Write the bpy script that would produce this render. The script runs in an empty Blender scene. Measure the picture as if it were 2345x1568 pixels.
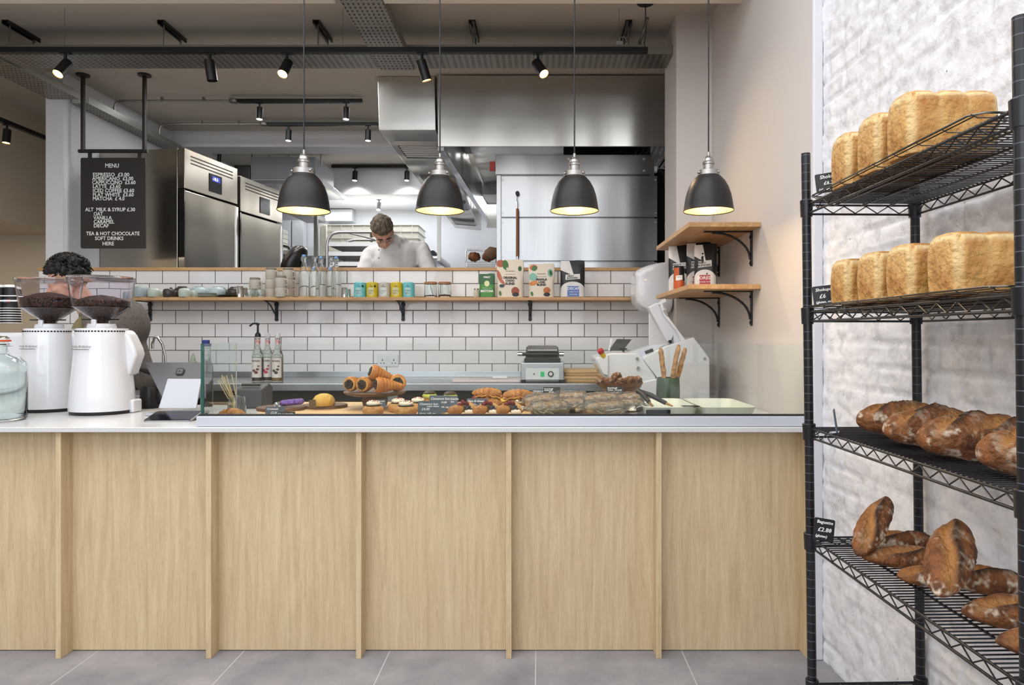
import bpy, bmesh, math, random
from mathutils import Vector, Matrix, Euler, noise
random.seed(7)
R=math.radians; PI=math.pi
F=1563.0; VX=1235.0; VY=768.0; EYE=1.26
SC=bpy.context.scene; COL=SC.collection
# ---------------- camera ----------------
cam=bpy.data.cameras.new('camera'); camo=bpy.data.objects.new('camera',cam); COL.objects.link(camo)
camo.location=(0,0,EYE); camo.rotation_euler=(R(90),0,0)
cam.sensor_width=36; cam.lens=F/2345*36; cam.clip_start=.05; cam.clip_end=60
cam.shift_x=-(VX-1172.5)/2345; cam.shift_y=(VY-784)/2345
SC.camera=camo
vs=SC.view_settings; vs.view_transform='Standard'; vs.look='None'; vs.gamma=1; vs.use_curve_mapping=False
vs.exposure=0.1
# ---------------- world ----------------
w=bpy.data.worlds.new('world'); SC.world=w; w.use_nodes=True
wn=w.node_tree.nodes; wl=w.node_tree.links; wn.clear()
wo=wn.new('ShaderNodeOutputWorld'); wb=wn.new('ShaderNodeBackground'); wl.new(wb.outputs[0],wo.inputs[0])
tc=wn.new('ShaderNodeTexCoord'); sp=wn.new('ShaderNodeSeparateXYZ'); wl.new(tc.outputs['Generated'],sp.inputs[0])
cr=wn.new('ShaderNodeValToRGB'); wl.new(sp.outputs[2],cr.inputs[0])
cr.color_ramp.elements[0].position=0.0; cr.color_ramp.elements[0].color=(.42,.43,.45,1)
cr.color_ramp.elements[1].position=.12; cr.color_ramp.elements[1].color=(.84,.92,1,1)
wl.new(cr.outputs[0],wb.inputs[0]); wb.inputs[1].default_value=1.5
def arealight(name,loc,rot,sx,sy,energy,color,portal=False,spread=180):
    l=bpy.data.lights.new(name,'AREA'); l.shape='RECTANGLE'; l.size=sx; l.size_y=sy; l.energy=energy; l.color=color
    if portal: l.cycles.is_portal=True
    l.spread=R(spread)
    o=bpy.data.objects.new(name,l); COL.objects.link(o); o.location=loc; o.rotation_euler=rot; return o
YF=-2.6   # shopfront
arealight('window_daylight',(-1.7,YF-.14,2.25),(R(90),0,0),5.4,2.1,85,(.88,.94,1.0))
arealight('shop_ceiling_fill',(-1.6,.7,3.39),(0,0,0),5.0,4.0,180,(.95,.97,1))  # unseen fill panel, added so the counter front gets enough light
arealight('kitchen_front_fill',(-1.9,4.92,3.21),(0,0,0),1.0,.4,20,(.95,.97,1))  # added fill, no fitting here: lifts the front of the kitchen
arealight('kitchen_middle_fill',(-2.3,5.93,3.225),(0,0,0),2.2,.2,5,(.95,.97,1))  # added fill strip that brightens the kitchen beam, not a lamp
arealight('kitchen_bay_fill',(-1.2,7.4,3.225),(0,0,0),1.2,.3,8,(.95,.97,1))  # added fill for the bay behind the beam, not a lamp
arealight('kitchen_rear_fill',(-1.4,8.35,2.89),(0,0,0),3.4,.7,36,(.93,.96,1))  # added fill that brightens the rear kitchen wall, no lamp there
arealight('left_room_light',(-5.2,4.6,2.2),(0,0,0),.8,2.5,14,(1,.82,.6))
# ---------------- helpers ----------------
def P(px,py,D): return Vector(((px-VX)*D/F, D, EYE+(VY-py)*D/F))
def srgb(h):
    h=h.lstrip('#'); c=[int(h[i:i+2],16)/255 for i in (0,2,4)]
    return tuple((x/12.92 if x<=.04045 else ((x+.055)/1.055)**2.4) for x in c)+(1,)
MATS={}
def mat(name,col='#808080',rough=.5,metal=0,emit=None,es=1,trans=0,ior=1.45,var=0,vscale=20,bump=0,bscale=60,stretch=(1,1,1),coat=0,col2=None,spec=None,alpha=1,sss=0,detail=4):
    if name in MATS: return MATS[name]
    m=bpy.data.materials.new(name); m.use_nodes=True; nt=m.node_tree; b=nt.nodes['Principled BSDF']
    c=srgb(col); b.inputs['Base Color'].default_value=c; b.inputs['Roughness'].default_value=rough; b.inputs['Metallic'].default_value=metal
    b.inputs['IOR'].default_value=ior
    if trans: b.inputs['Transmission Weight'].default_value=trans
    if coat: b.inputs['Coat Weight'].default_value=coat; b.inputs['Coat Roughness'].default_value=.08
    if alpha<1: b.inputs['Alpha'].default_value=alpha
    if spec is not None: b.inputs['Specular IOR Level'].default_value=spec
    if sss: b.inputs['Subsurface Weight'].default_value=sss; b.inputs['Subsurface Scale'].default_value=.01
    if emit: b.inputs['Emission Color'].default_value=srgb(emit); b.inputs['Emission Strength'].default_value=es
    if col2 or var or bump:
        t=nt.nodes.new('ShaderNodeTexCoord'); mp=nt.nodes.new('ShaderNodeMapping'); mp.inputs['Scale'].default_value=stretch
        nt.links.new(t.outputs['Object'],mp.inputs[0])
        if col2 or var:
            n=nt.nodes.new('ShaderNodeTexNoise'); n.inputs['Scale'].default_value=vscale; n.inputs['Detail'].default_value=detail
            nt.links.new(mp.outputs[0],n.inputs['Vector'])
            r=nt.nodes.new('ShaderNodeValToRGB'); r.color_ramp.elements[0].position=.32; r.color_ramp.elements[1].position=.68
            r.color_ramp.elements[0].color=c
            c2=srgb(col2) if col2 else tuple(max(0,x*(1-var)) for x in c[:3])+(1,)
            r.color_ramp.elements[1].color=c2
            nt.links.new(n.outputs['Fac'],r.inputs[0]); nt.links.new(r.outputs[0],b.inputs['Base Color'])
        if bump:
            n2=nt.nodes.new('ShaderNodeTexNoise'); n2.inputs['Scale'].default_value=bscale; n2.inputs['Detail'].default_value=5
            nt.links.new(mp.outputs[0],n2.inputs['Vector'])
            bp=nt.nodes.new('ShaderNodeBump'); bp.inputs['Strength'].default_value=min(1,bump); bp.inputs['Distance'].default_value=.01*max(1,bump)
            nt.links.new(n2.outputs['Fac'],bp.inputs['Height']); nt.links.new(bp.outputs[0],b.inputs['Normal'])
    MATS[name]=m; return m
def wood(name,c1,c2,axis='Z',rough=.5,scale=26,bump=.12):
    m=bpy.data.materials.new(name); m.use_nodes=True; nt=m.node_tree; b=nt.nodes['Principled BSDF']; L=nt.links
    t=nt.nodes.new('ShaderNodeTexCoord'); mp=nt.nodes.new('ShaderNodeMapping')
    k={'X':(.06,1,1),'Y':(1,.06,1),'Z':(1,1,.06)}[axis]; mp.inputs['Scale'].default_value=k
    L.new(t.outputs['Object'],mp.inputs[0])
    n=nt.nodes.new('ShaderNodeTexNoise'); n.inputs['Scale'].default_value=scale; n.inputs['Detail'].default_value=7; n.inputs['Roughness'].default_value=.62; n.inputs['Distortion'].default_value=.5
    L.new(mp.outputs[0],n.inputs['Vector'])
    n2=nt.nodes.new('ShaderNodeTexNoise'); n2.inputs['Scale'].default_value=scale*9; n2.inputs['Detail'].default_value=3
    L.new(mp.outputs[0],n2.inputs['Vector'])
    mx=nt.nodes.new('ShaderNodeMath'); mx.operation='MULTIPLY_ADD'; mx.inputs[1].default_value=.45; L.new(n2.outputs['Fac'],mx.inputs[0]); L.new(n.outputs['Fac'],mx.inputs[2])
    r=nt.nodes.new('ShaderNodeValToRGB'); r.color_ramp.elements[0].position=.55; r.color_ramp.elements[1].position=.92
    r.color_ramp.elements[0].color=srgb(c1); r.color_ramp.elements[1].color=srgb(c2)
    L.new(mx.outputs[0],r.inputs[0]); L.new(r.outputs[0],b.inputs['Base Color']); b.inputs['Roughness'].default_value=rough
    bp=nt.nodes.new('ShaderNodeBump'); bp.inputs['Strength'].default_value=bump; bp.inputs['Distance'].default_value=.002
    L.new(mx.outputs[0],bp.inputs['Height']); L.new(bp.outputs[0],b.inputs['Normal'])
    return m
def steel(name,col='#c9cacb',rough=.22,axis='Z',wav=.05,wscale=2.2):
    """brushed sheet steel: fine brushing plus the slow waviness of thin sheet"""
    m=bpy.data.materials.new(name); m.use_nodes=True; nt=m.node_tree; b=nt.nodes['Principled BSDF']; L=nt.links
    b.inputs['Base Color'].default_value=srgb(col); b.inputs['Metallic'].default_value=1
    t=nt.nodes.new('ShaderNodeTexCoord'); mp=nt.nodes.new('ShaderNodeMapping')
    mp.inputs['Scale'].default_value={'X':(.02,1,1),'Y':(1,.02,1),'Z':(1,1,.02)}[axis]; L.new(t.outputs['Object'],mp.inputs[0])
    n=nt.nodes.new('ShaderNodeTexNoise'); n.inputs['Scale'].default_value=120; n.inputs['Detail'].default_value=2; L.new(mp.outputs[0],n.inputs['Vector'])
    hs=nt.nodes.new('ShaderNodeMix'); hs.data_type='RGBA'; hs.inputs['A'].default_value=srgb(col); hs.inputs['B'].default_value=tuple(x*.9 for x in srgb(col)[:3])+(1,); L.new(n.outputs['Fac'],hs.inputs['Factor']); L.new(hs.outputs['Result'],b.inputs['Base Color']); b.inputs['Roughness'].default_value=rough
    mp2=nt.nodes.new('ShaderNodeMapping'); mp2.inputs['Scale'].default_value=(1,1,.28); L.new(t.outputs['Object'],mp2.inputs[0])
    n2=nt.nodes.new('ShaderNodeTexNoise'); n2.inputs['Scale'].default_value=wscale; n2.inputs['Detail'].default_value=1; L.new(mp2.outputs[0],n2.inputs['Vector'])
    bp=nt.nodes.new('ShaderNodeBump'); bp.inputs['Strength'].default_value=1; bp.inputs['Distance'].default_value=wav; L.new(n2.outputs['Fac'],bp.inputs['Height'])
    L.new(bp.outputs[0],b.inputs['Normal']); return m
def perforated(name,col='#9a9a98',axis='X',pitch=.02):
    """galvanised tray metal punched with slots, rows across the tray"""
    m=bpy.data.materials.new(name); m.use_nodes=True; nt=m.node_tree; b=nt.nodes['Principled BSDF']; L=nt.links
    b.inputs['Metallic'].default_value=.75; b.inputs['Roughness'].default_value=.42
    t=nt.nodes.new('ShaderNodeTexCoord'); s=nt.nodes.new('ShaderNodeSeparateXYZ'); L.new(t.outputs['Object'],s.inputs[0])
    a,c=(s.outputs[0],s.outputs[1]) if axis=='X' else (s.outputs[1],s.outputs[0])
    def frac(src,p,lo,off=0):
        q=nt.nodes.new('ShaderNodeMath'); q.operation='MULTIPLY_ADD'; q.inputs[1].default_value=1/p; q.inputs[2].default_value=off+100; L.new(src,q.inputs[0])
        f=nt.nodes.new('ShaderNodeMath'); f.operation='FRACT'; L.new(q.outputs[0],f.inputs[0])
        g=nt.nodes.new('ShaderNodeMath'); g.operation='LESS_THAN'; g.inputs[1].default_value=lo; L.new(f.outputs[0],g.inputs[0]); return g.outputs[0]
    g1=frac(a,pitch*2.0,.52); g2=frac(c,pitch*1.35,.36); mu=nt.nodes.new('ShaderNodeMath'); mu.operation='MULTIPLY'; L.new(g1,mu.inputs[0]); L.new(g2,mu.inputs[1])
    g3=frac(a,pitch*14,.9); mu2=nt.nodes.new('ShaderNodeMath'); mu2.operation='MULTIPLY'; L.new(mu.outputs[0],mu2.inputs[0]); L.new(g3,mu2.inputs[1])
    mix=nt.nodes.new('ShaderNodeMix'); mix.data_type='RGBA'; mix.inputs['A'].default_value=srgb(col); mix.inputs['B'].default_value=(.012,.012,.012,1)
    sn=nt.nodes.new('ShaderNodeSeparateXYZ'); L.new(t.outputs['Normal'],sn.inputs[0]); ab=nt.nodes.new('ShaderNodeMath'); ab.operation='ABSOLUTE'; L.new(sn.outputs[2],ab.inputs[0]); mu3=nt.nodes.new('ShaderNodeMath'); mu3.operation='MULTIPLY'; L.new(ab.outputs[0],mu3.inputs[0]); L.new(mu2.outputs[0],mu3.inputs[1])
    L.new(mu3.outputs[0],mix.inputs['Factor']); L.new(mix.outputs['Result'],b.inputs['Base Color']); return m
# mesh builder
class MB:
    def __init__(s): s.v=[]; s.f=[]
    def add(s,vs,fs):
        o=len(s.v); s.v+= [Vector(v) for v in vs]; s.f+=[tuple(i+o for i in f) for f in fs]; return s
    def box(s,x0,x1,y0,y1,z0,z1):
        return s.add([(x,y,z) for z in (z0,z1) for y in (y0,y1) for x in (x0,x1)],[(0,2,3,1),(4,5,7,6),(0,1,5,4),(2,6,7,3),(0,4,6,2),(1,3,7,5)])
    def obox(s,c,size,rot=(0,0,0)):
        m=Euler(rot).to_matrix(); c=Vector(c); hx,hy,hz=[k/2 for k in size]
        return s.add([c+m@Vector((x,y,z)) for z in (-hz,hz) for y in (-hy,hy) for x in (-hx,hx)],[(0,2,3,1),(4,5,7,6),(0,1,5,4),(2,6,7,3),(0,4,6,2),(1,3,7,5)])
    def cyl(s,a,b,r0,r1=None,n=16,cap=True):
        a=Vector(a); b=Vector(b); r1=r0 if r1 is None else r1; d=(b-a).normalized()
        u=d.cross(Vector((0,0,1))); u=d.cross(Vector((0,1,0))) if u.length<1e-4 else u; u.normalize(); w_=d.cross(u)
        vs=[]; 
        for p,r in ((a,r0),(b,r1)):
            for i in range(n):
                t=2*PI*i/n; vs.append(p+(u*math.cos(t)+w_*math.sin(t))*r)
        fs=[(i,(i+1)%n,n+(i+1)%n,n+i) for i in range(n)]
        if cap: fs+=[tuple(range(n))[::-1],tuple(range(n,2*n))]
        return s.add(vs,fs)
    def tube(s,pts,r,n=8,closed=False,radii=None):
        pts=[Vector(p) for p in pts]; N=len(pts); vs=[]; fs=[]; pu=None
        for i,p in enumerate(pts):
            if closed: d=(pts[(i+1)%N]-pts[i-1])
            else: d=(pts[min(i+1,N-1)]-pts[max(i-1,0)])
            d.normalize()
            if pu is None:
                u=d.cross(Vector((0,0,1))); u=d.cross(Vector((0,1,0))) if u.length<1e-3 else u
            else: u=pu-d*pu.dot(d)
            u.normalize(); pu=u; w_=d.cross(u); rr=radii[i] if radii else r
            for k in range(n):
                t=2*PI*k/n; vs.append(p+(u*math.cos(t)+w_*math.sin(t))*rr)
        for i in range(N if closed else N-1):
            a=i*n; b=((i+1)%N)*n
            for k in range(n): fs.append((a+k,a+(k+1)%n,b+(k+1)%n,b+k))
        if not closed: fs+=[tuple(range(n))[::-1],tuple(range((N-1)*n,N*n))]
        return s.add(vs,fs)
    def lathe(s,prof,c=(0,0,0),n=32,close=False):
        c=Vector(c); vs=[]; fs=[]
        for r,z in prof:
            for i in range(n):
                t=2*PI*i/n; vs.append(c+Vector((max(r,1e-5)*math.cos(t),max(r,1e-5)*math.sin(t),z)))
        m=len(prof)
        for j in range(m-1):
            for i in range(n): fs.append((j*n+i,j*n+(i+1)%n,(j+1)*n+(i+1)%n,(j+1)*n+i))
        if prof[0][0]>1e-4 and not close: fs.append(tuple(range(n))[::-1])
        if prof[-1][0]>1e-4 and not close: fs.append(tuple(range((m-1)*n,m*n)))
        if close:
            for i in range(n): fs.append(((m-1)*n+i,(m-1)*n+(i+1)%n,(i+1)%n,i))
        return s.add(vs,fs)
    def prism(s,poly,a,b,axis='Y'):
        n=len(poly)
        def q(p,t): return {'Y':(p[0],t,p[1]),'X':(t,p[0],p[1]),'Z':(p[0],p[1],t)}[axis]
        vs=[q(p,a) for p in poly]+[q(p,b) for p in poly]
        return s.add(vs,[tuple(range(n))[::-1],tuple(range(n,2*n))]+[(i,(i+1)%n,n+(i+1)%n,n+i) for i in range(n)])
    def ball(s,c,r,n=12,m=8,rot=None,nz=0,ns=8,pw=1):
        c=Vector(c); r=r if hasattr(r,'__len__') else (r,r,r); M=Euler(rot).to_matrix() if rot else Matrix.Identity(3); vs=[]; fs=[]
        sg=lambda x:math.copysign(abs(x)**pw,x)
        for j in range(m+1):
            ph=PI*j/m-PI/2
            for i in range(n):
                t=2*PI*i/n; d=Vector((sg(math.cos(ph))*sg(math.cos(t)),sg(math.cos(ph))*sg(math.sin(t)),sg(math.sin(ph))))
                k=1+(nz*noise.noise(d*ns+c*31) if nz else 0)
                vs.append(c+M@Vector((d.x*r[0]*k,d.y*r[1]*k,d.z*r[2]*k)))
        for j in range(m):
            for i in range(n): fs.append((j*n+i,j*n+(i+1)%n,(j+1)*n+(i+1)%n,(j+1)*n+i))
        return s.add(vs,fs)
    def cap(s,a,b,r0,r1=None,n=12):
        r1=r0 if r1 is None else r1
        s.cyl(a,b,r0,r1,n); s.ball(a,r0,n,8); s.ball(b,r1,n,8); return s
    def loft(s,secs,caps=True):
        n=len(secs[0]); vs=[p for q in secs for p in q]; fs=[]
        for j in range(len(secs)-1):
            for i in range(n): fs.append((j*n+i,j*n+(i+1)%n,(j+1)*n+(i+1)%n,(j+1)*n+i))
        if caps: fs+=[tuple(range(n))[::-1],tuple(range((len(secs)-1)*n,len(secs)*n))]
        return s.add(vs,fs)
    def grid(s,fn,nu,nv):
        vs=[fn(i/nu,j/nv) for j in range(nv+1) for i in range(nu+1)]
        return s.add(vs,[(j*(nu+1)+i,j*(nu+1)+i+1,(j+1)*(nu+1)+i+1,(j+1)*(nu+1)+i) for j in range(nv) for i in range(nu)])
    def xf(s,M):
        s.v=[M@v for v in s.v]; return s
    def build(s,name,m,parent=None,world=False,smooth=None,bevel=0,subd=0,remesh=0,solid=0,seg=2,fix=True,sm=0):
        me=bpy.data.meshes.new(name)
        off=Vector(parent_world(parent)) if (world and parent) else Vector((0,0,0))
        vv=[v-off for v in s.v]
        if world and parent and abs(parent.rotation_euler.z)>1e-6:
            Mi=Matrix.Rotation(-parent.rotation_euler.z,3,'Z'); vv=[Mi@v for v in vv]
        me.from_pydata(vv,[],s.f)
        if fix:
            bm=bmesh.new(); bm.from_mesh(me); bmesh.ops.remove_doubles(bm,verts=bm.verts,dist=1e-5); bmesh.ops.recalc_face_normals(bm,faces=bm.faces); bm.to_mesh(me); bm.free()
        me.update(); me.materials.append(m)
        if smooth is not None:
            for p in me.polygons: p.use_smooth=True
            if smooth<179: me.set_sharp_from_angle(angle=R(smooth))
        o=bpy.data.objects.new(name,me); COL.objects.link(o)
        if parent: o.parent=parent
        if solid: q=o.modifiers.new('s','SOLIDIFY'); q.thickness=solid; q.offset=0
        if bevel: q=o.modifiers.new('b','BEVEL'); q.width=bevel; q.segments=seg; q.limit_method='ANGLE'; q.angle_limit=R(35); q.harden_normals=False
        if remesh:
            q=o.modifiers.new('r','REMESH'); q.mode='VOXEL'; q.voxel_size=remesh; q.use_smooth_shade=True
            if sm: q=o.modifiers.new('sm','SMOOTH'); q.iterations=sm; q.factor=.5
        if subd: q=o.modifiers.new('u','SUBSURF'); q.levels=subd; q.render_levels=subd
        return o
def parent_world(p):
    l=Vector((0,0,0))
    while p: l+=p.location; p=p.parent
    return l
def tag(o,label=None,cat=None,group=None,kind=None):
    if label: o['label']=label
    if cat: o['category']=cat
    if group: o['group']=group
    if kind: o['kind']=kind
    return o
def thing(name,label,cat,loc=(0,0,0),rz=0,group=None):
    o=bpy.data.objects.new(name,None); COL.objects.link(o); o.empty_display_size=.05; o.location=loc; o.rotation_euler=(0,0,rz)
    return tag(o,label,cat,group)
def struct(o): o['kind']='structure'; return o
def dup(o,loc=None,rz=None,label=None,group=None):
    kids=[c for c in ALLKIDS(o)]
    c=o.copy(); COL.objects.link(c)
    if loc is not None: c.location=loc
    if rz is not None: c.rotation_euler[2]=rz
    if label: c['label']=label
    if group: c['group']=group
    for ch in kids:
        d=dup(ch); d.parent=c
    return c
def ALLKIDS(o): return [x for x in COL.objects if x.parent==o]
def text(s,size,m,loc,rot=(R(90),0,0),parent=None,name='lettering',align='LEFT',ext=.0004,spacing=1,lines=1,shear=0,world=True,xs=1,bold=0):
    cu=bpy.data.curves.new(name,'FONT'); cu.body=s; cu.size=size; cu.extrude=ext; cu.align_x=align; cu.space_character=spacing; cu.space_line=lines; cu.shear=shear; cu.resolution_u=2; cu.offset=bold
    o=bpy.data.objects.new('tmp',cu); COL.objects.link(o)
    dg=bpy.context.evaluated_depsgraph_get(); me=bpy.data.meshes.new_from_object(o.evaluated_get(dg)); bpy.data.objects.remove(o)
    me.name=name; me.materials.clear(); me.materials.append(m)
    ob=bpy.data.objects.new(name,me); COL.objects.link(ob)
    off=Vector(parent_world(parent)) if (parent and world) else Vector((0,0,0))
    Mx=Matrix.Translation(Vector(loc)-off)@Euler(rot).to_matrix().to_4x4()@Matrix.Diagonal((xs,1,1,1))
    me.transform(Mx)
    if parent: ob.parent=parent
    return ob
def rrect(w_,h,r,n=5,cx=0,cy=0):
    pts=[]
    for (x,y,a) in ((w_/2-r,h/2-r,0),(-w_/2+r,h/2-r,90),(-w_/2+r,-h/2+r,180),(w_/2-r,-h/2+r,270)):
        for i in range(n+1):
            t=R(a+90*i/n); pts.append((cx+x+r*math.cos(t),cy+y+r*math.sin(t)))
    return pts
# ================= materials =================
M={}
M['plaster']=mat('white_plaster','#cfcac7',.75,bump=.05,bscale=9)
M['ceil']=mat('ceiling_paint','#b9b3aa',.85)
M['kwhite']=mat('kitchen_white','#d3d4d8',.6)
M['warmwall']=mat('left_wall_paint','#c9bfae',.8)
M['oak']=wood('oak_veneer','#d3bd98','#baa17b','Z',.5,46)
M['oakx']=wood('oak_board','#cda674','#a97c4c','X',.45,30)
M['oaky']=wood('oak_shelf','#cba473','#a87d50','Y',.45,30)
M['steel']=steel('brushed_steel','#c6c6c5',.24,'Z',.02,2.6)
M['steelx']=steel('brushed_steel_bench','#b4b6b9',.32,'X',.001,3)
M['hoodsteel']=steel('hood_steel','#cfccc6',.28,'X',.07,2.2)
M['oven']=steel('oven_steel','#a6a6a6',.25,'Z',.05,2.2)
M['fridge']=steel('fridge_steel','#bab4a9',.25,'Z',.035,1.8)
M['darksteel']=steel('dark_steel','#5d5b59',.3,'Z',.01,2)
M['galv']=mat('galvanised','#8d8c88',.42,.8,var=.25,vscale=40)
M['galvp_x']=perforated('tray_metal_across','#94938d','X')
M['galvp_y']=perforated('tray_metal_along','#96948d','Y')
M['black']=mat('black_powdercoat','#17171a',.42)
M['blackmetal']=mat('black_track','#121213',.4)
M['rackblack']=mat('rack_black','#14151a',.32,spec=.6)
M['white']=mat('white_quartz','#cdccca',.22)
M['whitepaint']=mat('white_enamel','#d6d7da',.18,coat=.5)
M['plinth']=mat('plinth_aluminium','#cfd4dc',.32,.35)
M['chrome']=mat('chrome','#dddddd',.08,1)
M['satin']=mat('satin_nickel','#a9a6a2',.33,1)
M['glass']=mat('clear_glass','#f4fbfa',.02,trans=1,ior=1.45)
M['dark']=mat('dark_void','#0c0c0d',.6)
M['chalk']=mat('chalk_white','#f2f2f0',.7)
M['slate']=mat('slate_grey_card','#55616e',.6)
M['blackcard']=mat('black_card','#1c1d20',.5)
# ---- floor
def floor_mat():
    m=bpy.data.materials.new('grey_stone_tile'); m.use_nodes=True; nt=m.node_tree; b=nt.nodes['Principled BSDF']; L=nt.links
    t=nt.nodes.new('ShaderNodeTexCoord'); s=nt.nodes.new('ShaderNodeSeparateXYZ'); L.new(t.outputs['Object'],s.inputs[0])
    def line(src,p,off,wd):
        q=nt.nodes.new('ShaderNodeMath'); q.operation='MULTIPLY_ADD'; q.inputs[1].default_value=1/p; q.inputs[2].default_value=100-off/p; L.new(src,q.inputs[0])
        f=nt.nodes.new('ShaderNodeMath'); f.operation='FRACT'; L.new(q.outputs[0],f.inputs[0])
        g=nt.nodes.new('ShaderNodeMath'); g.operation='LESS_THAN'; g.inputs[1].default_value=wd/p; L.new(f.outputs[0],g.inputs[0]); return g.outputs[0]
    a=line(s.outputs[0],.583,-.016,.004); c=line(s.outputs[1],1.17,1.75,.004)
    mx=nt.nodes.new('ShaderNodeMath'); mx.operation='MAXIMUM'; L.new(a,mx.inputs[0]); L.new(c,mx.inputs[1])
    n=nt.nodes.new('ShaderNodeTexNoise'); n.inputs['Scale'].default_value=3.5; n.inputs['Detail'].default_value=10; n.inputs['Roughness'].default_value=.65; L.new(t.outputs['Object'],n.inputs['Vector'])
    r=nt.nodes.new('ShaderNodeValToRGB'); r.color_ramp.elements[0].position=.3; r.color_ramp.elements[1].position=.72
    r.color_ramp.elements[0].color=srgb('#77757a'); r.color_ramp.elements[1].color=srgb('#a09d9f'); L.new(n.outputs['Fac'],r.inputs[0])
    mix=nt.nodes.new('ShaderNodeMix'); mix.data_type='RGBA'; L.new(mx.outputs[0],mix.inputs['Factor']); L.new(r.outputs[0],mix.inputs['A']); mix.inputs['B'].default_value=srgb('#b9b7b6')
    L.new(mix.outputs['Result'],b.inputs['Base Color']); b.inputs['Roughness'].default_value=.55
    bp=nt.nodes.new('ShaderNodeBump'); bp.inputs['Strength'].default_value=.25; bp.inputs['Distance'].default_value=.004; L.new(n.outputs['Fac'],bp.inputs['Height']); L.new(bp.outputs[0],b.inputs['Normal'])
    return m
struct(MB().box(-6.2,1.6,YF,9.3,-.05,0).build('floor',floor_mat()))
tag(MB().box(-3.58,1.6,5.05,9.2,.0,.6).build('floor_kitchen',mat('kitchen_floor','#8a8a8c',.6)),kind='structure')
# ---- tile wall
def tile_mat():
    m=bpy.data.materials.new('white_metro_tile'); m.use_nodes=True; nt=m.node_tree; b=nt.nodes['Principled BSDF']; L=nt.links
    t=nt.nodes.new('ShaderNodeTexCoord'); s=nt.nodes.new('ShaderNodeSeparateXYZ'); L.new(t.outputs['Object'],s.inputs[0])
    cx=nt.nodes.new('ShaderNodeMath'); cx.inputs[1].default_value=TX0+18.8+.0187; cx.operation='ADD'; L.new(s.outputs[0],cx.inputs[0])
    cz=nt.nodes.new('ShaderNodeMath'); cz.inputs[1].default_value=-1.7254+.0953*40; cz.operation='ADD'; L.new(s.outputs[2],cz.inputs[0])
    c=nt.nodes.new('ShaderNodeCombineXYZ'); L.new(cx.outputs[0],c.inputs[0]); L.new(cz.outputs[0],c.inputs[1])
    br=nt.nodes.new('ShaderNodeTexBrick'); br.offset=.5; br.offset_frequency=2; br.inputs['Scale'].default_value=1; br.inputs['Brick Width'].default_value=.1882; br.inputs['Row Height'].default_value=.0953
    br.inputs['Mortar Size'].default_value=.0024; br.inputs['Mortar Smooth'].default_value=.0; br.inputs['Bias'].default_value=0
    br.inputs['Color1'].default_value=srgb('#e6e4e3'); br.inputs['Color2'].default_value=srgb('#dfdddd'); br.inputs['Mortar'].default_value=srgb('#4a4644'); L.new(c.outputs[0],br.inputs['Vector'])
    L.new(br.outputs['Color'],b.inputs['Base Color'])
    b2=nt.nodes.new('ShaderNodeTexBrick'); b2.offset=.5; b2.offset_frequency=2; b2.inputs['Scale'].default_value=1; b2.inputs['Brick Width'].default_value=.1882; b2.inputs['Row Height'].default_value=.0953
    b2.inputs['Mortar Size'].default_value=.006; b2.inputs['Mortar Smooth'].default_value=1; L.new(c.outputs[0],b2.inputs['Vector'])
    n=nt.nodes.new('ShaderNodeTexNoise'); n.inputs['Scale'].default_value=9; n.inputs['Detail'].default_value=1; L.new(t.outputs['Object'],n.inputs['Vector'])
    ma=nt.nodes.new('ShaderNodeMath'); ma.operation='MULTIPLY_ADD'; ma.inputs[1].default_value=.9; L.new(n.outputs['Fac'],ma.inputs[0])
    inv=nt.nodes.new('ShaderNodeMath'); inv.operation='SUBTRACT'; inv.inputs[0].default_value=1; L.new(b2.outputs['Fac'],inv.inputs[1]); L.new(inv.outputs[0],ma.inputs[2])
    bp=nt.nodes.new('ShaderNodeBump'); bp.inputs['Strength'].default_value=1; bp.inputs['Distance'].default_value=.0018; L.new(ma.outputs[0],bp.inputs['Height']); L.new(bp.outputs[0],b.inputs['Normal'])
    rr=nt.nodes.new('ShaderNodeMapRange'); rr.inputs['To Min'].default_value=.09; rr.inputs['To Max'].default_value=.8; L.new(br.outputs['Fac'],rr.inputs['Value']); L.new(rr.outputs[0],b.inputs['Roughness'])
    return m
W=4.87; TX0=-((311-VX)*W/F)%.1882
struct(MB().box(-3.57,1.06,W,W+.12,0,1.722).build('wall_back',tile_mat()))
ld=tag(MB().box(-3.57,1.06,W-.015,W+.14,1.722,1.744).build('ledge_board',M['oakx'],bevel=.002),'long oak board capping the white tiled half wall','ledge')
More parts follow.
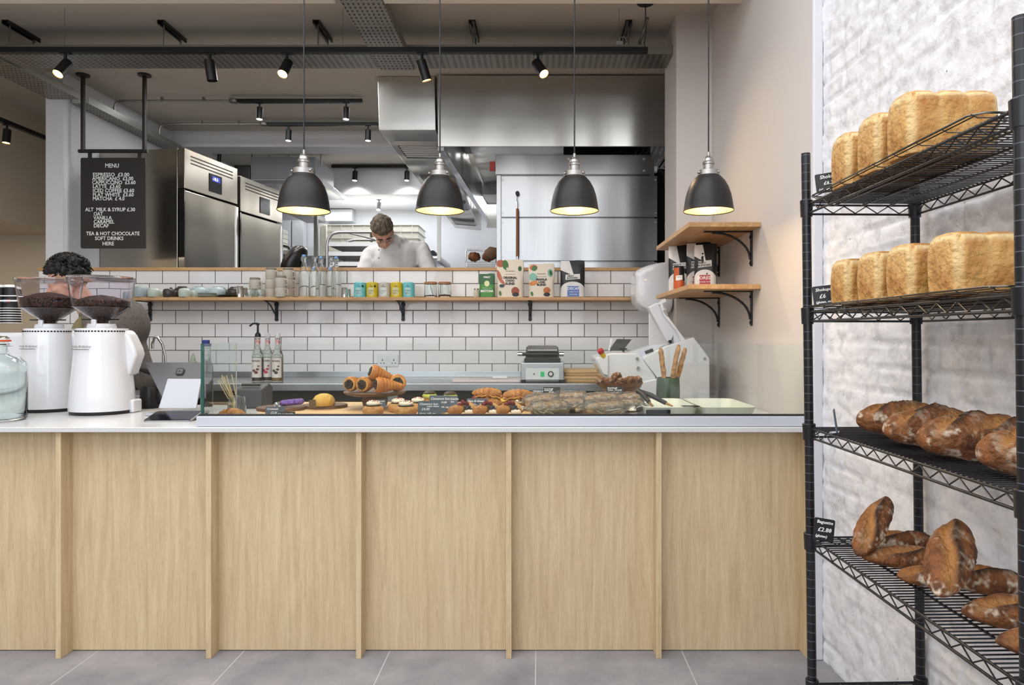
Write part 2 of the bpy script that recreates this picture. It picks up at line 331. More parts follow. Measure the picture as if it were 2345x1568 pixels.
# ---- brick wall (painted), real relief
def brickw():
    mb=MB(); y0,y1=YF+.1,2.655; z0,z1=0,3.4
    def fn(u,v):
        y=y0+(y1-y0)*u; z=z0+(z1-z0)*v; bend=.024*max(0,(y-2.0)/.66)**2
        cy=y+.012*noise.noise(Vector((y*2,z*2,5))); row=math.floor(z/.077); fz=z/.077-row
        fy=((cy+(row%2)*.113)/.226)%1
        d=min(min(fz,1-fz)*.077,min(fy,1-fy)*.226)
        h=min(1,d/.012); h=h*h*(3-2*h)*.004
        b=noise.noise(Vector((math.floor((cy+(row%2)*.113)/.226)*3.1,row*7.7,1)))*.003
        q=noise.noise(Vector((y*9,z*9,0)))*.0035+noise.noise(Vector((y*24,z*24,3)))*.0022+noise.noise(Vector((y*60,z*60,8)))*.0011+abs(noise.noise(Vector((y*13,z*22,9))))*-.004
        return (1.125-bend-h*.8-b*1.3-q*1.5-(.006 if d<.004 and noise.noise(Vector((y*3,z*3,11)))>.15 else 0)*-1,y,z)
    mb.grid(fn,520,300)
    m=bpy.data.materials.new('painted_brick'); m.use_nodes=True; nt=m.node_tree; b=nt.nodes['Principled BSDF']; L=nt.links
    t=nt.nodes.new('ShaderNodeTexCoord')
    n=nt.nodes.new('ShaderNodeTexNoise'); n.inputs['Scale'].default_value=17; n.inputs['Detail'].default_value=7; n.inputs['Roughness'].default_value=.62; n.inputs['Distortion'].default_value=0; L.new(t.outputs['Object'],n.inputs['Vector'])
    r=nt.nodes.new('ShaderNodeValToRGB'); r.color_ramp.elements[0].position=.24; r.color_ramp.elements[1].position=.5
    r.color_ramp.elements[0].color=srgb('#bcbbbe'); r.color_ramp.elements[1].color=srgb('#e6e6ea'); L.new(n.outputs['Fac'],r.inputs[0])
    v=nt.nodes.new('ShaderNodeTexVoronoi'); v.inputs['Scale'].default_value=10; L.new(t.outputs['Object'],v.inputs['Vector'])
    lt=nt.nodes.new('ShaderNodeMath'); lt.operation='LESS_THAN'; lt.inputs[1].default_value=.028; L.new(v.outputs['Distance'],lt.inputs[0])
    mix=nt.nodes.new('ShaderNodeMix'); mix.data_type='RGBA'; mix.inputs['B'].default_value=srgb('#4a4644'); L.new(lt.outputs[0],mix.inputs['Factor']); L.new(r.outputs[0],mix.inputs['A'])
    L.new(mix.outputs['Result'],b.inputs['Base Color']); b.inputs['Roughness'].default_value=.5
    bp=nt.nodes.new('ShaderNodeBump'); bp.inputs['Strength'].default_value=.9; bp.inputs['Distance'].default_value=.009; L.new(n.outputs['Fac'],bp.inputs['Height']); L.new(bp.outputs[0],b.inputs['Normal'])
    o=mb.build('wall_right',m,smooth=180,fix=False); return o
struct(brickw())
struct(MB().box(1.14,1.3,YF,2.655,0,3.4).build('wall_right_backing',M['plaster']))
struct(MB().box(1.065,1.3,2.655,4.21,0,3.26).build('wall_right_plaster',M['plaster']))
struct(MB().box(1.062,1.101,2.645,2.665,0,3.4).build('trim_1',mat('white_trim','#d4d4d8',.6),bevel=.006))
struct(MB().box(.845,1.3,4.21,4.59,0,3.26).build('wall_pier',M['plaster']))
struct(MB().box(.845,1.3,4.59,4.87,0,1.74).build('wall_pier_return',M['plaster']))
struct(MB().box(1.3,1.5,4.4,9.2,0,3.3).build('wall_kitchen_right',M['kwhite']))
struct(MB().box(-6.2,1.5,9.0,9.2,0,3.3).build('wall_kitchen_rear',M['kwhite']))
struct(MB().box(-3.71,-3.58,5.13,9.0,0,3.24).build('wall_kitchen_left',M['kwhite']))
# bulkhead in the room on the left
struct(MB().box(-6.2,-4.5,YF,6.6,2.23,3.24).build('wall_left_bulkhead',M['warmwall']))
struct(MB().box(-6.2,-3.71,6.6,6.7,0,3.24).build('wall_left_rear',M['warmwall']))
struct(MB().box(-6.3,-6.2,YF,6.7,0,3.3).build('wall_left',M['warmwall']))
# ceilings
struct(MB().box(-6.2,1.5,3.6,9.2,3.24,3.4).build('ceiling',M['ceil']))
struct(MB().box(-6.2,1.3,YF,3.6,3.42,3.55).build('ceiling_front',M['plaster']))
b=MB().box(-6.2,-1.075,3.25,3.6,3.01,3.42); b.box(-.815,1.065,3.25,3.6,3.01,3.42); b.box(-1.075,-.815,3.25,3.6,3.09,3.42)
struct(b.build('trim_beam_front',mat('beam_paint','#d9d2c3',.8,bump=.2,bscale=30)))
struct(MB().box(-3.58,1.3,6.61,6.87,3.087,3.24).build('trim_beam_kitchen',M['kwhite']))
struct(MB().box(-3.58,1.3,7.98,9.0,2.91,3.24).build('ceiling_drop_kitchen',M['kwhite']))
struct(MB().box(-3.58,-2.2,8.9,9.0,2.3,2.42).build('trim_2',M['kwhite']))
# shopfront behind the camera: frame with large openings that let daylight in
b=MB().box(-6.2,-4.5,YF-.1,YF,0,3.5); b.box(1.0,1.3,YF-.1,YF,0,3.5); b.box(-4.5,1.0,YF-.1,YF,0,1.2); b.box(-4.5,1.0,YF-.1,YF,3.3,3.5)
struct(b.build('wall_front',M['warmwall']))
for i,x in enumerate((-4.4,-3.1,-1.75,-.35,.9)):
    struct(MB().box(x-.09,x+.09,YF-.12,YF+.02,1.2,3.3).build('window_%d'%(i+1),M['dark']))
# ================= counter =================
ct=thing('service_counter','long pale oak veneer counter front with projecting vertical fins','counter',(0,2.75,0))
xs=[-1.876+.5857*i for i in range(-4,6)]
for i in range(len(xs)-1):
    MB().box(xs[i]+.0105,xs[i+1]-.0105,2.728,2.748,.004,.885).build('panel',M['oak'],ct,True)
for x in xs:
    MB().box(x-.0105,x+.0105,2.661,2.74,0,.885).build('fin',M['oak'],ct,True,bevel=.0015)
MB().box(xs[0],xs[-1],2.75,2.77,0,.885).build('carcass',M['oak'],ct,True)
wt=tag(MB().box(-4.4,1.06,2.64,3.5,.885,.905).build('worktop',M['white'],bevel=.003),'long white quartz worktop on top of the oak counter','worktop')
pl=tag(MB().box(-1.335,1.058,2.655,2.72,.906,.945).build('display_plinth',M['plinth'],bevel=.002),'pale metal plinth strip holding the sneeze glass on the worktop','plinth')
gs=thing('sneeze_guard','low frameless clear glass guard around the pastry display','glass screen',(0,2.69,.945))
MB().box(-1.33,1.055,2.682,2.690,.949,1.228).build('front_pane',M['glass'],gs,True)
MB().prism([(2.694,.952),(2.7225,.952),(2.7225,.909),(2.985,.909),(2.985,1.228),(2.694,1.228)],-1.335,-1.321,'X').build('side_pane',M['glass'],gs,True)
MB().box(-1.335,1.055,2.674,2.698,.9455,.951).build('black_channel',M['black'],gs,True)
# teal polished edge of the side pane
MB().box(-1.3345,-1.3215,2.6905,2.6935,.952,1.227).build('polished_edge',mat('glass_edge_green','#1f6a60',.15),gs,True)
# serving boards lying in the display
def board(x0,x1,y0,y1,z,t,m,label,name='serving_board',cat='board',grp=None):
    return tag(MB().prism(rrect(x1-x0,y1-y0,.012,4,(x0+x1)/2,(y0+y1)/2),z,z+t,'Z').build(name,m,bevel=.003),label,cat,grp)
M['boardoak']=wood('pale_board','#e0bd8c','#c79c68','X',.55,22)
M['walnut']=wood('walnut','#7b573b','#4d3423','X',.5,30)
# ================= bread rack =================
def ringed():
    m=mat('rack_post_ringed','#14151a',.32,spec=.6); nt=m.node_tree; b=nt.nodes['Principled BSDF']; L=nt.links
    t=nt.nodes.new('ShaderNodeTexCoord'); s=nt.nodes.new('ShaderNodeSeparateXYZ'); L.new(t.outputs['Object'],s.inputs[0])
    q=nt.nodes.new('ShaderNodeMath'); q.operation='MULTIPLY'; q.inputs[1].default_value=1/.0254; L.new(s.outputs[2],q.inputs[0])
    f=nt.nodes.new('ShaderNodeMath'); f.operation='FRACT'; L.new(q.outputs[0],f.inputs[0]); g=nt.nodes.new('ShaderNodeMath'); g.operation='LESS_THAN'; g.inputs[1].default_value=.07; L.new(f.outputs[0],g.inputs[0])
    mx=nt.nodes.new('ShaderNodeMix'); mx.data_type='RGBA'; mx.inputs['A'].default_value=srgb('#14151a'); mx.inputs['B'].default_value=srgb('#51545e'); L.new(g.outputs[0],mx.inputs['Factor']); L.new(mx.outputs['Result'],b.inputs['Base Color']); return m
M['ringed']=ringed()
LEAN=.012
def rackx(x,z): return x-LEAN*(z-1.2)
AX,AY=.776,1.97; CX,CY=.80,1.125; WID=.318
pA=(AX,AY); pB=(AX+WID,AY+.009); pC=(CX,CY); pD=(CX+WID-.004,CY+.009)
rack=thing('wire_shelving_rack','tall black wire shelving rack full of bread against the painted brick wall','shelving rack',(.95,1.55,0))
def post(p,top=1.785):
    mb=MB(); r=.0127
    mb.tube([(rackx(p[0],z),p[1],z) for z in (0.012,top)],r,16)
    o=mb.build('post',M['ringed'],rack,True,smooth=40)
    mf=MB().lathe([(.0,0),(.016,0),(.016,.012),(.008,.016)],(rackx(p[0],0)-0,p[1],0),16).build('foot',M['rackblack'],o,False)
    for vtx in mf.data.vertices: vtx.co-=rack.location
    return o
posts=[post(p) for p in (pA,pB,pC,pD)]
SHZ=[1.636,1.327,.993,.677,.255]
def shelfunit(z):
    mb=MB(); sx=lambda x:rackx(x,z)
    cor=[Vector((sx(p[0]),p[1],0)) for p in (pA,pB,pD,pC)]
    zt,zb=z+.0,z-.026
    for i in range(4):
        a,b=cor[i],cor[(i+1)%4]; d=(b-a).normalized(); a2=a+d*.014; b2=b-d*.014
        A=Vector((0,0,zt)); B=Vector((0,0,zb))
        mb.cyl(a2+A,b2+A,.0032,n=8); mb.cyl(a2+B,b2+B,.0032,n=8)
        L=(b2-a2).length; n=max(2,round(L/.032)); 
        zz=[]
        for k in range(n+1): zz.append(a2+(b2-a2)*k/n+Vector((0,0,zt-.003 if k%2 else zb+.003)))
        mb.tube(zz,.0019,6)
        n_=d.cross(Vector((0,0,1)))
    truss=mb.build('side_truss',M['rackblack'],rack,True,smooth=50)
    w_=MB(); a,b=cor[0],cor[3]; c,d=cor[1],cor[2]; n=52
    for k in range(1,n):
        t=k/n; p=a.lerp(b,t); q=c.lerp(d,t)
        w_.cyl(p+Vector((0,0,zt+.0035)),q+Vector((0,0,zt+.0035)),.0017,n=6)
    w_.build('wire_deck',M['rackblack'],rack,True,smooth=60)
    s_=MB()
    for u in (.25,.5,.75):
        s_.cyl(a.lerp(c,u)+Vector((0,0,zt-.001)),b.lerp(d,u)+Vector((0,0,zt-.001)),.0028,n=6)
    s_.build('support_wire',M['rackblack'],rack,True,smooth=60)
    for p in (pA,pB,pC,pD):
        MB().lathe([(.0125,-.034),(.0165,-.034),(.0185,.012),(.0165,.014),(.0125,.014)],(sx(p[0]),p[1],z),20).build('collar',M['rackblack'],rack,True,smooth=40)
for z in SHZ: shelfunit(z)
# ---- cooling trays (chromed wire) on the top two shelves
def wiretray(z,x0,x1,y0,y1,label):
    mb=MB(); r=.0022; q=[(x0+.02,y0,z+.012),(x1,y0,z+.012),(x1,y1,z+.012),(x0+.02,y1,z+.012),(x0,y1-.02,z+.012),(x0,y0+.02,z+.012)]
    mb.tube(q,r,6,closed=True)
    for k in range(7):
        x=x0+.006+k*(x1-x0)/8; mb.cyl((x,y0+.006,z+.0085),(x,y1-.006,z+.0085),.0014,n=5)
    for k in range(9):
        y=y0+.01+(y1-y0-.02)*k/8; mb.tube([(x0,y,z+.012),(x0+.012,y,z+.006),(x1-.01,y,z+.006)],.0013,5)
    return tag(mb.build('cooling_tray',mat('dark_wire','#6b665e',.25,1),smooth=60),label,'cooling tray')
wiretray(1.640,.765,1.07,1.20,1.93,'thin wire cooling tray under the loaves on the top rack shelf')
wiretray(1.331,.765,1.07,1.15,1.95,'thin wire cooling tray under the loaves on the second rack shelf')
# ================= tin loaves =================
def crust_mat(name,c1,c2,edge):
    m=mat(name,c1,.55,col2=c2,vscale=22,bump=.9,bscale=70,detail=8)
    nt=m.node_tree; b=nt.nodes['Principled BSDF']; L=nt.links
    g=nt.nodes.new('ShaderNodeAttribute'); g.attribute_name='pale'; src=b.inputs['Base Color'].links[0].from_socket
    mix=nt.nodes.new('ShaderNodeMix'); mix.data_type='RGBA'; mix.inputs['B'].default_value=srgb(edge); L.new(g.outputs['Fac'],mix.inputs['Factor']); L.new(src,mix.inputs['A']); L.new(mix.outputs['Result'],b.inputs['Base Color'])
    return m
M['loaf']=crust_mat('tin_loaf_crust','#d2a45f','#a8702f','#ecd8a6')
def tinloaf(seed,L_=.19,W_=.105,H=.135):
    """pan loaf with three proofed humps, long axis X, origin at left front bottom corner"""
    mb=MB(); nu,nh,nv=48,22,16
    def surf(x,s):
        # s runs round the cross-section front bottom -> top -> back bottom ; returns y,z
        pass
    def hump(u):
        return .5-.5*abs(math.cos(u*3*PI))**6
    vs={}; 
    def pt(u,v,w_):
        x=u*L_; y=v*W_; z=w_*H
        hp=1-abs(math.cos(u*3*PI))**10
        if u<1e-6 or u>1-1e-6: hp=.6
        cx=(u-.5)*2; cy=(v-.5)*2
        # humps on top and groove lines on the long sides
        topb=(1-abs(cy)**4)*.085*H*(.8+.2*hp); z=z*(1-.02*(1-hp))+topb*w_**3
        y+= -cy*(1-hp)*.0025*min(1,w_*1.2)
        # rounded tin corners
        f=max(0,abs(cx)-.86)/.14; g=max(0,abs(cy)-.8)/.2; k=f*g; x-=math.copysign(k*.006,cx); y-=math.copysign(k*.006,cy)
        h=max(0,w_-.88)/.12
        x-=math.copysign(h*h*.007*max(0,abs(cx)-.6)/.4,cx); y-=math.copysign(h*h*.008*max(0,abs(cy)-.5)/.5,cy)
        # side bulge / drawn-in waist
        y+=cy*(.003*math.sin(w_*PI)); x+=cx*.003*math.sin(w_*PI)
        nn=noise.noise(Vector((x*14+seed,y*14,z*14)))*.0022+noise.noise(Vector((x*50+seed,y*50,z*30)))*.0008
        return Vector((x+nn,y+nn,max(0,z)))
    A=14
    mb.grid(lambda a,b:pt(a,0,b),nu,A); mb.grid(lambda a,b:pt(a,1,b),nu,A)
    mb.grid(lambda a,b:pt(0,a,b),A,A); mb.grid(lambda a,b:pt(1,a,b),A,A)
    mb.grid(lambda a,b:pt(a,b,1),nu,A); mb.grid(lambda a,b:pt(a,b,0),nu,A)
    return mb
def addpale(o,L_=.19,W_=.105,H=.135):
    a=o.data.attributes.new('pale','FLOAT','POINT')
    for i,v in enumerate(o.data.vertices):
        x,y,z=v.co; cx=min(x,L_-x); cy=min(y,W_-y)
        e=max(0,1-math.hypot(max(0,cx),max(0,cy))/.016)     # pale vertical tin corners
        hz=max(0,1-abs(z-H*.99)/.010)*.75 if min(cx,cy)<.012 else 0
        u=(x/L_*3)%1; s=max(0,1-min(u,1-u)/.08)*.25*(z/H)
        a.data[i].value=min(1,max(e*.95*(.4+.6*z/H),hz,s))
def put_loaf(seed,x,y,z,label,grp,sc=1.0,rz=0):
    o=tinloaf(seed,.19,.103,.135*sc).build('tin_loaf',M['loaf'],smooth=50); addpale(o,.19,.103,.135*sc)
    o.location=(x,y,z); o.rotation_euler=(0,0,rz); tag(o,label,'bread loaf',grp); return o
G='tall tin loaves on the top shelf'
put_loaf(1,.79,1.452,1.650,'golden tin loaf nearest the viewer on the top rack shelf, three humps fully seen',G,.96)
put_loaf(5,.79,1.597,1.650,'golden tin loaf in the middle of the row on the top rack shelf',G,.96)
put_loaf(9,.79,1.748,1.650,'golden tin loaf furthest from the viewer on the top rack shelf, beside a black sign',G,.955)
G='tin loaves on the second shelf'
for i,(y,l) in enumerate(((1.277,'largest looking golden tin loaf at the near end of the second rack shelf'),(1.440,'golden tin loaf second from the near end of the second rack shelf'),(1.580,'golden tin loaf third from the near end of the second rack shelf'),(1.735,'golden tin loaf at the far end of the second rack shelf beside the post'))):
    put_loaf(20+i*3,.782,y,1.342,l,G,.80)
# ================= hearth loaves =================
def batard(L_,W_,H,seed,slashes,tone=0):
    """rustic loaf along X, centred, with diagonal cuts; returns builder and colour function"""
    mb=MB(); nu,nv=130,56; info=[]
    sl=[((k+.5)/slashes-.5)*L_*.8 for k in range(slashes)]
    def slash(x,y):
        best=0; ridge=0
        for s in sl:
            d=((x-s)*.8-(y)*1.25) if slashes>1 else ((x-s)*.22-y*1.0+.003*math.sin(x*60)); 
            e=math.exp(-(d/(.017 if slashes>1 else .012))**2); 
            r=math.exp(-((d-(.023 if slashes>1 else .019))/.007)**2)
            lim=1 if abs(y)<W_*.42 else 0
            best=max(best,e*lim); ridge=max(ridge,r*lim)
        return best,ridge
    def pt(u,v):
        a=(u-.5)*2; pr=((1-abs(a)**2.6)**.5 if slashes>1 else (1-abs(a)**2.2)**.62) if abs(a)<1 else 0; x=a*L_/2
        t=v*2*PI; cy=math.cos(t); cz=math.sin(t)
        y=cy*W_/2*pr; z=cz*H/2*pr*(1 if cz>0 else .72)
        k=1+.10*noise.noise(Vector((x*22+seed,y*22,z*22)))+.06*noise.noise(Vector((x*60+seed,y*60,z*60)))
        s,r=slash(x,y) if cz>0 else (0,0)
        z+=(-s*.012+r*.0065)*max(0,cz)*pr
        return Vector((x,y*k,z*k+H*.36))
    mb.grid(pt,nu,nv)
    def col(o):
        a=o.data.attributes.new('cut','FLOAT','POINT'); f=o.data.attributes.new('flour','FLOAT','POINT'); d=o.data.attributes.new('dark','FLOAT','POINT')
        for i,v in enumerate(o.data.vertices):
            x,y,z=v.co; up=max(0,min(1,(z-H*.36)/(H*.4))); s,r=slash(x,y)
            a.data[i].value=s*up; d.data[i].value=r*up
            nn=noise.noise(Vector((x*26+seed,y*26,z*26)))*.5+noise.noise(Vector((x*110,y*110,z*110)))*.4+.42
            f.data[i].value=max(0,min(1,(nn-.48)*5))*(1-s*.9)*(.85 if up<.6 else .25)
    return mb,col
def rustic_mat():
    m=mat('rustic_crust','#935a2c',.66,col2='#4f2c17',vscale=26,bump=1.5,bscale=70,detail=9)
    nt=m.node_tree; b=nt.nodes['Principled BSDF']; L=nt.links; src=b.inputs['Base Color'].links[0].from_socket
    for an,c,k in (('cut','#bb8346',.9),('dark','#24140a',.95),('flour','#e6d6bd',.8)):
        g=nt.nodes.new('ShaderNodeAttribute'); g.attribute_name=an
        mm=nt.nodes.new('ShaderNodeMath'); mm.operation='MULTIPLY'; mm.inputs[1].default_value=k; L.new(g.outputs['Fac'],mm.inputs[0])
        mix=nt.nodes.new('ShaderNodeMix'); mix.data_type='RGBA'; mix.inputs['B'].default_value=srgb(c); L.new(mm.outputs[0],mix.inputs['Factor']); L.new(src,mix.inputs['A']); src=mix.outputs['Result']
    L.new(src,b.inputs['Base Color']); return m
M['rustic']=rustic_mat()
def put_bat(a,b,W_,H,seed,slashes,label,grp,name='batard_loaf',roll=0):
    a=Vector(a); b=Vector(b); L_=(b-a).length; mb,col=batard(L_,W_,H,seed,slashes)
    o=mb.build(name,M['rustic'],smooth=179); col(o)
    d=(b-a).normalized(); rot=d.to_track_quat('X','Z').to_matrix()
    o.rotation_euler=(rot@Euler((roll,0,0)).to_matrix()).to_euler(); o.location=(a+b)/2
    return tag(o,label,'bread loaf',grp)
G='large batards on the third shelf'; z=.999
put_bat((.835,1.80,z),(1.072,1.73,z),.115,.105,3,2,'dark crusted batard at the far end of the third rack shelf',G)
put_bat((.815,1.62,z),(1.074,1.575,z),.118,.105,11,2,'scored batard second from the far end of the third rack shelf',G)
put_bat((.805,1.455,z),(1.074,1.42,z),.12,.112,17,2,'floury ended batard third along the third rack shelf',G)
put_bat((.812,1.262,z),(1.074,1.252,z),.12,.112,23,2,'batard at the near end of the third rack shelf cut off by the post',G)
G='small baguettes on the fourth shelf'; z=.683
put_bat((.865,1.865,z),(1.075,1.81,z),.075,.06,31,1,'baguette lying behind at the far end of the fourth rack shelf',G,'baguette')
put_bat((.805,1.705,z),(1.07,1.67,z),.078,.066,37,1,'baguette lying under the leaning one on the fourth rack shelf',G,'baguette')
put_bat((.80,1.70,z+.012),(.925,1.80,z+.135),.075,.062,41,1,'baguette leaning diagonally beside the chalk sign on the fourth rack shelf',G,'baguette')
put_bat((.83,1.585,z),(.97,1.56,z),.07,.055,43,1,'short baguette end poking out under the upright one',G,'baguette')
put_bat((.80,1.36,z+.035),(.935,1.52,z+.14),.092,.08,47,1,'baguette propped upright across the pile in the middle of the fourth shelf',G,'baguette')
put_bat((.93,1.56,z),(1.075,1.48,z),.085,.075,53,1,'baguette behind the upright one near the brick wall',G,'baguette')
put_bat((.84,1.36,z),(1.075,1.325,z),.088,.075,59,1,'floury baguette second from the near end of the fourth rack shelf',G,'baguette')
put_bat((.825,1.235,z),(1.05,1.20,z),.08,.066,61,1,'dark baguette nearest the viewer on the fourth rack shelf',G,'baguette')
put_bat((.87,1.80,.262),(1.07,1.79,.262),.09,.07,67,1,'loaf on the bottom rack shelf, just its top showing','floor loaves','batard_loaf')
# ---- signs
def sign(x,y,z,w_,h,rot,lines,label,m=None,grp=None,stand=True,name='price_sign',chalk=None,r=.004):
    """card on a small clear foot; origin at bottom centre; lines=[(text,size,x,y,shear)] in card space from lower-left"""
    t=thing(name,label,'sign',(x,y,z),0,grp)
    t.rotation_euler=rot
    MB().prism(rrect(w_,h,r,3,0,h/2),0,.0025,'Y').build('card',m or M['slate'],t)
    for (s,sz,lx,ly) in lines:
        text(s,sz,chalk or M['chalk'],(lx-w_/2,-.0006,ly),(R(90),0,0),t,shear=.18,spacing=1.02,world=False,bold=.0002)
    if stand: MB().box(-.014,.014,-.004,.02,0,.002).build('clear_foot',M['glass'],t)
    return t
sign(.800,1.875,1.655,.07,.055,(R(-8),R(-6),R(-18)),[('Shokupan',.014,.012,.040),('£6.20',.014,.02,.022),('(gluten, milk)',.010,.006,.006)],'black chalk sign beside the far loaf on the top rack shelf',M['blackcard'])
sign(.795,1.895,1.345,.06,.055,(R(-8),R(-6),R(-18)),[('Shokupan',.012,.008,.040),('£6',.016,.016,.020),('(gluten, milk)',.009,.006,.006)],'black chalk sign beside the far loaf on the second rack shelf',M['blackcard'])
sign(.792,1.905,.686,.055,.062,(R(-10),R(8),R(-8)),[('Baguette',.012,.006,.048),('£2.80',.016,.010,.026),('(gluten)',.010,.005,.010),('vg',.008,.040,.030)],'small chalk sign for the baguettes at the far corner of the fourth rack shelf',M['blackcard'])
sign(.800,1.83,1.0005,.05,.062,(R(-8),R(0),R(64)),[],'grey sign card seen edge on at the far corner of the third rack shelf',M['slate'])
# ================= pendants =================
M['shade']=mat('shade_black','#161515',.45)
M['shadein']=mat('shade_inside_gold','#eacb80',.4,.1)
M['bulb']=mat('warm_bulb','#fff0c0',.4,emit='#ffd98a',es=14)
pend0=thing('pendant_lamp','black dome pendant lamp with gold lining, leftmost of the four over the counter','pendant lamp',(0,0,0),0,'dome pendants over the counter')
prof=[(.104,0),(.1055,.003),(.104,.006),(.1015,.02),(.099,.04),(.093,.07),(.083,.10),(.068,.127),(.052,.145),(.040,.152)]
inn=[(.037,.150),(.050,.142),(.066,.124),(.081,.098),(.091,.069),(.097,.04),(.0995,.02),(.102,.004)]
MB().lathe(prof+[(.0375,.151)],n=56,close=False).build('shade',M['shade'],pend0,smooth=45)
bpy.data.objects[-1] if False else None
sh=[o for o in COL.objects if o.parent==pend0][0]
# open the bottom: remove ngon caps
bm=bmesh.new(); bm.from_mesh(sh.data); bmesh.ops.delete(bm,geom=[f for f in bm.faces if len(f.verts)>4],context='FACES_ONLY'); bm.to_mesh(sh.data); bm.free()
o=MB().lathe(inn,n=56).build('lining',M['shadein'],sh,smooth=60)
bm=bmesh.new(); bm.from_mesh(o.data); bmesh.ops.delete(bm,geom=[f for f in bm.faces if len(f.verts)>4],context='FACES_ONLY'); bm.to_mesh(o.data); bm.free()
MB().lathe([(.0,.150),(.046,.150),(.046,.170),(.041,.172),(.041,.168),(.024,.170),(.022,.172),(.022,.196),(.025,.198),(.0255,.206),(.021,.211),(.019,.222),(.010,.232),(.006,.235),(.006,.25),(0,.25)],n=32).build('lamp_holder',M['satin'],pend0,smooth=30)
for a in (200,320,80): MB().ball((.046*math.cos(R(a)),.046*math.sin(R(a)),.161),.006,8,6).build('thumb_screw',M['satin'],pend0,smooth=60)
MB().cyl((0,0,.245),(0,0,1.62),.0032,n=8).build('cable',M['black'],pend0,smooth=60)
MB().ball((0,0,.075),(.026,.026,.034),16,12).build('light_bulb',M['bulb'],pend0,smooth=60)
labs=['black dome pendant lamp with gold lining, leftmost of the four over the counter','black dome pendant lamp with gold lining, second from the left, beside the steel duct','black dome pendant lamp with gold lining in front of the steel oven','black dome pendant lamp with gold lining at the right above the wooden wall shelves']
for i,(px,D) in enumerate(((696,2.78),(1007.5,2.95),(1315.5,2.95),(1622.5,2.88))):
    p=pend0 if i==0 else dup(pend0)
    q=P(px,484,D); p.location=(q.x,D,q.z); p['label']=labs[i]
    l=bpy.data.lights.new('bulb_light','POINT'); l.energy=2.5; l.color=(1,.77,.45); l.shadow_soft_size=.03
    lo=bpy.data.objects.new('bulb_light',l); COL.objects.link(lo); lo.location=(q.x,D,q.z+.03)
# ================= cable trays =================
def tray(label,x0,x1,y0,y1,z,h=.058,mat_=None,along='X',brk=()):
    mb=MB(); t=.002; mb.box(x0,x1,y0,y1,z,z+t)
    if along=='X': mb.box(x0,x1,y0,y0+t,z+t,z+h); mb.box(x0,x1,y1-t,y1,z+t,z+h)
    else: mb.box(x0,x0+t,y0,y1,z+t,z+h); mb.box(x1-t,x1,y0,y1,z+t,z+h)
    return tag(mb.build('cable_tray',mat_),label,'cable tray')
TZ=3.036
t1=tray('long perforated steel cable tray crossing the ceiling behind the black light track',-3.44,.842,4.31,4.54,TZ,.06,M['galvp_x'])
t2=tray('perforated steel cable tray running towards the viewer at the top centre',-1.056,-.832,3.2,4.305,TZ-.004,.055,M['galvp_y'],'Y')
t3=tray('wide perforated cable tray running back along the upper left wall',-3.68,-3.45,2.8,5.125,TZ-.004,.055,M['galvp_y'],'Y')
t4=tray('narrow end of the cable tray running back beside the kitchen wall',-3.575,-3.445,5.215,6.58,TZ-.004,.055,M['galvp_y'],'Y')
t5=tray('perforated cable tray deep in the kitchen behind the first pendant lamp',-2.98,-2.74,7.2,8.75,2.70,.055,M['galvp_y'],'Y')
MB().box(-1.056,-.832,4.306,4.56,TZ-.005,TZ-.001).build('joint_plate',M['galvp_y'],t2)
for y in (7.5,8.4):
    for x in (-2.97,-2.75): MB().cyl((x,y,2.71),(x,y,3.24 if y<7.9 else 2.915),.005,n=6).build('hanger_rod',M['galv'],t5)
def hanger(px,label,D0=4.25,n=1):
    X=P(px,60,4.42).x; t=thing('tray_hanger',label,'hanger',(X,4.42,3.24),0,'unistrut hangers of the cross tray')
    b=MB(); b.box(-.021,-.017,-.14,.14,-.025,0); b.box(.017,.021,-.14,.14,-.025,0); b.box(-.021,.021,-.14,.14,-.003,0); b.box(-.021,-.010,-.14,.14,-.025,-.022); b.box(.010,.021,-.14,.14,-.025,-.022)
    b.build('strut_channel',M['darksteel'],t)
    for y in (-.1,.1): MB().cyl((0,y,-.2),(0,y,-.01),.005,n=8).build('threaded_rod',M['galv'],t,smooth=50)
    return t
for px,l in ((50,'ceiling strut with two rods at the far left above the tray'),(395,'ceiling strut with two rods above the third of the tray left of centre'),(740,'ceiling strut with two rods left of the crossing tray'),(1086,'ceiling strut with two rods right of the second pendant cable'),(1434,'ceiling strut with two rods beside the conduit at the right end of the tray')): hanger(px,l)
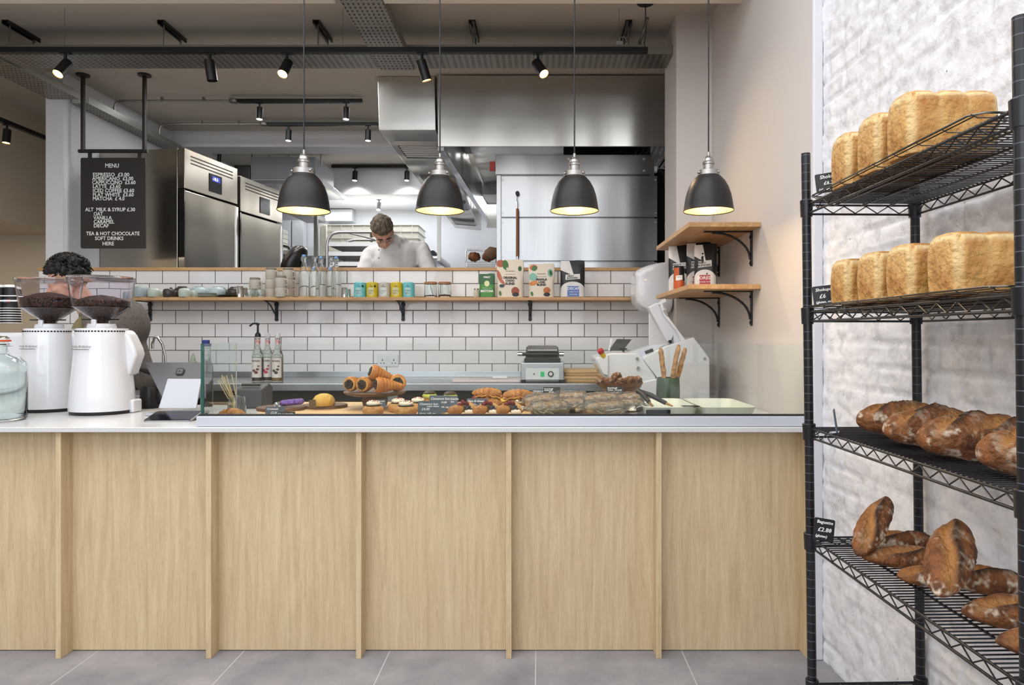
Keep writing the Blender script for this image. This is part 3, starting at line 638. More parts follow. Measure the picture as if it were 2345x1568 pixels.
# ================= light tracks and spot heads =================
M['spotlens']=mat('spot_lens_warm','#fff1d0',.3,emit='#ffb45c',es=26)
M['spotlenscool']=mat('spot_lens_cool','#ffffff',.3,emit='#fff4e8',es=20)
def spot(p,rot,label,lit=True,warm=True,energy=18,sc=1.0,grp=None,size=None,blend=.8,ang=95,lamp=True):
    t=thing('track_spotlight',label,'spotlight',p,0,grp); s=sc
    MB().box(-.03*s,.03*s,-.012*s,.012*s,-.006*s,0).build('adapter',M['blackmetal'],t,bevel=.001)
    MB().cyl((0,0,-.065*s),(0,0,-.005*s),.008*s,n=12).build('stem',M['blackmetal'],t,smooth=40)
    E=Euler(rot).to_matrix().to_4x4(); piv=Vector((0,0,-.07*s))
    Mx=Matrix.Translation(piv)@E
    h=MB().lathe([(0,.03*s),(.026*s,.03*s),(.0285*s,.027*s),(.0285*s,-.085*s),(.0265*s,-.085*s),(.0265*s,-.078*s),(0,-.078*s)],n=24).xf(Mx).build('lamp_head',M['blackmetal'],t,smooth=35)
    if lit:
        MB().lathe([(0,-.0795*s),(.0262*s,-.0795*s),(.0262*s,-.0785*s)],n=24).xf(Mx).build('lens',M['spotlens'] if warm else M['spotlenscool'],h)
        if lamp:
            l=bpy.data.lights.new('spot_beam','SPOT'); l.energy=energy; l.color=(1,.74,.45) if warm else (1,.93,.86); l.spot_size=R(ang); l.spot_blend=blend; l.shadow_soft_size=.03
            lo=bpy.data.objects.new('spot_beam',l); COL.objects.link(lo); lo.matrix_world=Matrix.Translation(Vector(p))@Mx@Matrix.Translation((0,0,-.085*s))
    return t
def track(x0,x1,y,z,label,h=.034,w_=.036):
    t=tag(MB().box(x0,x1,y-w_/2,y+w_/2,z,z+h).build('light_track',M['blackmetal'],bevel=.002),label,'light track'); return t
z0=P(0,122,4.08).z
trk=thing('light_track','long black light track in front of the cable tray across the whole room','light track',(0,4.08,z0))
MB().box(-4.0,P(1483,0,4.08).x,-.018,.018,0,.032).build('track_rail',M['blackmetal'],trk,bevel=.002)
for px in (148,785,1418): MB().cyl((P(px,0,4.08).x,0,.03),(P(px,0,4.08).x,0,.27 if px>100 else .3),.0012,n=6).build('suspension_wire',M['galv'],trk)
G='spotlights on the long front track'
spot((P(150,0,4.08).x,4.08,z0),(R(-36),R(8),0),'lit black spotlight at the left end of the front track',True,True,40,1.05,G)
spot((P(481,0,4.08).x,4.08,z0),(R(5),R(-7),0),'unlit black spotlight between the two lit ones on the front track',False,True,0,1.05,G)
spot((P(657,0,4.08).x,4.08,z0),(R(-36),R(6),0),'lit black spotlight just left of the first pendant cable on the front track',True,True,40,1.05,G)
spot((P(967,0,4.08).x,4.08,z0),(R(10),R(-16),0),'black spotlight left of the second pendant cable turned away',True,True,18,1.05,G)
spot((P(1232,0,4.08).x,4.08,z0),(R(-30),R(-28),0),'lit black spotlight turned right in front of the steel hood',True,True,40,1.05,G)
rose=thing('ceiling_rose','black round ceiling rose feeding the right end of the front track','ceiling rose',(P(1478,0,3.95).x,3.95,3.24))
MB().lathe([(0,-.06),(.048,-.06),(.05,-.056),(.05,0),(0,0)],n=32).build('cup',M['blackmetal'],rose,smooth=35)
a=Vector((.0,0,-.06)); e=P(1479,112,4.08)-rose.location
MB().tube([a,(.004,.02,-.12),(.012,.06,-.2),(.012,.12,e.z+.03),(e.x,e.y,e.z)],.003,6).build('feed_cable',M['black'],rose,smooth=60)
cd=thing('conduit_drop','bent galvanised conduit dropping from the ceiling to the right end of the tray','conduit',(P(1465,100,4.36).x,4.36,3.24))
MB().tube([(.03,-.12,-.01),(.02,-.06,-.05),(.0,.0,-.1),(0,.02,-.13),(0,.02,-.2)],.010,10).build('pipe',M['galv'],cd,smooth=60)
ch=thing('plug_adapter','small white plug adapter lying on the cable tray near its right end','plug',(P(1418,104,4.40).x,4.40,TZ+.06))
MB().box(-.022,.02,-.02,.02,0,.055).build('plug_body',M['whitepaint'],ch,bevel=.004)
MB().tube([(0,0,.055),(.005,0,.085),(.03,0,.09),(.05,0,.06),(.06,0,.02),(.065,0,0)],.0022,6).build('plug_lead',M['whitepaint'],ch,smooth=60)
# kitchen ceiling tracks with conduit
def conduit_track(xw,xj,xe,py,D,label1,label2,spots,grp,r=.010):
    a=P(xj,py,D); z=a.z
    c=thing('ceiling_conduit',label1,'conduit',(a.x,D,z))
    b=MB(); L_=a.x-P(xw,py,D).x
    b.tube([(-L_,0,-.13),(-L_,0,-.05),(-L_+.015,0,-.015),(-L_+.05,0,0),(0,0,0)],r,10); b.build('pipe',M['satin'],c,smooth=60)
    MB().lathe([(0,-.014),(.036,-.014),(.038,.0),(.036,.014),(0,.014)],n=20).build('junction_box',M['galv'],c,smooth=40)
    for f in (.25,.6): 
        MB().box(-L_*f-.008,-L_*f+.008,-.012,.012,-.005,.03).build('saddle_clip',M['galv'],c)
    ex=P(xe,py,D).x
    track(a.x+.04,ex,D,z-.017,label2,.03)
    for px,l,en in spots: spot((P(px,py,D).x,D,z-.017),(R(-6),0,0),l,True,False,en,.9,grp,ang=165)
G='spotlights on the kitchen tracks'
conduit_track(262,535,830,231,5.62,'galvanised conduit bending off the left kitchen wall, nearer of the two','short black light track fed by the nearer conduit',((595,'lit spotlight at the left of the nearer kitchen track',22),(793,'lit spotlight at the right of the nearer kitchen track beside the duct',22)),G)
conduit_track(365,605,865,284,6.22,'galvanised conduit bending off the left kitchen wall, farther of the two','short black light track fed by the farther conduit',((661,'lit spotlight at the left of the farther kitchen track',22),(843,'lit spotlight at the right of the farther kitchen track beside the duct',22)),G)
D=7.94; a=P(762,386,D); b_=P(938,386,D); track(a.x,b_.x,7.9,a.z,'black light track on the deep ceiling bulkhead behind the second pendant',.03)
for px,l in ((813,'lit spotlight on the left of the bulkhead track'),(932,'lit spotlight on the right of the bulkhead track beside the duct')): spot((P(px,0,7.9).x,7.9,a.z),(R(-10),0,0),l,True,False,20,1.0,G,ang=150)
a=P(780,457,8.3); track(a.x,P(955,457,8.3).x,8.3,a.z,'black light track deepest in the kitchen above the chef',.03)
spot((P(868,457,8.3).x,8.3,a.z),(R(-25),0,0),'lit spotlight on the deepest track above the chef',True,False,28,.9,G,ang=140)
# left room track
t=thing('side_light_track','black light track receding along the ceiling at the far left','light track',(-4.15,5.2,3.02))
MB().box(-.018,.018,-1.0,.95,-.015,.015).build('track_rail',M['blackmetal'],t)
spot((P(16,285,5.3).x,5.3,P(16,285,5.3).z),(R(-6),0,0),'lit spotlight hanging from the receding track at the far left edge',True,True,25,.95,None,ang=110)
t.location=(P(16,285,5.3).x,5.2,P(16,285,5.3).z+.015)
# ================= menu board =================
mz=P(0,569,5.18); bx0=P(187,0,5.18).x; bx1=P(335,0,5.18).x; bz0=mz.z; bz1=P(0,362,5.18).z; cxm=(bx0+bx1)/2
mb_=thing('menu_board','black hanging menu board with white letters on a pipe frame','menu board',(cxm,5.18,bz0))
W_=bx1-bx0; H=bz1-bz0
MB().prism(rrect(W_,H,.012,4,0,H/2),-.012,.0,'Y').build('panel',mat('menu_panel','#2b2827',.55),mb_)
top=P(0,346,5.18).z-bz0
MB().cyl((-W_/2-.02,0,top),(W_/2+.012,0,top),.0145,n=14).build('cross_bar',mat('bronze_black','#2a2523',.4),mb_,smooth=40)
for px in (190,331):
    x=P(px,0,5.18).x-cxm; t=MB().cyl((x,0,top),(x,0,3.235-bz0),.0155,n=14).build('hanging_pipe',MATS['bronze_black'],mb_,smooth=40)
    MB().cyl((x,0,3.228-bz0),(x,0,3.24-bz0),.047,n=28).build('ceiling_flange',MATS['bronze_black'],mb_,smooth=40)
for x in (-W_*.37,W_*.40): MB().box(x-.013,x+.013,-.006,.004,H-.01,top).build('strap',MATS['bronze_black'],mb_)
T=[('MENU',240,382,13.5),('ESPRESSO  £3.00',212,402,12),('AMERICANO  £3.00',211,411,12),('CAPPUCCINO  £3.60',210.5,420,12),('LATTE  £3.60',212,429,12),('ICED COFFEE £3.60',212,438.5,12),('FLAT WHITE  £3.60',212,448,12),('MATCHA  £ 4.0',212,457,12),('ALT  MILK & SYRUP £.30',195,482,12),('OAT',214,492,12),('VANILLA',214,501,12),('CARAMEL',214,510,12),('DECAF',214,519,12),('TEA & HOT CHOCOLATE',197,537,12),('SOFT DRINKS',217,548,12),('HERE',234,560,12)]
s=5.18/F
for (tx,px,py,sz) in T:
    wd={'ESPRESSO  £3.00':83,'AMERICANO  £3.00':94,'CAPPUCCINO  £3.60':99,'LATTE  £3.60':63,'ICED COFFEE £3.60':94,'FLAT WHITE  £3.60':93,'MATCHA  £ 4.0':72,'ALT  MILK & SYRUP £.30':114,'OAT':21,'VANILLA':42,'CARAMEL':47,'DECAF':34,'TEA & HOT CHOCOLATE':122,'SOFT DRINKS':65,'HERE':26,'MENU':31}[tx]
    q=P(px,py+1.5,5.165)
    o=text(tx,sz*s*.98,M['chalk'],(q.x,5.166,q.z),(R(90),0,0),mb_,'menu_line',bold=.0006)
    wx=max(v.co.x for v in o.data.vertices)-min(v.co.x for v in o.data.vertices); x0=min(v.co.x for v in o.data.vertices); k=wd*s/wx
    for v in o.data.vertices: v.co.x=x0+(v.co.x-x0)*k
# ================= left end of the counter =================
WT=.9055
def beanmat():
    m=mat('roasted_beans','#4b3024',.38); nt=m.node_tree; b=nt.nodes['Principled BSDF']; L=nt.links
    t=nt.nodes.new('ShaderNodeTexCoord'); v=nt.nodes.new('ShaderNodeTexVoronoi'); v.inputs['Scale'].default_value=115; L.new(t.outputs['Object'],v.inputs['Vector'])
    r=nt.nodes.new('ShaderNodeValToRGB'); r.color_ramp.elements[0].position=.1; r.color_ramp.elements[0].color=srgb('#6a4432'); r.color_ramp.elements[1].position=.75; r.color_ramp.elements[1].color=srgb('#150b07'); L.new(v.outputs['Distance'],r.inputs[0]); L.new(r.outputs[0],b.inputs['Base Color'])
    bp=nt.nodes.new('ShaderNodeBump'); bp.inputs['Strength'].default_value=1; bp.inputs['Distance'].default_value=.006; bp.invert=True; L.new(v.outputs['Distance'],bp.inputs['Height']); L.new(bp.outputs[0],b.inputs['Normal']); return m
M['beans']=beanmat()
M['hopper']=mat('hopper_plastic','#f4f2f7',.03,trans=1,ior=1.15)
M['logo']=mat('logo_silver','#5b5b60',.3,.6)
def grinder(x,y,label,fill):
    t=thing('coffee_grinder',label,'coffee grinder',(x,y,WT),0,'white coffee grinders with clear hoppers')
    # body: egg-shaped plan, tapering upwards
    secs=[]
    for z,rx,ry in ((.015,.132,.125),(.03,.133,.126),(.10,.128,.121),(.20,.118,.112),(.30,.109,.104),(.375,.104,.100),(.387,.101,.097)):
        secs.append([Vector((rx*math.cos(2*PI*i/48),ry*math.sin(2*PI*i/48)+ (.012 if math.sin(2*PI*i/48)>0 else 0),z)) for i in range(48)])
    body=MB().loft(secs).build('body',M['whitepaint'],t,smooth=40)
    MB().lathe([(0,0),(.125,0),(.128,.004),(.128,.017),(0,.017)],(0,.004,0),48).build('base_ring',M['black'],t,smooth=40)
    b=MB()
    for k in range(4): a=R(45+90*k); 
    for k in range(26):
        a=R(180+ 7*k+3); rx,ry=.1042,.1002
        p=Vector((rx*math.cos(a),ry*math.sin(a),.374)); b.obox(p,(.0075,.003,.006),(0,0,a+PI/2))
    v=b.build('vent_slots',M['dark'],body); 
    # front spout hood on the right-hand side (barista side)
    MB().prism([(.02,.384),(.100,.380),(.122,.355),(.148,.30),(.157,.268),(.124,.17),(.10,.17),(.02,.17)],.0,.08,'Y').build('spout_hood',M['whitepaint'],t,bevel=.012,seg=3,smooth=40)
    MB().box(.10,.146,.0,.07,.0,.06).build('dosing_foot',M['whitepaint'],t,bevel=.008)
    MB().lathe([(.058,.387),(.06,.392),(.056,.408),(0,.408)],n=32).build('hopper_seat',M['whitepaint'],t,smooth=40)
    MB().obox((0,-.055,.41),(.022,.014,.035)).build('seat_lug',M['whitepaint'],t,bevel=.005)
    MB().cyl((-.085,-.01,.428),(.085,-.01,.428),.003,n=8).build('slide_gate',M['black'],t)
    h=MB().lathe([(.030,.408),(.033,.422),(.108,.480),(.117,.484),(.133,.605),(.137,.61),(.137,.613),(.1345,.6125),(.130,.605),(.1145,.487),(.106,.483),(.030,.425),(.027,.41)],n=56,close=False)
    o=h.build('hopper',M['hopper'],t,smooth=35)
    MB().lathe([(.025,.412),(.029,.427),(.103,.484),(.1125,.489),(.1125+fill*.12,.489+fill),(.09,.497+fill),(.05,.512+fill),(.0,.520+fill)],n=40).build('coffee_beans',M['beans'],o,smooth=60)
    MB().lathe([(.1365,.612),(.138,.615),(.136,.622),(.0,.626)],n=48).build('hopper_lid',M['hopper'],o,smooth=40)
    # script badge on the front
    lx=text('Victoria Arduino',.0175,M['logo'],(-.096,-.1085,.30),(R(90),0,0),t,'badge',shear=.45,world=False,ext=.0002)
    for vv in lx.data.vertices:
        xx=vv.co.x; vv.co.y=-.004-.112*math.sqrt(max(0,1-(xx/.112)**2))+ (0)
    ln=MB().grid(lambda u,v:((-.098+.115*u),-.0045-.113*math.sqrt(1-((-.098+.115*u)/.113)**2),.294-.0025*v),20,1).build('badge_line',M['logo'],t)
    return t
g1=grinder(P(113,0,3.24).x,3.24,'white coffee grinder with a fuller clear hopper of beans, left of the pair',.042)
g2=grinder(P(233,0,3.13).x,3.13,'white coffee grinder beside the till, its clear hopper half full of beans',.022)
# glass drinks jar
q=P(5,968,2.86)
j=thing('glass_drinks_jar','big clip top glass jar of iced water with an orange seal, far left','jar',(P(-12,0,2.86).x,2.86,WT))
M['water']=mat('iced_water','#fbfdfd',.1,trans=.85,ior=1.2,col2='#eef3f3',vscale=30)
o=MB().lathe([(0,0),(.105,0),(.112,.008),(.113,.02),(.113,.215),(.108,.24),(.085,.262),(.055,.272),(.047,.282),(.046,.315),(.052,.32),(.052,.328),(.043,.328),(.042,.283),(.052,.268),(.083,.255),(.104,.236),(.109,.215),(.109,.022),(.10,.010),(0,.010)],n=48).build('glass_body',M['glass'],j,smooth=40)
MB().lathe([(0,.0105),(.099,.0105),(.1085,.022),(.1085,.20),(0,.20)],n=40).build('iced_water',M['water'],o,smooth=40)
MB().lathe([(.044,.328),(.056,.329),(.056,.336),(.044,.336)],n=36,close=True).build('orange_seal',mat('orange_rubber','#d8532a',.5),j,smooth=50)
MB().lathe([(0,.337),(.052,.337),(.052,.343),(.04,.352),(0,.354)],n=36).build('glass_lid',M['glass'],j,smooth=40)
MB().tube([(.06*math.cos(a),.06*math.sin(a),.31) for a in [2*PI*i/24 for i in range(24)]],.0022,6,closed=True).build('wire_clip',M['chrome'],j,smooth=60)
# espresso machine
ex=thing('espresso_machine','large white espresso machine at the left end with a chrome cup rail','coffee machine',(-2.95,3.72,WT))
xr=P(62,0,3.42).x+2.95
MB().box(-.75,xr+.10,-.30,.10,.02,.37).build('body',M['whitepaint'],ex,bevel=.02,seg=3)
MB().box(-.75,xr+.10,-.31,-.30,.05,.26).build('rear_panel',M['whitepaint'],ex,bevel=.004)
b=MB(); b.tube([(-.7,-.27,.53),(xr-.05,-.27,.53),(xr+.05,-.2,.53),(xr+.1,.25,.52)],.005,8); b.tube([(-.7,-.27,.555),(xr-.05,-.27,.555),(xr+.07,-.2,.555),(xr+.12,.25,.545)],.003,8)
b.build('cup_rail',M['chrome'],ex,smooth=60)
for x in (-.3,xr+.05): MB().cyl((x,-.27,.36),(x,-.27,.53),.004,n=8).build('rail_post',M['chrome'],ex)
MB().box(-.75,.93,-.24,.10,.0,.05).build('drip_base',M['steelx'],ex,bevel=.004)
MB().box(xr+.10,.72,-.12,.08,.22,.36).build('group_head',M['steelx'],ex,bevel=.01)
MB().cyl((.81,-.16,.185),(.81,-.16,.25),.036,n=24).build('group_head',M['chrome'],ex,smooth=40)
MB().box(.60,.83,-.20,-.12,.25,.31).build('group_head',M['steelx'],ex,bevel=.01)
# portafilter handles
def handle(px,py,D,label):
    p=P(px,py,D); t=thing('portafilter',label,'portafilter',p)
    MB().lathe([(0,-.03),(.031,-.03),(.034,-.004),(.036,0),(.036,.008),(0,.008)],(0,0,0),24).build('basket',M['chrome'],t,smooth=40)
    MB().tube([(.03,-.01,0),(.06,-.02,0),(.10,-.035,-.008),(.155,-.05,-.022)],.012,10,radii=[.009,.012,.0145,.013]).build('handle',M['black'],t,smooth=60)
    return t
handle(302,845,3.55,'black handled portafilter sticking out of the coffee machine behind the grinder')
# cup stacks on the machine
CL=[('#1b1b1d')]
def cupstack(px,py,D,n,label):
    p=P(px,py,D); t=thing('takeaway_cup_stack',label,'cup stack',(p.x,D,p.z),0,'takeaway cup stacks on the coffee machine')
    b=MB(); r=MB()
    for k in range(n):
        z=k*.0125; o_=[(0,z),(.028,z),(.0395,z+.092),(.0375,z+.092),(.028,z+.004),(0,z+.004)]
    # inverted stack: mouth down, rims show as white rings
    MB().lathe([(0,.0),(.041,.0),(.029,.105+.0125*n),(0,.105+.0125*n)],n=32).build('stack_body',mat('cup_black','#1b1b1d',.5),t,smooth=40)
    for k in range(n): MB().lathe([(.0405-k*.0002,k*.0125),(.0425,k*.0125+.0005),(.0425,k*.0125+.003),(.0405,k*.0125+.0035)],n=32).build('paper_rim',mat('cup_rim','#f0efec',.5),t,smooth=60)
    MB().lathe([(.0293,.095+.0125*n),(.0305,.098+.0125*n),(.0300,.1085+.0125*n),(0,.1085+.0125*n)],n=32).build('top_rim',mat('cup_rim','#f0efec',.5),t,smooth=60)
    MB().grid(lambda u,v:(.0345*math.sin((u-.5)*.8)+.004,-.0345*math.cos((u-.5)*.8)-.0005,.105+.016*v),8,1).build('printed_flag',mat('flag_red','#b33a45',.5),t)
    MB().grid(lambda u,v:(.0345*math.sin((u-1.1)*.5)+.0,-.0345*math.cos((u-1.1)*.5)-.0007,.105+.016*v),4,1).build('printed_flag',mat('flag_blue','#5d8fc0',.5),t)
    return t
cupstack(-2,740,3.50,7,'black takeaway cup stack at the very left edge of the photo')
cupstack(27,740,3.50,7,'black takeaway cup stack beside the left grinder hopper')
# knock box / milk jug
p=P(343,930,3.35); t=thing('milk_jug','black metal milk jug behind the till stand','jug',(p.x,3.35,WT))
MB().lathe([(0,0),(.045,0),(.047,.004),(.041,.10),(.038,.105),(.036,.10),(.042,.006),(0,.006)],n=32).build('jug_body',M['black'],t,smooth=40)
MB().tube([(.04,.0,.09),(.07,-.01,.085),(.075,-.01,.04),(.044,0,.02)],.005,8).build('jug_handle',M['black'],t,smooth=60)
# POS stand (screen seen from behind)
M['pos']=mat('pos_grey','#59595c',.35,.3); M['posw']=mat('pos_stand_white','#a6a9b0',.3,.2)
p=P(402,930,3.12); pos=thing('till_screen','grey till screen seen from behind on a pale stand','till screen',(p.x+.02,3.16,WT))
def V3(px,py,D): return P(px,py,D)-Vector((p.x+.02,3.16,WT))
c1,c2,c3,c4=V3(330,829,3.22),V3(468,829,3.22),V3(468,912,3.10),V3(372,912,3.10)
nrm=(c2-c1).cross(c3-c1).normalized()*.006
MB().add([c1,c2,c3,c4,c1+nrm,c2+nrm,c3+nrm,c4+nrm],[(0,1,2,3),(7,6,5,4),(0,4,5,1),(1,5,6,2),(2,6,7,3),(3,7,4,0)]).build('screen_back',M['pos'],pos,bevel=.003)
ctr=V3(413,850,3.185)+Vector((0,-.004,0)); rx=math.atan2((c1-c4).y,(c1-c4).z)
b=MB().prism(rrect(.036,.036,.008,4),-.001,.0,'Y'); 
M90=Matrix.Translation(ctr)@Euler((-rx,0,0)).to_matrix().to_4x4()
lg=b.xf(M90).build('logo_ring',mat('logo_dark','#1b1b1d',.3),pos); 
MB().prism(rrect(.024,.024,.004,3),-.0018,-.001,'Y').xf(M90).build('logo_inner',M['pos'],lg); MB().prism(rrect(.009,.009,.001,2),-.0026,-.0018,'Y').xf(M90).build('logo_dot',mat('logo_dark','#1b1b1d',.3),lg)
s1,s2,s3,s4=V3(383,867,3.06),V3(461,867,3.06),V3(449,935,2.99),V3(362,935,2.99)
pts=[]
def lerp2(u,v): return (s4.lerp(s3,u)).lerp(s1.lerp(s2,u),v)
b=MB().add([s1,s2,s3,s4]+[q_+Vector((0,.008,0)) for q_ in (s1,s2,s3,s4)],[(0,1,2,3),(7,6,5,4),(0,4,5,1),(1,5,6,2),(2,6,7,3),(3,7,4,0)])
b.build('stand_plate',M['posw'],pos,bevel=.0035,seg=3)
MB().box(-.09,.12,-.16,-.02,0,.012).build('stand_foot',M['posw'],pos,bevel=.003)
# customer card reader
cr_=thing('card_reader_tablet','flat black payment tablet lying tilted in front of the till stand','payment terminal',(P(398,0,2.87).x,2.87,WT))
Mx=Matrix.Translation((0,0,.0))@Euler((R(12),0,R(4))).to_matrix().to_4x4()
MB().prism(rrect(.19,.125,.012,5),.009,.018,'Z').xf(Mx).build('silver_case',mat('case_silver','#9a9a9c',.25,.8),cr_,bevel=.002)
MB().prism(rrect(.186,.121,.010,5),.018,.0192,'Z').xf(Mx).build('dark_screen',mat('screen_black','#10121a',.08),cr_)
text('START DEMO',.009,mat('screen_text','#5f6680',.5),(-.03,.0,.0194),(0,0,0),cr_,'screen_text',world=False).data.transform(Mx)
MB().box(-.085,.085,.02,.055,0,.014).build('rear_foot',mat('case_silver','#9a9a9c',.25,.8),cr_,bevel=.002)
# printer inside the counter end
p=P(575,0,3.35); t=thing('receipt_printer','dark grey receipt printer standing behind the straw jar','printer',(p.x,3.38,WT))
MB().prism([(-.07,0),(.07,0),(.07,.10),(.03,.118),(-.07,.095)],-.07,.07,'X').build('body',mat('printer_grey','#3c3d40',.5),t,bevel=.008)
MB().box(-.04,.05,-.045,-.036,.107,.117).build('paper_slot',M['dark'],t)
# faucet on the bench behind
p=P(375,830,4.45)
t=thing('mixer_tap','curved chrome tap over the bench left of the glass guard','tap',(p.x,4.45,.9648))
pts=[Vector((.012,0,.0)),Vector((.01,0,.16)),Vector((-.01,0,.24)),Vector((-.035,-.01,.285)),Vector((-.055,-.015,.28)),Vector((-.062,-.02,.24)),Vector((-.062,-.02,.21))]
MB().tube(pts,.009,12,radii=[.013,.009,.009,.009,.009,.010,.011]).build('spout',M['chrome'],t,smooth=60)
t=thing('squeeze_bottle','pale green plastic squeeze bottle against the white tiles','squeeze bottle',(P(442,0,4.6).x,4.6,.965))
MB().lathe([(0,0),(.030,0),(.031,.004),(.031,.105),(.026,.12),(.016,.128),(.016,.135),(0,.135)],n=28).build('bottle',mat('pale_green_plastic','#bcc8b8',.4,trans=.3),t,smooth=50)
MB().lathe([(.016,.135),(.014,.145),(.004,.175),(0,.175)],n=16).build('nozzle',mat('pale_green_nozzle','#a9b8a2',.4),t,smooth=50)
t=thing('blue_capped_bottle','clear bottle with a dark blue cap right behind the glass guard edge','bottle',(P(472,0,3.4).x,3.4,WT))
MB().lathe([(0,0),(.024,0),(.026,.006),(.026,.20),(.015,.235),(.014,.30),(0,.30)],n=24).build('bottle',M['hopper'],t,smooth=50)
MB().lathe([(.016,.30),(.017,.302),(.017,.33),(.015,.332),(0,.332)],n=24).build('cap',mat('blue_cap','#1e2f6b',.4),t,smooth=40)
# ================= wall shelf over the tiles =================
ST=1.522; SY=4.74
sb=thing('long_wall_shelf','long thin oak shelf fixed to the white tiles on black brackets','shelf',(-1.2,4.76,1.50))
x0=P(292,0,4.63).x+1.2; x1=P(1460,0,4.63).x+1.2
MB().box(x0,x1,-.125,.105,.0,.021).build('board',M['oakx'],sb,bevel=.002)
def bracket(t,x,depth,drop,flip=False,m=None,axis='Y'):
    """cast bracket: arm under shelf, wall plate with round head, curved stay"""
    m=m or M['black']; w_=.011
    b=MB().box(-w_,w_,-depth,0,-.005,0); b.build('bracket_arm',m,t).location=(x,.105,0)
    mb=MB().box(-w_,w_,-.006,0,-drop,0); mb.cyl((0,-.0062,-.02),(0,0,-.02),.016,n=20); mb.cyl((0,-.0062,-drop),(0,0,-drop),.013,n=16)
    mb.build('bracket_plate',m,t).location=(x,.105,0)
    pts=[(0,-depth+.01,-.004),(0,-depth*.55,-.03),(0,-depth*.25,-.075),(0,-.006,-drop*.78)]
    c=MB().tube(pts,.0055,8); c.build('bracket_stay',m,t,smooth=60).location=(x,.105,0)
for px in (343,633,923,1214): bracket(sb,P(px,0,4.86).x+1.2,.20,.125)
# ceramics
def glaze(n,c,r=.35): return mat(n,c,r,var=.08,vscale=60)
BL=glaze('glaze_grey_blue','#9aa7ab'); SG=glaze('glaze_sage','#b3bdb0'); BR=glaze('glaze_brown','#3b342e'); BG=glaze('glaze_pale_blue','#a6b4b4')
def tumbler(px,D,w_,h,m,label,grp='upturned stoneware cups'):
    x=P(px,0,D).x; r=w_*D/F/2*.93; H=h*D/F*1.05
    o=MB().lathe([(r*.90,0),(r*.98,H*.18),(r,H*.42),(r*.99,H*.65),(r*.90,H*.86),(r*.72,H*.97),(r*.5,H),(0,H)],n=32).build('stoneware_cup',m,smooth=60)
    o.location=(x,D,ST); return tag(o,label,'cup',grp)
tumbler(300,4.70,24,22,BL,'grey blue cup first on the shelf beside the grinder hopper')
tumbler(321,4.66,27,24,BL,'large grey blue upturned cup second in the row')
tumbler(341,4.76,24,21,BL,'grey blue cup half hidden behind the sage cup')
tumbler(352,4.66,28,19,SG,'sage upturned cup in front, fourth in the row')
tumbler(367,4.76,24,18,SG,'sage cup tucked behind at the fourth cup')
tumbler(386,4.66,26,18,BR,'dark brown upturned cup in the middle of the row')
tumbler(400,4.74,22,16,BR,'second dark brown cup behind the first brown one')
tumbler(423,4.66,29,19,SG,'sage upturned cup in front of the pale teapot')
tumbler(443,4.74,24,16,SG,'sage cup left of the stacked saucers')
def teapot(px,D,w_,h,m,label):
    x=P(px,0,D).x; r=w_*D/F/2; H=h*D/F
    t=thing('teapot',label,'teapot',(x,D,ST),0,'small stoneware teapots')
    MB().lathe([(r*.62,0),(r*.9,H*.2),(r,H*.5),(r*.88,H*.8),(r*.55,H*.94),(r*.52,H*.95)],n=32).build('pot_body',m,t,smooth=60)
    MB().lathe([(r*.53,H*.95),(r*.53,H),(r*.48,H*1.02),(0,H*1.02)],n=28).build('lid',m,t,smooth=40)
    MB().tube([(-r*.8,0,H*.45),(-r*1.15,0,H*.62),(-r*1.45,0,H*.92)],r*.2,10,radii=[r*.28,r*.18,r*.11]).build('spout',m,t,smooth=60)
teapot(418,4.78,38,26,BR,'dark brown teapot behind the sage cup on the tile shelf')
teapot(457,4.78,40,26,BG,'pale blue teapot left of the stacked saucers')
teapot(498,4.78,42,26,BG,'pale blue teapot directly behind the stacked saucers')
teapot(537,4.78,34,25,BR,'dark brown teapot beside the steel beakers')
for i in range(4):
    o=MB().lathe([(0,0),(.034,0),(.058,.006),(.060,.009),(.034,.004),(0,.004)],n=36).build('saucer',SG,smooth=40); o.location=(P(474,0,4.68).x,4.68,ST+i*.0065)
    tag(o,('sage saucer, %s of the stack of four before the teapots'%('bottom','second from bottom','third from bottom','top')[i]),'saucer','stack of sage saucers')
for i in range(2):
    o=MB().lathe([(0,0),(.034,0),(.056,.005),(.058,.008),(.034,.004),(0,.004)],n=36).build('saucer',BR,smooth=40); o.location=(P(515+i*5,0,4.68).x,4.68,ST+i*.0065)
    tag(o,('dark brown saucer, %s of two beside the steel beakers'%('lower','upper')[i]),'saucer','pair of brown saucers')
def beaker(px,D,w_,h,label):
    r=w_*D/F/2; H=h*D/F; o=MB().lathe([(0,0),(r*.94,0),(r*.94,H*.95),(r,H),(r*.93,H*.99),(r*.88,.004),(0,.004)],n=28).build('steel_beaker',M['chrome'],smooth=40); o.location=(P(px,0,D).x,D,ST)
    tag(o,label,'beaker','steel beakers on the tile shelf')
beaker(549,4.68,16,25,'steel beaker beside the brown teapot'); beaker(560,4.76,13,23,'steel beaker behind and right of the first one')
beaker(789,4.68,14,22,'steel beaker right of the swing top bottles'); beaker(798,4.76,11,20,'narrow steel beaker next to the first blue tea tin')
for px,D,l in ((571,4.67,'small clear glass left of the speckled mugs'),(583,4.78,'clear glass hidden behind under the speckled mug'),(595,4.67,'small clear glass in front of the mugs')):
    o=MB().lathe([(0,0),(.024,0),(.030,.02),(.029,.045),(.022,.056),(.0205,.056),(.0275,.044),(.0285,.021),(.022,.003),(0,.003)],n=24).build('small_glass',M['glass'],smooth=50); o.location=(P(px,0,D).x,D,ST); tag(o,l,'glass','small clear glasses')
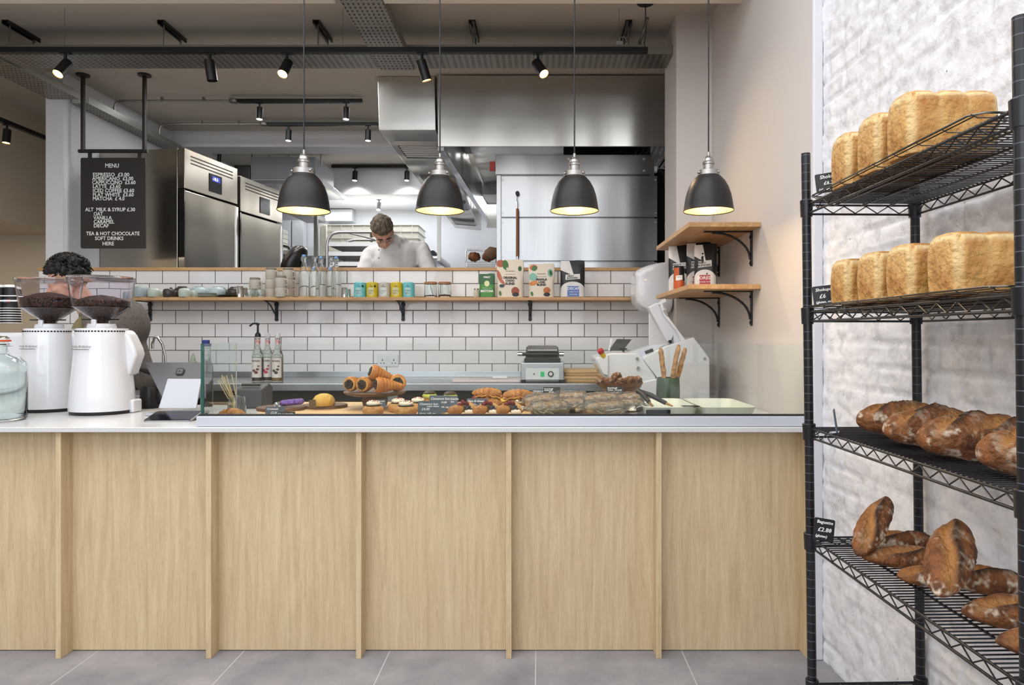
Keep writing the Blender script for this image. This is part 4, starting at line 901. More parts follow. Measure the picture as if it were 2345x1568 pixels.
# speckled mugs
SP=mat('speckled_stoneware','#cdc6ba',.6,col2='#a99f92',vscale=230); SPL=mat('mug_lid_olive','#8b8371',.6)
mug0=thing('speckled_mug','x','mug'); r=.0425
MB().lathe([(0,0),(r*.94,0),(r,.004),(r,.066),(r*.96,.069),(r*.93,.066),(r*.93,.006),(0,.006)],n=32).build('mug_body',SP,mug0,smooth=40)
MB().tube([(r*.9,-.012,.056),(r*1.5,-.026,.056),(r*1.5,-.026,.016),(r*.9,-.012,.016)],.0055,8).build('mug_handle',SP,mug0,smooth=50)
mug0.scale=(.88,.88,.93)
ml=dup(mug0); MB().lathe([(r*.8,.066),(r*.92,.07),(r*.92,.084),(r*.88,.086),(0,.086)],n=32).build('mug_lid',SPL,ml,smooth=40)
first=True
mgs=[(584,4.70,.056,1,'lone speckled mug with olive lid standing on the small glasses'),(619,4.76,0,0,'speckled mug at the bottom of the back left stack'),(620,4.76,.065,0,'speckled mug in the middle of the back left stack'),(621,4.76,.130,1,'speckled mug with olive lid on top of the back left stack'),
(643,4.65,0,0,'speckled mug at the bottom of the front stack'),(643,4.65,.065,1,'speckled mug with olive lid on top of the front stack'),(661,4.78,0,0,'speckled mug at the bottom of the back right stack'),(661,4.78,.065,0,'speckled mug in the middle of the back right stack'),(660,4.78,.130,1,'speckled mug with olive lid on top of the back right stack')]
u0=u1=False
for px,D,z,lid,l in mgs:
    if lid: o=ml if not u1 else dup(ml); u1=True
    else: o=mug0 if not u0 else dup(mug0); u0=True
    o.location=(P(px,0,D).x,D,ST+z); o['label']=l; o['group']='speckled stoneware mugs'; o['category']='mug'
# swing-top bottles
BG_=mat('bottle_glass','#fafcfa',.02,trans=1,ior=1.3)
bt=thing('swing_top_bottle','x','bottle'); 
MB().lathe([(0,0),(.033,0),(.0355,.005),(.0355,.13),(.034,.155),(.026,.19),(.016,.22),(.013,.24),(.013,.262),(.0155,.264),(.0155,.275),(.010,.275),(.0095,.24),(.022,.19),(.0325,.15),(.0325,.008),(0,.008)],n=32).build('glass_body',BG_,bt,smooth=50)
MB().lathe([(0,.275),(.012,.276),(.013,.286),(.009,.291),(0,.291)],n=20).build('blue_stopper',mat('stopper_blue','#7fa8e0',.4),bt,smooth=50)
MB().tube([(-.015,0,.245),(-.021,0,.262),(-.013,0,.287),(.013,0,.287),(.021,0,.262),(.015,0,.245)],.0013,6).build('wire_bail',M['chrome'],bt,smooth=60)
bo=thing('swing_top_bottle','x','bottle')
dup_body=[c for c in ALLKIDS(bt) if c.name.startswith('glass_body')][0].copy(); COL.objects.link(dup_body); dup_body.parent=bo
MB().tube([(-.015,0,.245),(-.012,-.018,.215),(.004,-.030,.190),(.012,-.018,.215),(.015,0,.245)],.0013,6).build('wire_bail',M['chrome'],bo,smooth=60)
MB().cyl((.006,-.030,.192),(.006,-.038,.190),.011,.009,16).build('blue_stopper',mat('stopper_blue','#7fa8e0',.4),bo,smooth=50)
ub=uo=False
for px,D,op,l in ((696,4.67,0,'closed swing top bottle, leftmost of the five'),(720,4.66,1,'open swing top bottle with its blue stopper hanging, second from left'),(735,4.78,0,'closed swing top bottle behind the second one'),(757,4.66,1,'open swing top bottle with hanging stopper in the right pair'),(770,4.78,0,'closed swing top bottle at the back right')):
    if op: o=bo if not uo else dup(bo); uo=True
    else: o=bt if not ub else dup(bt); ub=True
    o.location=(P(px,0,D).x,D,ST); o['label']=l; o['group']='glass swing top bottles'; o['category']='bottle'
# tea tins
def tin(px,c,label,dot):
    D=4.70; x=P(px,0,D).x; t=thing('tea_tin',label,'tin',(x,D,ST),0,'coloured tea tins'); r=.041
    MB().lathe([(0,0),(r,0),(r,.088),(r*.97,.093),(r*.95,.1),(r*.55,.106),(0,.107)],n=40).build('tin_body',mat('tin_'+c[1:],c,.35),t,smooth=40)
    MB().grid(lambda u,v:((r+.0004)*math.sin((u-.5)*1.1),-(r+.0004)*math.cos((u-.5)*1.1),.012+.052*v),10,1).build('paper_label',mat('tinlabel_'+c[1:],'#d3dbd8' if c=='#b9b4aa' else c,.5,col2='#c9d6cf',vscale=90),t)
    tx=text('TEA',.013,mat('tin_ink','#2a3a33',.6),(-.011,-r-.0008,.070),(R(90),0,0),t,world=False)
    for k in range(3): MB().box(-.018,.018-.006*k,-r-.001,-r-.0006,.045-.011*k,.047-.011*k).build('label_line',MATS['tin_ink'],t)
    MB().prism([(0,0),(.006,.006),(.0,.003),(-.006,.006)],-r-.002,-r-.001,'Y').build('bird_mark',MATS['tin_ink'],t).location=(0,0,.084)
    if dot: MB().cyl((.026,-.0335,.075),(.027,-.0345,.075),.008,n=18).build('round_sticker',MATS['tin_ink'],t)
for px,c,l,d in ((824.5,'#66b9bf','turquoise tea tin at the left end of the row',1),(852.5,'#c8b21c','mustard yellow tea tin beside the left turquoise one',1),(880.5,'#b9b4aa','pale grey tea tin in the middle of the row',0),(908.5,'#c8b21d','mustard yellow tea tin beside the right turquoise one',0),(936,'#66b9be','turquoise tea tin at the right end of the row',0)): tin(px,c,l,d)
# glass canisters with wooden lids
def canister(px,fill,label,spoon=True):
    D=4.70; t=thing('glass_canister',label,'jar',(P(px,0,D).x,D,ST),0,'wooden lidded glass canisters')
    b=MB().lathe([(0,0),(.041,0),(.043,.004),(.043,.09),(.041,.09),(.041,.006),(0,.006)],n=36).build('glass_body',M['glass'],t,smooth=40)
    MB().lathe([(0,.007),(.039,.007),(.039,fill),(0,fill+.008)],n=28).build('contents',mat('cocoa','#6a3f2c',.9,bump=1,bscale=120),b,smooth=60)
    MB().lathe([(0,.091),(.044,.091),(.044,.104),(.042,.106),(0,.106)],n=36).build('wooden_lid',mat('lid_wood','#a06f4c',.6),t,smooth=40)
    if spoon: MB().tube([(-.01,0,.11),(.005,0,.06),(.016,0,.018)],.0022,6).build('scoop',M['walnut'],t,smooth=60)
canister(986,.014,'glass canister with a wooden lid and scoop, left of two'); canister(1018.5,.018,'glass canister with a wooden lid and brown powder, right of two',False)
t=thing('spice_jar','tiny clear jar with a patterned paper label left of the green pouch','jar',(P(1091,0,4.68).x,4.68,ST))
MB().lathe([(0,0),(.018,0),(.019,.003),(.019,.045),(.016,.05),(0,.05)],n=24).build('jar_body',mat('spice_label','#d6d0c2',.5,col2='#8f8875',vscale=160),t,smooth=40)
MB().lathe([(0,.05),(.017,.05),(.017,.06),(0,.06)],n=24).build('jar_lid',M['satin'],t,smooth=40)
# ---- pouches
def pouchmesh(W_,H,dep,flare=0.02,tilt=0,gus=.35):
    secs=[]; n=28; m=14
    for j in range(m+1):
        v=j/m; wd=W_*(1-.10*math.sin(v*PI)*.3+flare*v-.04*max(0,v-.85)/.15); d=dep*(1-v**2.2)*(1) +.002
        ring=[]
        for i in range(n):
            a=2*PI*i/n; cx=math.copysign(abs(math.cos(a))**.55,math.cos(a)); cy=math.copysign(abs(math.sin(a))**.7,math.sin(a))
            nz=noise.noise(Vector((cx*2+W_*50,cy*2,v*5)))*.004*min(1,v*3)*(1 if v<.97 else .3)
            ring.append(Vector((cx*wd/2,cy*d/2+nz-.012*v*0,v*H+ (0.004*math.sin(cx*3) if j==m else 0))))
        secs.append(ring)
    return MB().loft(secs)
def decal(t,poly,y,m,name,th=.0006,dep=None,H=None):
    """printed shape following the pouch front"""
    return MB().prism(poly,y,y+th,'Y').build(name,m,t)
def fsurf(W_,H,dep,flare,off):
    def pt(u,v):
        v=max(.004,min(.996,v)); wd=W_*(1-.10*math.sin(v*PI)*.3+flare*v-.04*max(0,v-.85)/.15); d=dep*(1-v**2.2)+.002
        cx=max(-.985,min(.985,u)); ca=abs(cx)**(1/.55); sa=math.sqrt(max(0,1-ca*ca)); cy=-(sa**.7)
        nz=noise.noise(Vector((cx*2+W_*50,cy*2,v*5)))*.004*min(1,v*3)*(1 if v<.97 else .3)
        return Vector((cx*wd/2,cy*d/2+nz-off,v*H))
    return pt
def frontpatch(t,name,m,fn,W_,H,dep,off,flare=.02,nu=14,nv=12):
    """printed area lying on the pouch front; fn(a,b) maps the unit square to (u in -1..1, v in 0..1)"""
    pt=fsurf(W_,H,dep,flare,off)
    return MB().grid(lambda a,b:pt(*fn(a,b)),nu,nv).build(name,m,t,smooth=180)
def quad(p0,p1,p2,p3): return lambda a,b:tuple((p0[k]*(1-a)+p1[k]*a)*(1-b)+(p3[k]*(1-a)+p2[k]*a)*b for k in (0,1))
def rect(u0,u1,v0,v1): return quad((u0,v0),(u1,v0),(u1,v1),(u0,v1))
def oval(cu,cv,ru,rv,tw=0):
    def f(a,b):
        q=b; x=math.cos(a*2*PI)*q*ru; y=math.sin(a*2*PI)*q*rv*2; return (cu+x*math.cos(tw)-y*math.sin(tw),cv+(x*math.sin(tw)+y*math.cos(tw))/2)
    return f
def wrap_text(s,sz,m,t,cx,z,W_,H,dep,name='lettering',align='CENTER',off=.0024,bold=0,flare=.02,rot=0):
    o=text(s,sz,m,(0,0,0),(0,0,0),None,name,align,ext=0,bold=bold,world=False); o.parent=t
    cr_,sr=math.cos(rot),math.sin(rot)
    for v in o.data.vertices:
        a,b=v.co.x*cr_-v.co.y*sr,v.co.x*sr+v.co.y*cr_
        x=cx+a; zz=z+b; vv=max(0,min(1,zz/H)); wd=W_*(1-.10*math.sin(vv*PI)*.3+flare*vv); d=dep*(1-vv**2.2)+.002
        q_=max(-.99,min(.99,x/(wd/2))); ca=abs(q_)**(1/.55); cy=-(math.sqrt(max(0,1-ca*ca))**.7)
        nz=noise.noise(Vector((q_*2+W_*50,cy*2,vv*5)))*.004*min(1,vv*3)
        v.co=Vector((x,cy*d/2+nz-off,zz))
    return o
INK=mat('ink_dark','#26221f',.6)
def coffee_bag(t,W_,H,accent,word,chev=True,dep=.07):
    pouchmesh(W_,H,dep).build('bag_body',mat('bag_black','#1b1a1c',.4),t,smooth=60)
    wh=mat('bag_white','#d9d7d4',.45)
    frontpatch(t,'white_corner',wh,quad((-.985,.74),(.12,.58),(-.25,.996),(-.985,.996)),W_,H,dep,.0010)
    frontpatch(t,'white_arch',wh,lambda a,b:(-.985+1.97*a,.012+b*(.19+.22*math.sqrt(max(0,1-((-.985+1.97*a)*.99)**2)))),W_,H,dep,.0010,nu=30)
    frontpatch(t,'name_strip',wh,quad((-.60,.47),(.62,.495),(.60,.635),(-.58,.61)),W_,H,dep,.0014)
    wrap_text('PERKY',.0125*H/.2,INK,t,-.014,.553*H,W_,H,dep,bold=.0004,rot=.04); wrap_text('BLENDERS',.0125*H/.2,INK,t,-.002,.500*H,W_,H,dep,bold=.0004,rot=.04)
    ac=mat('bag_accent_'+accent[1:],accent,.5)
    frontpatch(t,'colour_label',ac,rect(-.44,.52,.02,.30),W_,H,dep,.0015)
    wrap_text(word,.0205*H/.2,M['chalk'],t,.004,.20*H,W_,H,dep,off=.0026,bold=.0003); wrap_text('SUPERB TASTE',.0078*H/.2,M['chalk'],t,.004,.13*H,W_,H,dep,off=.0026); wrap_text('COLOMBIA',.0085*H/.2,M['chalk'],t,.004,.06*H,W_,H,dep,off=.0026)
D=4.70; s=D/F
t=thing('coffee_bag','black and white coffee bag with a blue DECAF label on the long tile shelf','coffee bag',(P(1311,0,D).x,D,ST)); coffee_bag(t,56*s,84*s,'#5c78b8','DECAF')
# green matcha pouch
t=thing('matcha_pouch','small green matcha pouch on the tile shelf','pouch',(P(1115.5,0,D).x,D,ST)); w1,h1=36*s,54*s
pouchmesh(w1,h1,.05).build('pouch_body',mat('pouch_green','#2e5f3c',.45),t,smooth=60)
frontpatch(t,'light_band',mat('pouch_lightgreen','#4d8b46',.5),rect(-.97,.97,.02,.55),w1,h1,.05,.0009)
frontpatch(t,'cup_drawing',mat('pouch_cream','#d7dfa8',.5),oval(0,.58,.34,.125),w1,h1,.05,.0014,nu=32,nv=3)
wrap_text('PERKY',.016,M['chalk'],t,0,h1*.82,w1,h1,.05,bold=.0006); wrap_text('MATCHA',.021,M['chalk'],t,0,h1*.22,w1,h1,.05,bold=.0008,off=.0026); wrap_text('CEREMONIAL GRADE',.0065,M['chalk'],t,0,h1*.37,w1,h1,.05,off=.0026)
def blend(px,W_,H,label,lines,cols):
    t=thing('blend_pouch',label,'pouch',(P(px,0,D).x,D,ST),0,'illustrated drink blend pouches')
    pouchmesh(W_,H,.07,.06).build('pouch_body',mat('pouch_ivory','#d9d0c0',.45),t,smooth=60)
    for i,(c,cu,cv,ru,rv,tw) in enumerate(cols):
        frontpatch(t,'printed_motif',mat('motif_'+c[1:],c,.5),oval(cu,cv,ru,rv,tw),W_,H,.07,.0010+.0002*(i%3),flare=.06,nu=32,nv=4)
    for i,(sx,zz,sz) in enumerate(lines): wrap_text(sx,sz,INK,t,0,zz*H,W_,H,.07,bold=.0009,flare=.06,off=.0026)
    wrap_text('blendsmiths',.0125,INK,t,0,.68*H,W_,H,.07,flare=.06,off=.0026); wrap_text('CREAMY & INDULGENT',.0065,INK,t,0,.60*H,W_,H,.07,flare=.06,off=.0026)
    return t
blend(1168.5,60*s,86*s,'large cream pouch with red motifs reading ORIGINAL CHOC BLEND',(('ORIGINAL',.49,.021),('CHOC',.41,.021),('BLEND',.33,.021)),
 [('#a4553c',-.72,.9,.3,.10,0),('#3f6b35',-.35,.86,.22,.14,.5),('#b4654a',-.8,.55,.14,.20,.5),('#ad5c43',-.6,.42,.08,.16,.8),('#35603a',.72,.76,.13,.07,.6),('#3a4a54',-.62,.30,.2,.045,0),('#9c4f3e',.4,.16,.3,.11,0),('#2c2b30',.42,.07,.26,.055,0),('#4d7a45',-.75,.1,.1,.07,.4)])
blend(1240,58*s,77*s,'cream pouch with turquoise and orange motifs reading MASALA CHAI BLEND',(('MASALA',.50,.020),('CHAI',.42,.020),('BLEND',.34,.020)),
 [('#c0663b',-.6,.88,.3,.09,0),('#3f7043',-.55,.86,.2,.08,.3),('#7db5a6',-.65,.6,.30,.12,0),('#c98144',-.6,.42,.36,.07,.2),('#7fae9c',.68,.72,.2,.12,.4),('#35603a',.72,.72,.1,.08,.4),('#b56a3c',.42,.2,.28,.10,0),('#2c2b30',.42,.08,.26,.06,0),('#4d7a45',-.75,.1,.1,.07,.4)])
# ================= bench with steel top under the tiles =================
BZ=.964; BZT=.9648
bn=thing('steel_bench','long stainless steel work bench with an upstand along the tiled wall','workbench',(-1.0,4.53,0))
xl=-3.5+1; xr=.84+1
MB().box(xl,xr,-.33,.325,BZ-.045,BZ).build('bench_top',M['steelx'],bn,bevel=.003)
MB().box(xl,xr,.325,.338,BZ,BZ+.042).build('upstand',M['steelx'],bn,bevel=.002)
MB().box(xl,xr,-.24,.32,.05,BZ-.05).build('dark_carcass',M['dark'],bn)
fr=thing('undercounter_fridge','steel fronted fridge under the bench, long handle below its dark gap','fridge',(-1.0,4.27,0))
for i,(a,b_) in enumerate(((-2.4,-1.1),(-.75,.05),(.12,.70),(.76,1.4))):
    MB().box(a,b_,-.02,.0,.12,.80).build('fridge_door',M['steelx'],fr,bevel=.003)
    MB().box(a+.03,b_-.03,-.05,-.03,.805,.83).build('door_handle',M['steel'],fr,bevel=.003)
MB().box(-2.4,1.4,.0,.02,.1,.9).build('fridge_frame',M['dark'],fr)
for x in (.085,.73): MB().box(x-.03,x+.03,-.01,.0,.3,.91).build('pillar',M['steelx'],fr)
# socket
t=thing('double_socket','white double plug socket on the tiles above the bench','socket',(P(889,0,W).x,W,P(0,825.5,W).z))
MB().box(-.073,.073,-.009,-.0005,-.042,.042).build('face_plate',M['whitepaint'],t,bevel=.003)
for sx in (-.038,.042):
    for (dx,dz,a,b_) in ((0,.004,.003,.007),(-.011,-.018,.0045,.003),(.011,-.018,.0045,.003)): MB().box(sx+dx-a,sx+dx+a,-.0098,-.0088,dz-b_,dz+b_).build('pin_hole',M['dark'],t)
for sx in (-.009,.009): MB().box(sx-.006,sx+.006,-.012,-.009,.008,.032).build('rocker_switch',M['whitepaint'],t,bevel=.001)
# syrup bottles
def syrup(px,D,liq,label,top,c3):
    t=thing('syrup_bottle',label,'syrup bottle',(P(px,0,D).x,D,BZT),0,'flavoured syrup bottles')
    g=MB().lathe([(0,0),(.033,0),(.035,.004),(.035,.165),(.030,.185),(.017,.215),(.0145,.235),(.0145,.275),(.0165,.277),(.0165,.285),(0,.285)],n=28).build('glass_body',mat('syrup_glass','#dfe5df',.03,trans=1,ior=1.3),t,smooth=50)
    MB().lathe([(0,.004),(.0325,.006),(.0325,.155),(0,.157)],n=24).build('syrup',mat('syrup_'+liq[1:],liq,.1,trans=.5),g,smooth=50)
    r=.0354
    MB().grid(lambda u,v:(r*math.sin((u-.5)*2.2),-r*math.cos((u-.5)*2.2),.028+.125*v),14,1).build('paper_label',mat('syrup_label','#d8cfc6',.6),t)
    o=text('MONIN',.0155,INK,(0,0,0),(0,0,0),None,'label_text','CENTER',ext=0,world=False,bold=.0005); o.parent=t
    for v in o.data.vertices: a,b_=v.co.x,v.co.y; v.co=Vector((r*1.01*math.sin(a/r),-r*1.012*math.cos(a/r),.128+b_))
    for (u,z,rr) in ((-.3,.072,.011),(.35,.08,.010),(.1,.06,.012),(.5,.1,.007)): MB().ball((r*math.sin(u),-r*math.cos(u),z),(rr,.0012,rr*.8),10,6,(0,0,u)).build('label_picture',mat('pic_'+c3[1:],c3,.6),t)
    MB().lathe([(.0148,.238),(.0152,.24),(.0152,.268),(.0148,.27)],n=24).build('neck_band',mat('neck_band','#e0d8d2',.5,col2='#a8332e',vscale=40,stretch=(1,1,2)),t,smooth=60)
    if top=='pump':
        p_=MB().lathe([(.018,.285),(.018,.30),(.012,.312),(.007,.315),(.006,.36),(.01,.362),(.01,.375),(0,.375)],n=20).build('pump',M['black'],t,smooth=40)
        MB().tube([(0,0,.372),(-.03,-.004,.372),(-.05,-.006,.355)],.006,8).build('pump_spout',M['black'],p_,smooth=60)
    elif top=='cap': MB().lathe([(.016,.285),(.0165,.287),(.0165,.31),(0,.312)],n=24).build('cap',M['whitepaint'],t,smooth=40)
    else: MB().lathe([(.012,.285),(.017,.29),(.016,.303),(.006,.312),(0,.313)],n=20).build('pourer',M['hopper'],t,smooth=50)
syrup(590.5,4.38,'#3a1c14','syrup bottle with a black pump, leftmost of three','pump','#6b3324')
syrup(613,4.42,'#4a1620','syrup bottle with a clear pourer and red fruit label, middle of three','pour','#b2304e')
syrup(636,4.36,'#b08a3c','amber syrup bottle with a white cap, rightmost of three','cap','#3b3b33')
# chopping board, knife
t=tag(MB().prism(rrect(.44,.26,.015,4),0,.016,'Z').build('cutting_board',mat('board_pink','#cfc3c0',.6),bevel=.003),'pale pink plastic cutting board on the steel bench','cutting board'); t.location=(P(1117,0,4.42).x,4.44,BZT)
k=thing('bread_knife','knife with a white handle lying on the pink cutting board','knife',(P(1117,0,4.4).x,4.38,BZT+.017))
MB().box(.03,.13,-.012,.012,0,.02).build('handle',M['whitepaint'],k,bevel=.007,seg=3)
MB().prism([(-.12,-.012),(.03,-.016),(.03,.012),(-.10,.006)],.008,.0095,'Z').build('blade',M['steel'],k)
# contact grill
gx=P(1242,0,4.3).x; gr=thing('contact_grill','steel panini grill with a green switch and dial on the bench','grill',(gx,4.40,BZT)); s=4.25/F
MB().box(-.135,.135,-.14,.14,.018,.125).build('base_body',M['steelx'],gr,bevel=.004)
MB().box(-.104,.104,-.147,-.14,.022,.09).build('front_panel',mat('panel_white','#d5dcda',.3),gr,bevel=.001)
for x in (-.12,.12):
    for y in (-.11,.11): MB().cyl((x,y,0),(x,y,.02),.012,n=12).build('foot',M['black'],gr)
MB().box(-.012,.012,-.151,-.147,.04,.07).build('rocker_switch',mat('switch_green','#0f7a4a',.3,emit='#1fae6a',es=.6),gr,bevel=.001)
MB().cyl((.052,-.153,.056),(.052,-.147,.056),.018,n=24).build('dial_ring',M['black'],gr); MB().cyl((.052,-.162,.056),(.052,-.147,.056),.011,n=20).build('dial_knob',M['whitepaint'],gr)
MB().cyl((-.052,-.151,.056),(-.052,-.147,.056),.005,n=12).build('indicator_lamp',mat('lamp_red','#8a3a30',.4),gr)
MB().box(-.115,.115,-.11,.11,.126,.15).build('lower_plate',M['black'],gr,bevel=.003)
b=MB()
for i in range(22): b.box(-.108+i*.01,-.103+i*.01,-.115,.1,.15,.158)
b.build('ridged_plate',M['darksteel'],gr)
MB().obox((0,.01,.185),(.21,.2,.04),(R(10),0,0)).build('upper_plate',M['black'],gr,bevel=.004)
MB().obox((0,-.02,.212),(.19,.15,.012),(R(10),0,0)).build('upper_cover',M['steelx'],gr,bevel=.003)
MB().cyl((-.14,-.12,.178),(.12,-.12,.178),.011,n=16).build('grill_handle',M['black'],gr,smooth=50)
for x in (-.14,.12): MB().cyl((x-.014,-.12,.178),(x+.014,-.12,.178),.0135,n=16).build('handle_ferrule',M['chrome'],gr,smooth=50)
for i in range(4):
    o=MB().prism(rrect(.30,.30,.02,3),0,.018,'Z').build('wooden_board',M['boardoak'] if i%2 else M['oakx'],bevel=.003); o.location=(P(1342,0,4.45).x+(.01,-.012,.006,0)[i],4.48,BZT+i*.0195)
    tag(o,'wooden board, %s in the stack of four right of the grill'%('lowest','second from bottom','third from bottom','topmost')[i],'board','stacked wooden boards')
# ================= pastry display =================
BD=.9285
board(P(592,0,2.95).x,P(1010,0,2.95).x,2.76,3.42,.906,.022,M['boardoak'],'pale wooden serving board under the buns at the left of the display')
board(P(1020,0,2.95).x,P(1350,0,2.95).x,2.76,3.42,.906,.022,M['boardoak'],'pale wooden serving board under the danishes and wrapped sandwiches')
M['pastry']=mat('pastry_golden','#c88f4c',.4,col2='#9c5f2a',vscale=45,bump=1,bscale=90)
M['pastrylight']=mat('pastry_light','#d3a564',.45,col2='#b27a3c',vscale=40,bump=1,bscale=90)
M['cream']=mat('piped_cream','#f0e6cf',.5,sss=.1); M['choc']=mat('dark_chocolate','#2c1a12',.35)
M['red']=mat('red_crumb','#7c1a24',.5); M['bunbrown']=mat('cone_crust','#c4853f',.35,col2='#a05c24',vscale=16,bump=.4,bscale=60)
M['conepale']=mat('cone_crust_pale','#d7a45c',.4,col2='#c08a45',vscale=18)
def roundboard(px,D,r,label):
    return tag(MB().lathe([(0,0),(r,0),(r,.012),(r-.002,.014),(0,.014)],(P(px,0,D).x,D,BD),48).build('round_board',M['walnut'],smooth=40),label,'board')
roundboard(645,3.06,.105,'dark round wooden board under the purple wrapped sweet'); roundboard(745,3.16,.10,'dark round wooden board under the yellow domed bun')
# swirl croissant by the glass
def croissant(name,m,W_,r0,bend,ridges,seed=0):
    mb=MB(); N=70; K=22; secs=[]
    for i in range(N+1):
        t=(i/N-.5)*2; a=t*bend; env=max(0,1-abs(t)**2.2)**.65; ph=abs(t)*ridges; saw=1-(ph%1)
        r=r0*env*(.80+.26*saw)+.0008
        cx=math.sin(a)*W_/2/math.sin(bend); cy=-(math.cos(a)-1)*W_*.28/ (1-math.cos(bend)+1e-6)*.6
        d=Vector((math.cos(a*.6),math.sin(a*.6),0)); n_=Vector((-d.y,d.x,0)); ring=[]
        for k in range(K):
            q=2*PI*k/K; n2=1+.05*noise.noise(Vector((t*4+seed,math.cos(q)*2,math.sin(q)*2)))
            ring.append(Vector((cx,cy,r0*.86))+n_*math.cos(q)*r*n2+Vector((0,0,1))*math.sin(q)*r*.9*n2)
        secs.append(ring)
    return mb.loft(secs)
o=croissant('c',None,.112,.033,.9,4,3).build('croissant',M['pastry'],smooth=60); o.location=(-1.247,2.775,.9062); o.rotation_euler=(0,0,R(175)); tag(o,'single glossy ridged croissant behind the left end of the glass','croissant')
# straw glass
sj=thing('straw_glass','low glass tumbler full of wooden stirrers','glass',(P(541,0,3.02).x,3.02,.906))
MB().lathe([(0,0),(.036,0),(.042,.006),(.043,.05),(.036,.085),(.034,.084),(.0405,.05),(.039,.008),(0,.006)],n=32).build('glass_body',M['glass'],sj,smooth=50)
random.seed(3)
for i in range(11):
    a=random.uniform(-.02,.0); b_=random.uniform(-.085,-.05) if i<10 else -.035
    MB().cyl((a+.01,random.uniform(-.01,.01),.010),(b_,random.uniform(-.02,.02),.17+random.uniform(-.02,.012)),.0021,n=6).build('stirrer',mat('birch_stick','#cdb285',.7),sj)
# purple sweet and cloche
pz=BD+.0145
t=thing('purple_wrapped_sweet','sweet wrapped in purple foil with clear ends on the dark round board','wrapped sweet',(P(664,0,3.04).x,3.04,pz))
MB().cap((-.03,0,.016),(.05,0,.024),.014,.014,16).build('foil_roll',mat('purple_foil','#7b5cab',.25,.4,bump=2,bscale=60),t,smooth=60)
MB().cap((-.062,0,.008),(-.03,0,.016),.011,.013,14).build('clear_end',M['glass'],t,smooth=60)
# melon bun
t=tag(MB().lathe([(0,0),(.046,0),(.05,.008),(.047,.03),(.036,.045),(.018,.053),(0,.055)],n=40).build('melon_bun',mat('melon_bun','#d2ac55',.6,col2='#c4963f',vscale=30,bump=1.4,bscale=24),smooth=60),'pale yellow domed bun on the dark round board','bun'); t.location=(P(742,0,3.1).x,3.1,BD+.0145)
# small folded cards
sign(P(717,0,3.02).x,3.02,BD+.014,.030,.034,(R(-12),0,R(40)),[],'small brown card beside the yellow domed bun',mat('card_brown','#5a4a30',.6),None,False)
# cake stand
cs=thing('cake_stand','round wooden cake stand with a bulbous foot piled with chocolate filled cones','cake stand',(P(859,0,3.12).x,3.12,BD+.0005))
SZ=1.006-BD
MB().lathe([(0,SZ-.02),(.10,SZ-.02),(.13,SZ-.012),(.140,SZ-.003),(.138,SZ),(0,SZ)],n=56).build('plate',M['walnut'],cs,smooth=40)
MB().lathe([(0,0),(.040,0),(.052,.012),(.058,.03),(.054,.048),(.046,SZ-.018),(0,SZ-.018)],n=40).build('foot',mat('stand_foot','#6e5238',.45,col2='#54402c',vscale=20),cs,smooth=50)
def cornet(face,dirv,r,L_,label):
    """cream horn: face centre, axis pointing from face to tail"""
    face=Vector(face); d=Vector(dirv).normalized(); t=thing('chocolate_cone',label,'pastry cone',face,0,'chocolate filled pastry cones')
    rot=d.to_track_quat('Z','Y').to_matrix().to_4x4()
    prof=[(r*.60,.006),(r*.66,.001),(r*.86,.002),(r*.98,.012)]
    n=7
    for k in range(n):
        z0=.015+k*(L_-.02)/n; rr=lambda q:r*(1-.80*(q/L_)**1.25)
        dz=(L_-.02)/n
        prof+=[(rr(z0)*1.0,z0+dz*.1),(rr(z0+dz*.5)*1.06,z0+dz*.5),(rr(z0+dz*.9)*1.0,z0+dz*.9),(rr(z0+dz)*.93,z0+dz*.99)]
    prof.append((0,L_))
    MB().lathe(prof,n=36,close=False).xf(rot).build('dough_spiral',M['bunbrown'],t,smooth=45)
    MB().lathe([(r*.56,.004),(r*.60,-.0005),(r*.74,-.0012),(r*.80,.004)],n=28,close=True).xf(rot).build('pale_rim',M['conepale'],t,smooth=60)
    MB().lathe([(0,.001),(r*.6,.002)],n=24).xf(rot).build('chocolate_filling',M['choc'],t)
    b=MB(); random.seed(int(r*1e5)+int(face.x*1000))
    for i in range(46):
        q=math.sqrt(random.random())*r*.58; a=random.random()*2*PI; b.ball((q*math.cos(a),q*math.sin(a),-.001-.003*(1-q/r)),(.0042,.0042,.003),6,4)
    o=b.xf(rot).build('chocolate_flakes',M['choc'],t,smooth=180); o['kind']='stuff'; return t
yz=1.0075
pc=lambda px,D,z:(P(px,0,D).x,D,z)
cornet(pc(800,3.03,yz+.036),(.25,1,.06),.035,.115,'chocolate filled pastry cone furthest left on the cake stand')
cornet(pc(829,3.00,yz+.036),(.30,1,.02),.036,.12,'chocolate filled pastry cone second from left on the cake stand')
cornet(pc(861,2.985,yz+.037),(1,.55,-.08),.037,.125,'chocolate filled pastry cone lying sideways in the middle of the cake stand')
cornet(pc(911,3.05,yz+.041),(-.35,1,-.04),.040,.115,'chocolate filled pastry cone at the right of the cake stand')
cornet(pc(849,3.03,yz+.093),(1,.45,-.38),.037,.125,'chocolate filled pastry cone lying on top of the pile')
